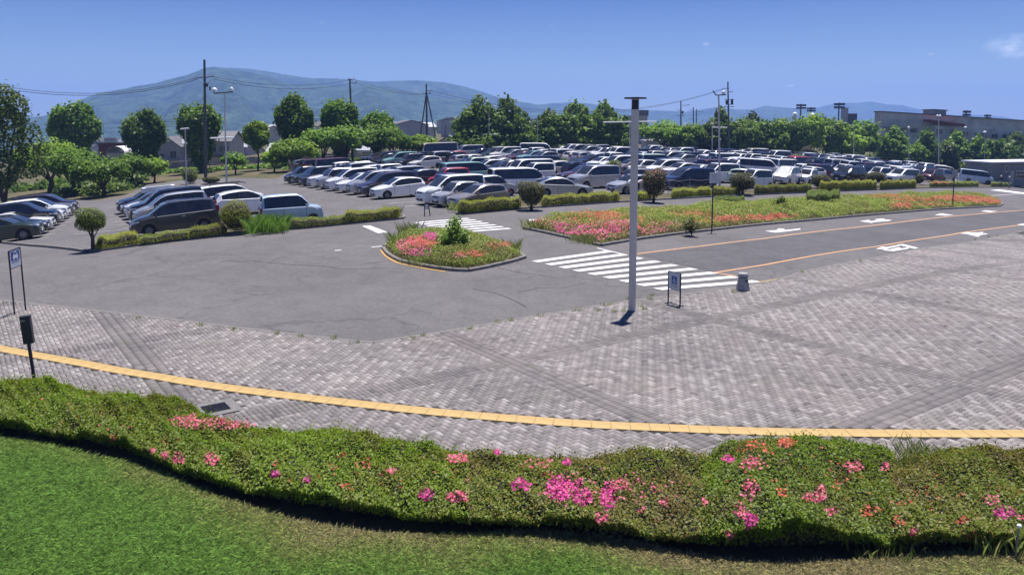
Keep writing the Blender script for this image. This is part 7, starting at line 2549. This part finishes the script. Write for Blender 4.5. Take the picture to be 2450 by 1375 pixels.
lamp_pole(543, 470, 224, 'twin lamp pole with two dome floodlights behind the left bed', [(513, 224, 557, 220, .05), (504, 331, 560, 329, .07), (513, 224, 511, 217, .04)], [(513, 214, 13, 8), (554, 213, 9, 9)], xt=537)
lamp_pole(446, 446, 308, 'thin grey lamp pole left of the utility pole', [(432, 309, 452, 307, .07)], xt=443)
lamp_pole(917, 380, 297, 'thin lamp pole in front of the cherry row', [], [], r=.06)
lamp_pole(1170, 370, 272, 'thin white lamp pole with a short crossbar before the tall conifers', [(1153, 321.5, 1192, 321.5, .07), (1164, 272, 1178, 271, .06)])
lamp_pole(1286, 368, 285, 'thin white lamp pole between the two conifer clumps', [(1280, 285, 1290, 284, .06)])
lamp_pole(1507, 392, 289, 'lamp pole with a very long crossbar, hidden behind the pale lamp post', [(1443, 292.5, 1570, 291, .08)])
lamp_pole(1704, 382, 282, 'thin white lamp pole left of the twin-armed pole', [(1704, 305, 1740, 305, .07)])
lamp_pole(1722, 446, 228, 'twin-armed floodlight pole rising from the cars at right of centre', [(1713, 228, 1737, 227, .055), (1714, 229, 1705, 217, .05)], [(1731, 221, 9, 8)], xt=1719.5, r=.085)
lamp_pole(2043, 392, 295, 'thin pale lamp pole in front of the right-hand trees', [], [], r=.06)
lamp_pole(2246, 412, 279, 'tall pale lamp pole in front of the red porch roof', [(2240, 281, 2251, 281, .06)], [(2243, 277, 6, 5), (2249, 277, 6, 5)], r=.09)
lamp_pole(2310, 405, 306, 'pale lamp pole right of the one at the porch', [(2305, 308, 2315, 308, .05)], [(2310, 305, 7, 5)], r=.07)
lamp_pole(2175, 398, 305, 'dim lamp pole standing before the hall windows', [], [(2174, 305, 6, 5)], r=.06)
lamp_pole(2356, 412, 316, 'lamp pole with a round head above the gatehouse trees', [], [(2356, 316, 8, 5)], r=.06)


def utility_pole(x, base, top, label, xt=None, arms=(), cans=(), stays=(), Y=None, r=.16, knobs=()):
    p = at(x, base) if Y is None else along(x, base, Y)
    Y = p.y
    p.z = gz(p.x, p.y)
    xt = x if xt is None else xt
    tp_ = along(xt, top, Y) - p
    t = root('utility_pole', p, 0, label, 'utility pole', 'utility poles and their wires')
    MB().tube([(0, 0, -.4), (tp_.x, 0, tp_.z)], [r * 1.2, r * .75], 10).build('pole', M_UPOLE, t, 40)
    for (x0, y0, x1, y1) in arms:
        a = along(x0, y0, Y) - p; b_ = along(x1, y1, Y) - p
        MB().tube([(a.x, -.14, a.z), (b_.x, -.14, b_.z)], .055, 6).build('crossarm', M_DARKMETAL, t)
        for f in (.1, .9):
            q = a.lerp(b_, f)
            MB().tube([(q.x, -.14, q.z), (q.x, -.14, q.z + .28)], [.06, .035], 6).build('insulator', M_LAMPHEAD, t)
    for (cx, cy, w, h) in cans:
        a = along(cx, cy, Y) - p; s = Y / FPX
        MB().tube([(a.x, -.1, a.z - h * s / 2), (a.x, -.1, a.z + h * s / 2)], w * s / 2, 12).build('transformer', M_DARKMETAL, t, 40)
    for (x0, y0, x1, y1) in stays:
        a = along(x0, y0, Y) - p; b_ = along(x1, y1, Y) - p
        MB().tube([(a.x, 0, a.z), (b_.x, -.4, b_.z)], .10, 7).build('brace', M_UPOLE, t, 40)
    return t, Y


_, Yp1 = utility_pole(492, 424, 143, 'nearest utility pole, rising dark above the mountain ridge at the left', xt=489, arms=[(471, 188, 486, 186), (492, 186, 512, 183), (487, 201, 502, 200)], cans=[(495, 205, 8, 6), (503, 212, 3, 9)], r=.17)
_, Yp2 = utility_pole(844, 388, 189, 'thin utility pole behind the vase-shaped pollarded trees', xt=837, arms=[(832, 191, 850, 190), (842, 200, 855, 198)])
_, Yp3 = utility_pole(1022, 378, 201, 'utility pole with two slanting braces like a tripod', xt=1020, arms=[(1012, 226, 1024, 224), (1020, 217, 1034, 217)], stays=[(1019, 230, 1004, 345), (1022, 228, 1050, 365)], cans=[(1028, 223, 3, 4)])
_, Yp4 = utility_pole(1745, 374, 196, 'utility pole with two transformer cans right of centre', xt=1741.5, arms=[(1728, 213, 1744, 211), (1741, 219, 1753, 221), (1734, 239, 1755, 238), (1736, 251, 1755, 250), (1731, 256, 1756, 256)], cans=[(1738, 245, 5, 9), (1751, 244, 6, 11)])
utility_pole(1629, 366, 242, 'distant utility pole with one transformer, left of the twin-armed lamp', arms=[(1633, 253, 1650, 251), (1619, 277, 1637, 277), (1620, 264, 1628, 265)], cans=[(1633, 269, 4, 7)], Y=Yp4 + 25)
utility_pole(1659, 366, 257, 'distant bare utility pole, left of a close pair', arms=[(1650, 264, 1656, 263), (1648, 284, 1657, 284)], Y=Yp4 + 60)
utility_pole(1666, 366, 261, 'distant bare utility pole, right of a close pair', arms=[(1668, 268, 1684, 268), (1669, 275, 1675, 274)], Y=Yp4 + 75)
utility_pole(1066, 366, 300, 'tiny far pole beside the small white house', arms=[(1062, 304, 1070, 304)], Y=200, r=.12)


def wire(ax, ay, Ya, bx, by, Yb, sag, label, r=.022):
    a = along(ax, ay, Ya); b_ = along(bx, by, Yb)
    n = 28
    pts = []
    for k in range(n + 1):
        f = k / n
        q = a.lerp(b_, f)
        pts.append((q.x, q.y, q.z - 4 * sag * f * (1 - f)))
    o = MB().tube([(Vector(p_) - a) for p_ in pts], r, 5, False).build('wire', M_WIRE)
    o.location = a
    tag(o, label, 'wire', 'wires between the utility poles')


SP = lambda px, Y: px * Y / FPX
wire(-120, 178, Yp1 - 12, 472, 186, Yp1, SP(38, Yp1), 'upper wire running from the left edge to the nearest utility pole', .03)
wire(-120, 184, Yp1 - 12, 472, 190, Yp1, SP(38, Yp1), 'lower wire running from the left edge to the nearest utility pole', .03)
wire(510, 184, Yp1, 837, 192, Yp2, SP(17, Yp1), 'upper wire from the nearest utility pole to the thin one')
wire(510, 189, Yp1, 843, 199, Yp2, SP(20, Yp1), 'lower wire from the nearest utility pole to the thin one', .026)
wire(850, 191, Yp2, 1013, 225, Yp3, SP(8, Yp2), 'upper wire from the thin pole to the braced pole')
wire(852, 200, Yp2, 1020, 226, Yp3, SP(8, Yp2), 'lower wire from the thin pole to the braced pole')
wire(1030, 217, Yp3, 1730, 213, Yp4, SP(57, Yp3), 'long sagging wire from the braced pole to the transformer pole', .03)
wire(1026, 223, Yp3, 1730, 214, Yp4, SP(58, Yp3), 'second long sagging wire from the braced pole to the transformer pole', .022)
for (y0, y1, nm) in ((297, 288, 'top'), (308, 300, 'middle'), (318, 309, 'bottom')):
    wire(-80, y0, Yp1 + 8, 490, y1, Yp1, SP(4, Yp1), f'{nm} of the thin low wires crossing the pollarded trees', .014)


# stadium floodlights far behind
for (x, base, ptop, pbot, w, lb) in [(1914, 310, 249, 262, 23, 'left stadium light above the leafy trees'), (1938, 310, 257, 268, 21, 'stadium light just right of the leftmost one'), (2005, 310, 246, 261, 25, 'tallest stadium light left of the concrete hall'), (2310, 300, 264, 279, 19, 'stadium light above the hall roof right of its tower'), (2360, 305, 274, 285, 16, 'stadium light farthest right above the hall roof')]:
    Yf = 300
    p = along(x, base, Yf); zg = gz(p.x, p.y)
    t = root('stadium_light', (p.x, p.y, zg), 0, lb, 'floodlight', 'stadium floodlights')
    z0, z1 = zat(x, pbot, Yf) - zg, zat(x, ptop, Yf) - zg
    ww = w * Yf / FPX
    MB().tube([(0, 0, -.3), (0, 0, z1)], .28, 8).build('mast', M_UPOLE, t, 40)
    hh = (z1 - z0)
    for k in range(2):
        zc = z0 + hh * (.25 + .5 * k)
        MB().box((0, -.4, zc), (ww, .4, hh * .36)).build('lamp_bank', M_DARKMETAL, t)
p = along(2024, 310, 305)
t = root('water_tank', (p.x, p.y, gz(p.x, p.y)), 0, 'pale equipment tower beside the tallest stadium light', 'tower')
MB().box((-.8, 0, (zat(2012, 258, 305) - t.location.z) / 2), (2.0, 2.0, zat(2012, 258, 305) - t.location.z)).build('tower', M_CONC, t)
MB().box((1.8, 0, (zat(2024, 272, 305) - t.location.z) / 2), (3.2, 3.0, zat(2024, 272, 305) - t.location.z)).build('tank', M_DKTRIM, t)
for (x, y, lb) in ((1902, 273, 'small white dome roof left, under the stadium lights'), (1944, 275, 'small white dome roof right, under the stadium lights')):
    p = along(x, y, 290); zg = gz(p.x, p.y)
    t = root('dome_roof', (p.x, p.y, zg), 0, lb, 'roof')
    z = p.z - zg
    MB().tube([(0, 0, 0), (0, 0, z), (0, 0, z + .5), (0, 0, z + .7)], [.8, .9, .6, .1], 10).build('dome', M_LAMPHEAD, t, 60)

# ================================================================== PEOPLE
M_SKIN = mat('skin', (.42, .26, .19), .6)
M_HAIR = mat('black_hair', (.012, .010, .009), .6)


def person(foot, rz, joints, label, shirt, trousers, hat=None):
    """One continuous figure grown from a skeleton; joints override the standing pose."""
    J = dict(pel=(0, 0, .93), sp=(0, 0, 1.12), ch=(0, 0, 1.33), nk=(0, 0, 1.47), hd=(0, .02, 1.57), tp=(0, .01, 1.68))
    for s, n in ((1, 'r'), (-1, 'l')):
        J.update({n + 'sh': (s * .18, 0, 1.40), n + 'el': (s * .24, -.02, 1.13), n + 'wr': (s * .25, .07, .90), n + 'hn': (s * .25, .10, .80),
                  n + 'hp': (s * .09, 0, .88), n + 'kn': (s * .10, .02, .48), n + 'an': (s * .10, -.02, .09), n + 'to': (s * .11, .15, .04)})
    J.update(joints)
    E_ = [('pel', 'sp'), ('sp', 'ch'), ('ch', 'nk'), ('nk', 'hd'), ('hd', 'tp')]
    for n in 'rl':
        E_ += [('ch', n + 'sh'), (n + 'sh', n + 'el'), (n + 'el', n + 'wr'), (n + 'wr', n + 'hn'), ('pel', n + 'hp'), (n + 'hp', n + 'kn'), (n + 'kn', n + 'an'), (n + 'an', n + 'to')]
    RAD = dict(pel=.14, sp=.13, ch=.15, nk=.055, hd=.095, tp=.07, sh=.07, el=.048, wr=.034, hn=.042, hp=.10, kn=.065, an=.045, to=.04)
    names = list(J)
    me = bpy.data.meshes.new('tmp')
    me.from_pydata([J[n] for n in names], [(names.index(a), names.index(b_)) for a, b_ in E_], [])
    o = bpy.data.objects.new('tmp', me); COL.objects.link(o)
    sk = o.modifiers.new('skin', 'SKIN')
    for n, v in zip(names, me.skin_vertices[0].data):
        r_ = RAD.get(n) or RAD[n[1:]]
        v.radius = (r_, r_ * (.8 if n in ('pel', 'sp', 'ch') else 1)); v.use_root = n == 'pel'
    ss_ = o.modifiers.new('sub', 'SUBSURF'); ss_.levels = 2; ss_.render_levels = 2
    dg = bpy.context.evaluated_depsgraph_get()
    body = bpy.data.meshes.new_from_object(o.evaluated_get(dg))
    bpy.data.objects.remove(o)
    body.materials.clear()
    for m_ in (shirt, trousers, M_SKIN, M_BLACK): body.materials.append(m_)
    segs = []
    for a, b_ in E_:
        k = 0
        if a in ('hd', 'nk'): k = 2
        if a[1:] in ('wr',): k = 2
        if a[1:] in ('hp', 'kn') or b_[1:] == 'hp': k = 1
        if a[1:] == 'an': k = 3
        segs.append((np.array(J[a]), np.array(J[b_]), k))
    for p_ in body.polygons:
        c = np.array(p_.center)
        best = (9, 0)
        for a, b_, k in segs:
            ab = b_ - a; f = np.clip((c - a) @ ab / (ab @ ab), 0, 1)
            dd = np.linalg.norm(c - a - f * ab)
            if dd < best[0]: best = (dd, k)
        p_.material_index = best[1]; p_.use_smooth = True
    t = root('person', foot, rz, label, 'person', 'people by the car park')
    body.name = 'body'
    b0 = bpy.data.objects.new('body', body); COL.objects.link(b0); b0.parent = t
    hd = Vector(J['hd']); tp_ = Vector(J['tp'])
    ax = (tp_ - hd).normalized()
    bm = bmesh.new(); bmesh.ops.create_uvsphere(bm, u_segments=12, v_segments=8, radius=.112)
    for v in list(bm.verts):
        if v.co.z < .01: bm.verts.remove(v)
    rot = Vector((0, 0, 1)).rotation_difference(ax).to_matrix().to_4x4()
    bmesh.ops.transform(bm, matrix=Matrix.Translation(hd + ax * .035) @ rot, verts=bm.verts)
    hm = bpy.data.meshes.new('cap' if hat else 'hair'); bm.to_mesh(hm); bm.free(); smooth(hm, 80)
    link('cap' if hat else 'hair', hm, hat or M_HAIR, t)
    if hat:
        fw = Vector((0, 1, 0))
        mb = MB().box(tuple(hd + ax * .045 + fw * .12), (.15, .12, .015)); mb.build('cap_brim', hat, t)
    return t


M_SHIRTP = mat('pale_pink_shirt', (.66, .54, .60), .8); M_TRD = mat('dark_trousers', (.02, .02, .028), .85)
M_VEST = mat('dark_work_vest', (.05, .045, .06), .8); M_TRL = mat('pale_trousers', (.42, .42, .42), .85); M_CAPW = mat('white_cap', (.7, .7, .7), .6)
M_GSH = mat('grey_work_shirt', (.18, .20, .22), .8)
bend = dict(pel=(0, 0, .90), sp=(0, .17, 1.02), ch=(0, .37, 1.08), nk=(0, .50, 1.06), hd=(0, .60, 1.02), tp=(0, .70, .97), rsh=(.17, .38, 1.06), lsh=(-.17, .38, 1.06), rel=(.20, .44, .80), lel=(-.20, .42, .80), rwr=(.18, .52, .58), lwr=(-.17, .52, .60), rhn=(.17, .55, .48), lhn=(-.16, .55, .50), rhp=(.09, 0, .86), lhp=(-.09, 0, .86))
person(at(1526, 465), -math.pi / 2 + .35, bend, 'person bending over in a pale pink top and dark trousers beside the lamp post', M_SHIRTP, M_TRD, None)
person(at(2394, 448), math.pi - .3, dict(rhn=(.22, .16, .86), lhn=(-.24, .05, .8)), 'person in a dark vest and white cap standing at the gatehouse, left of the two', M_VEST, M_TRL, M_CAPW)
person(at(2413, 450), math.pi + .5, dict(rkn=(.12, .08, .48), lan=(-.1, -.12, .09)), 'person in grey work clothes and white cap at the gatehouse, right of the two', M_GSH, M_TRL, M_CAPW)
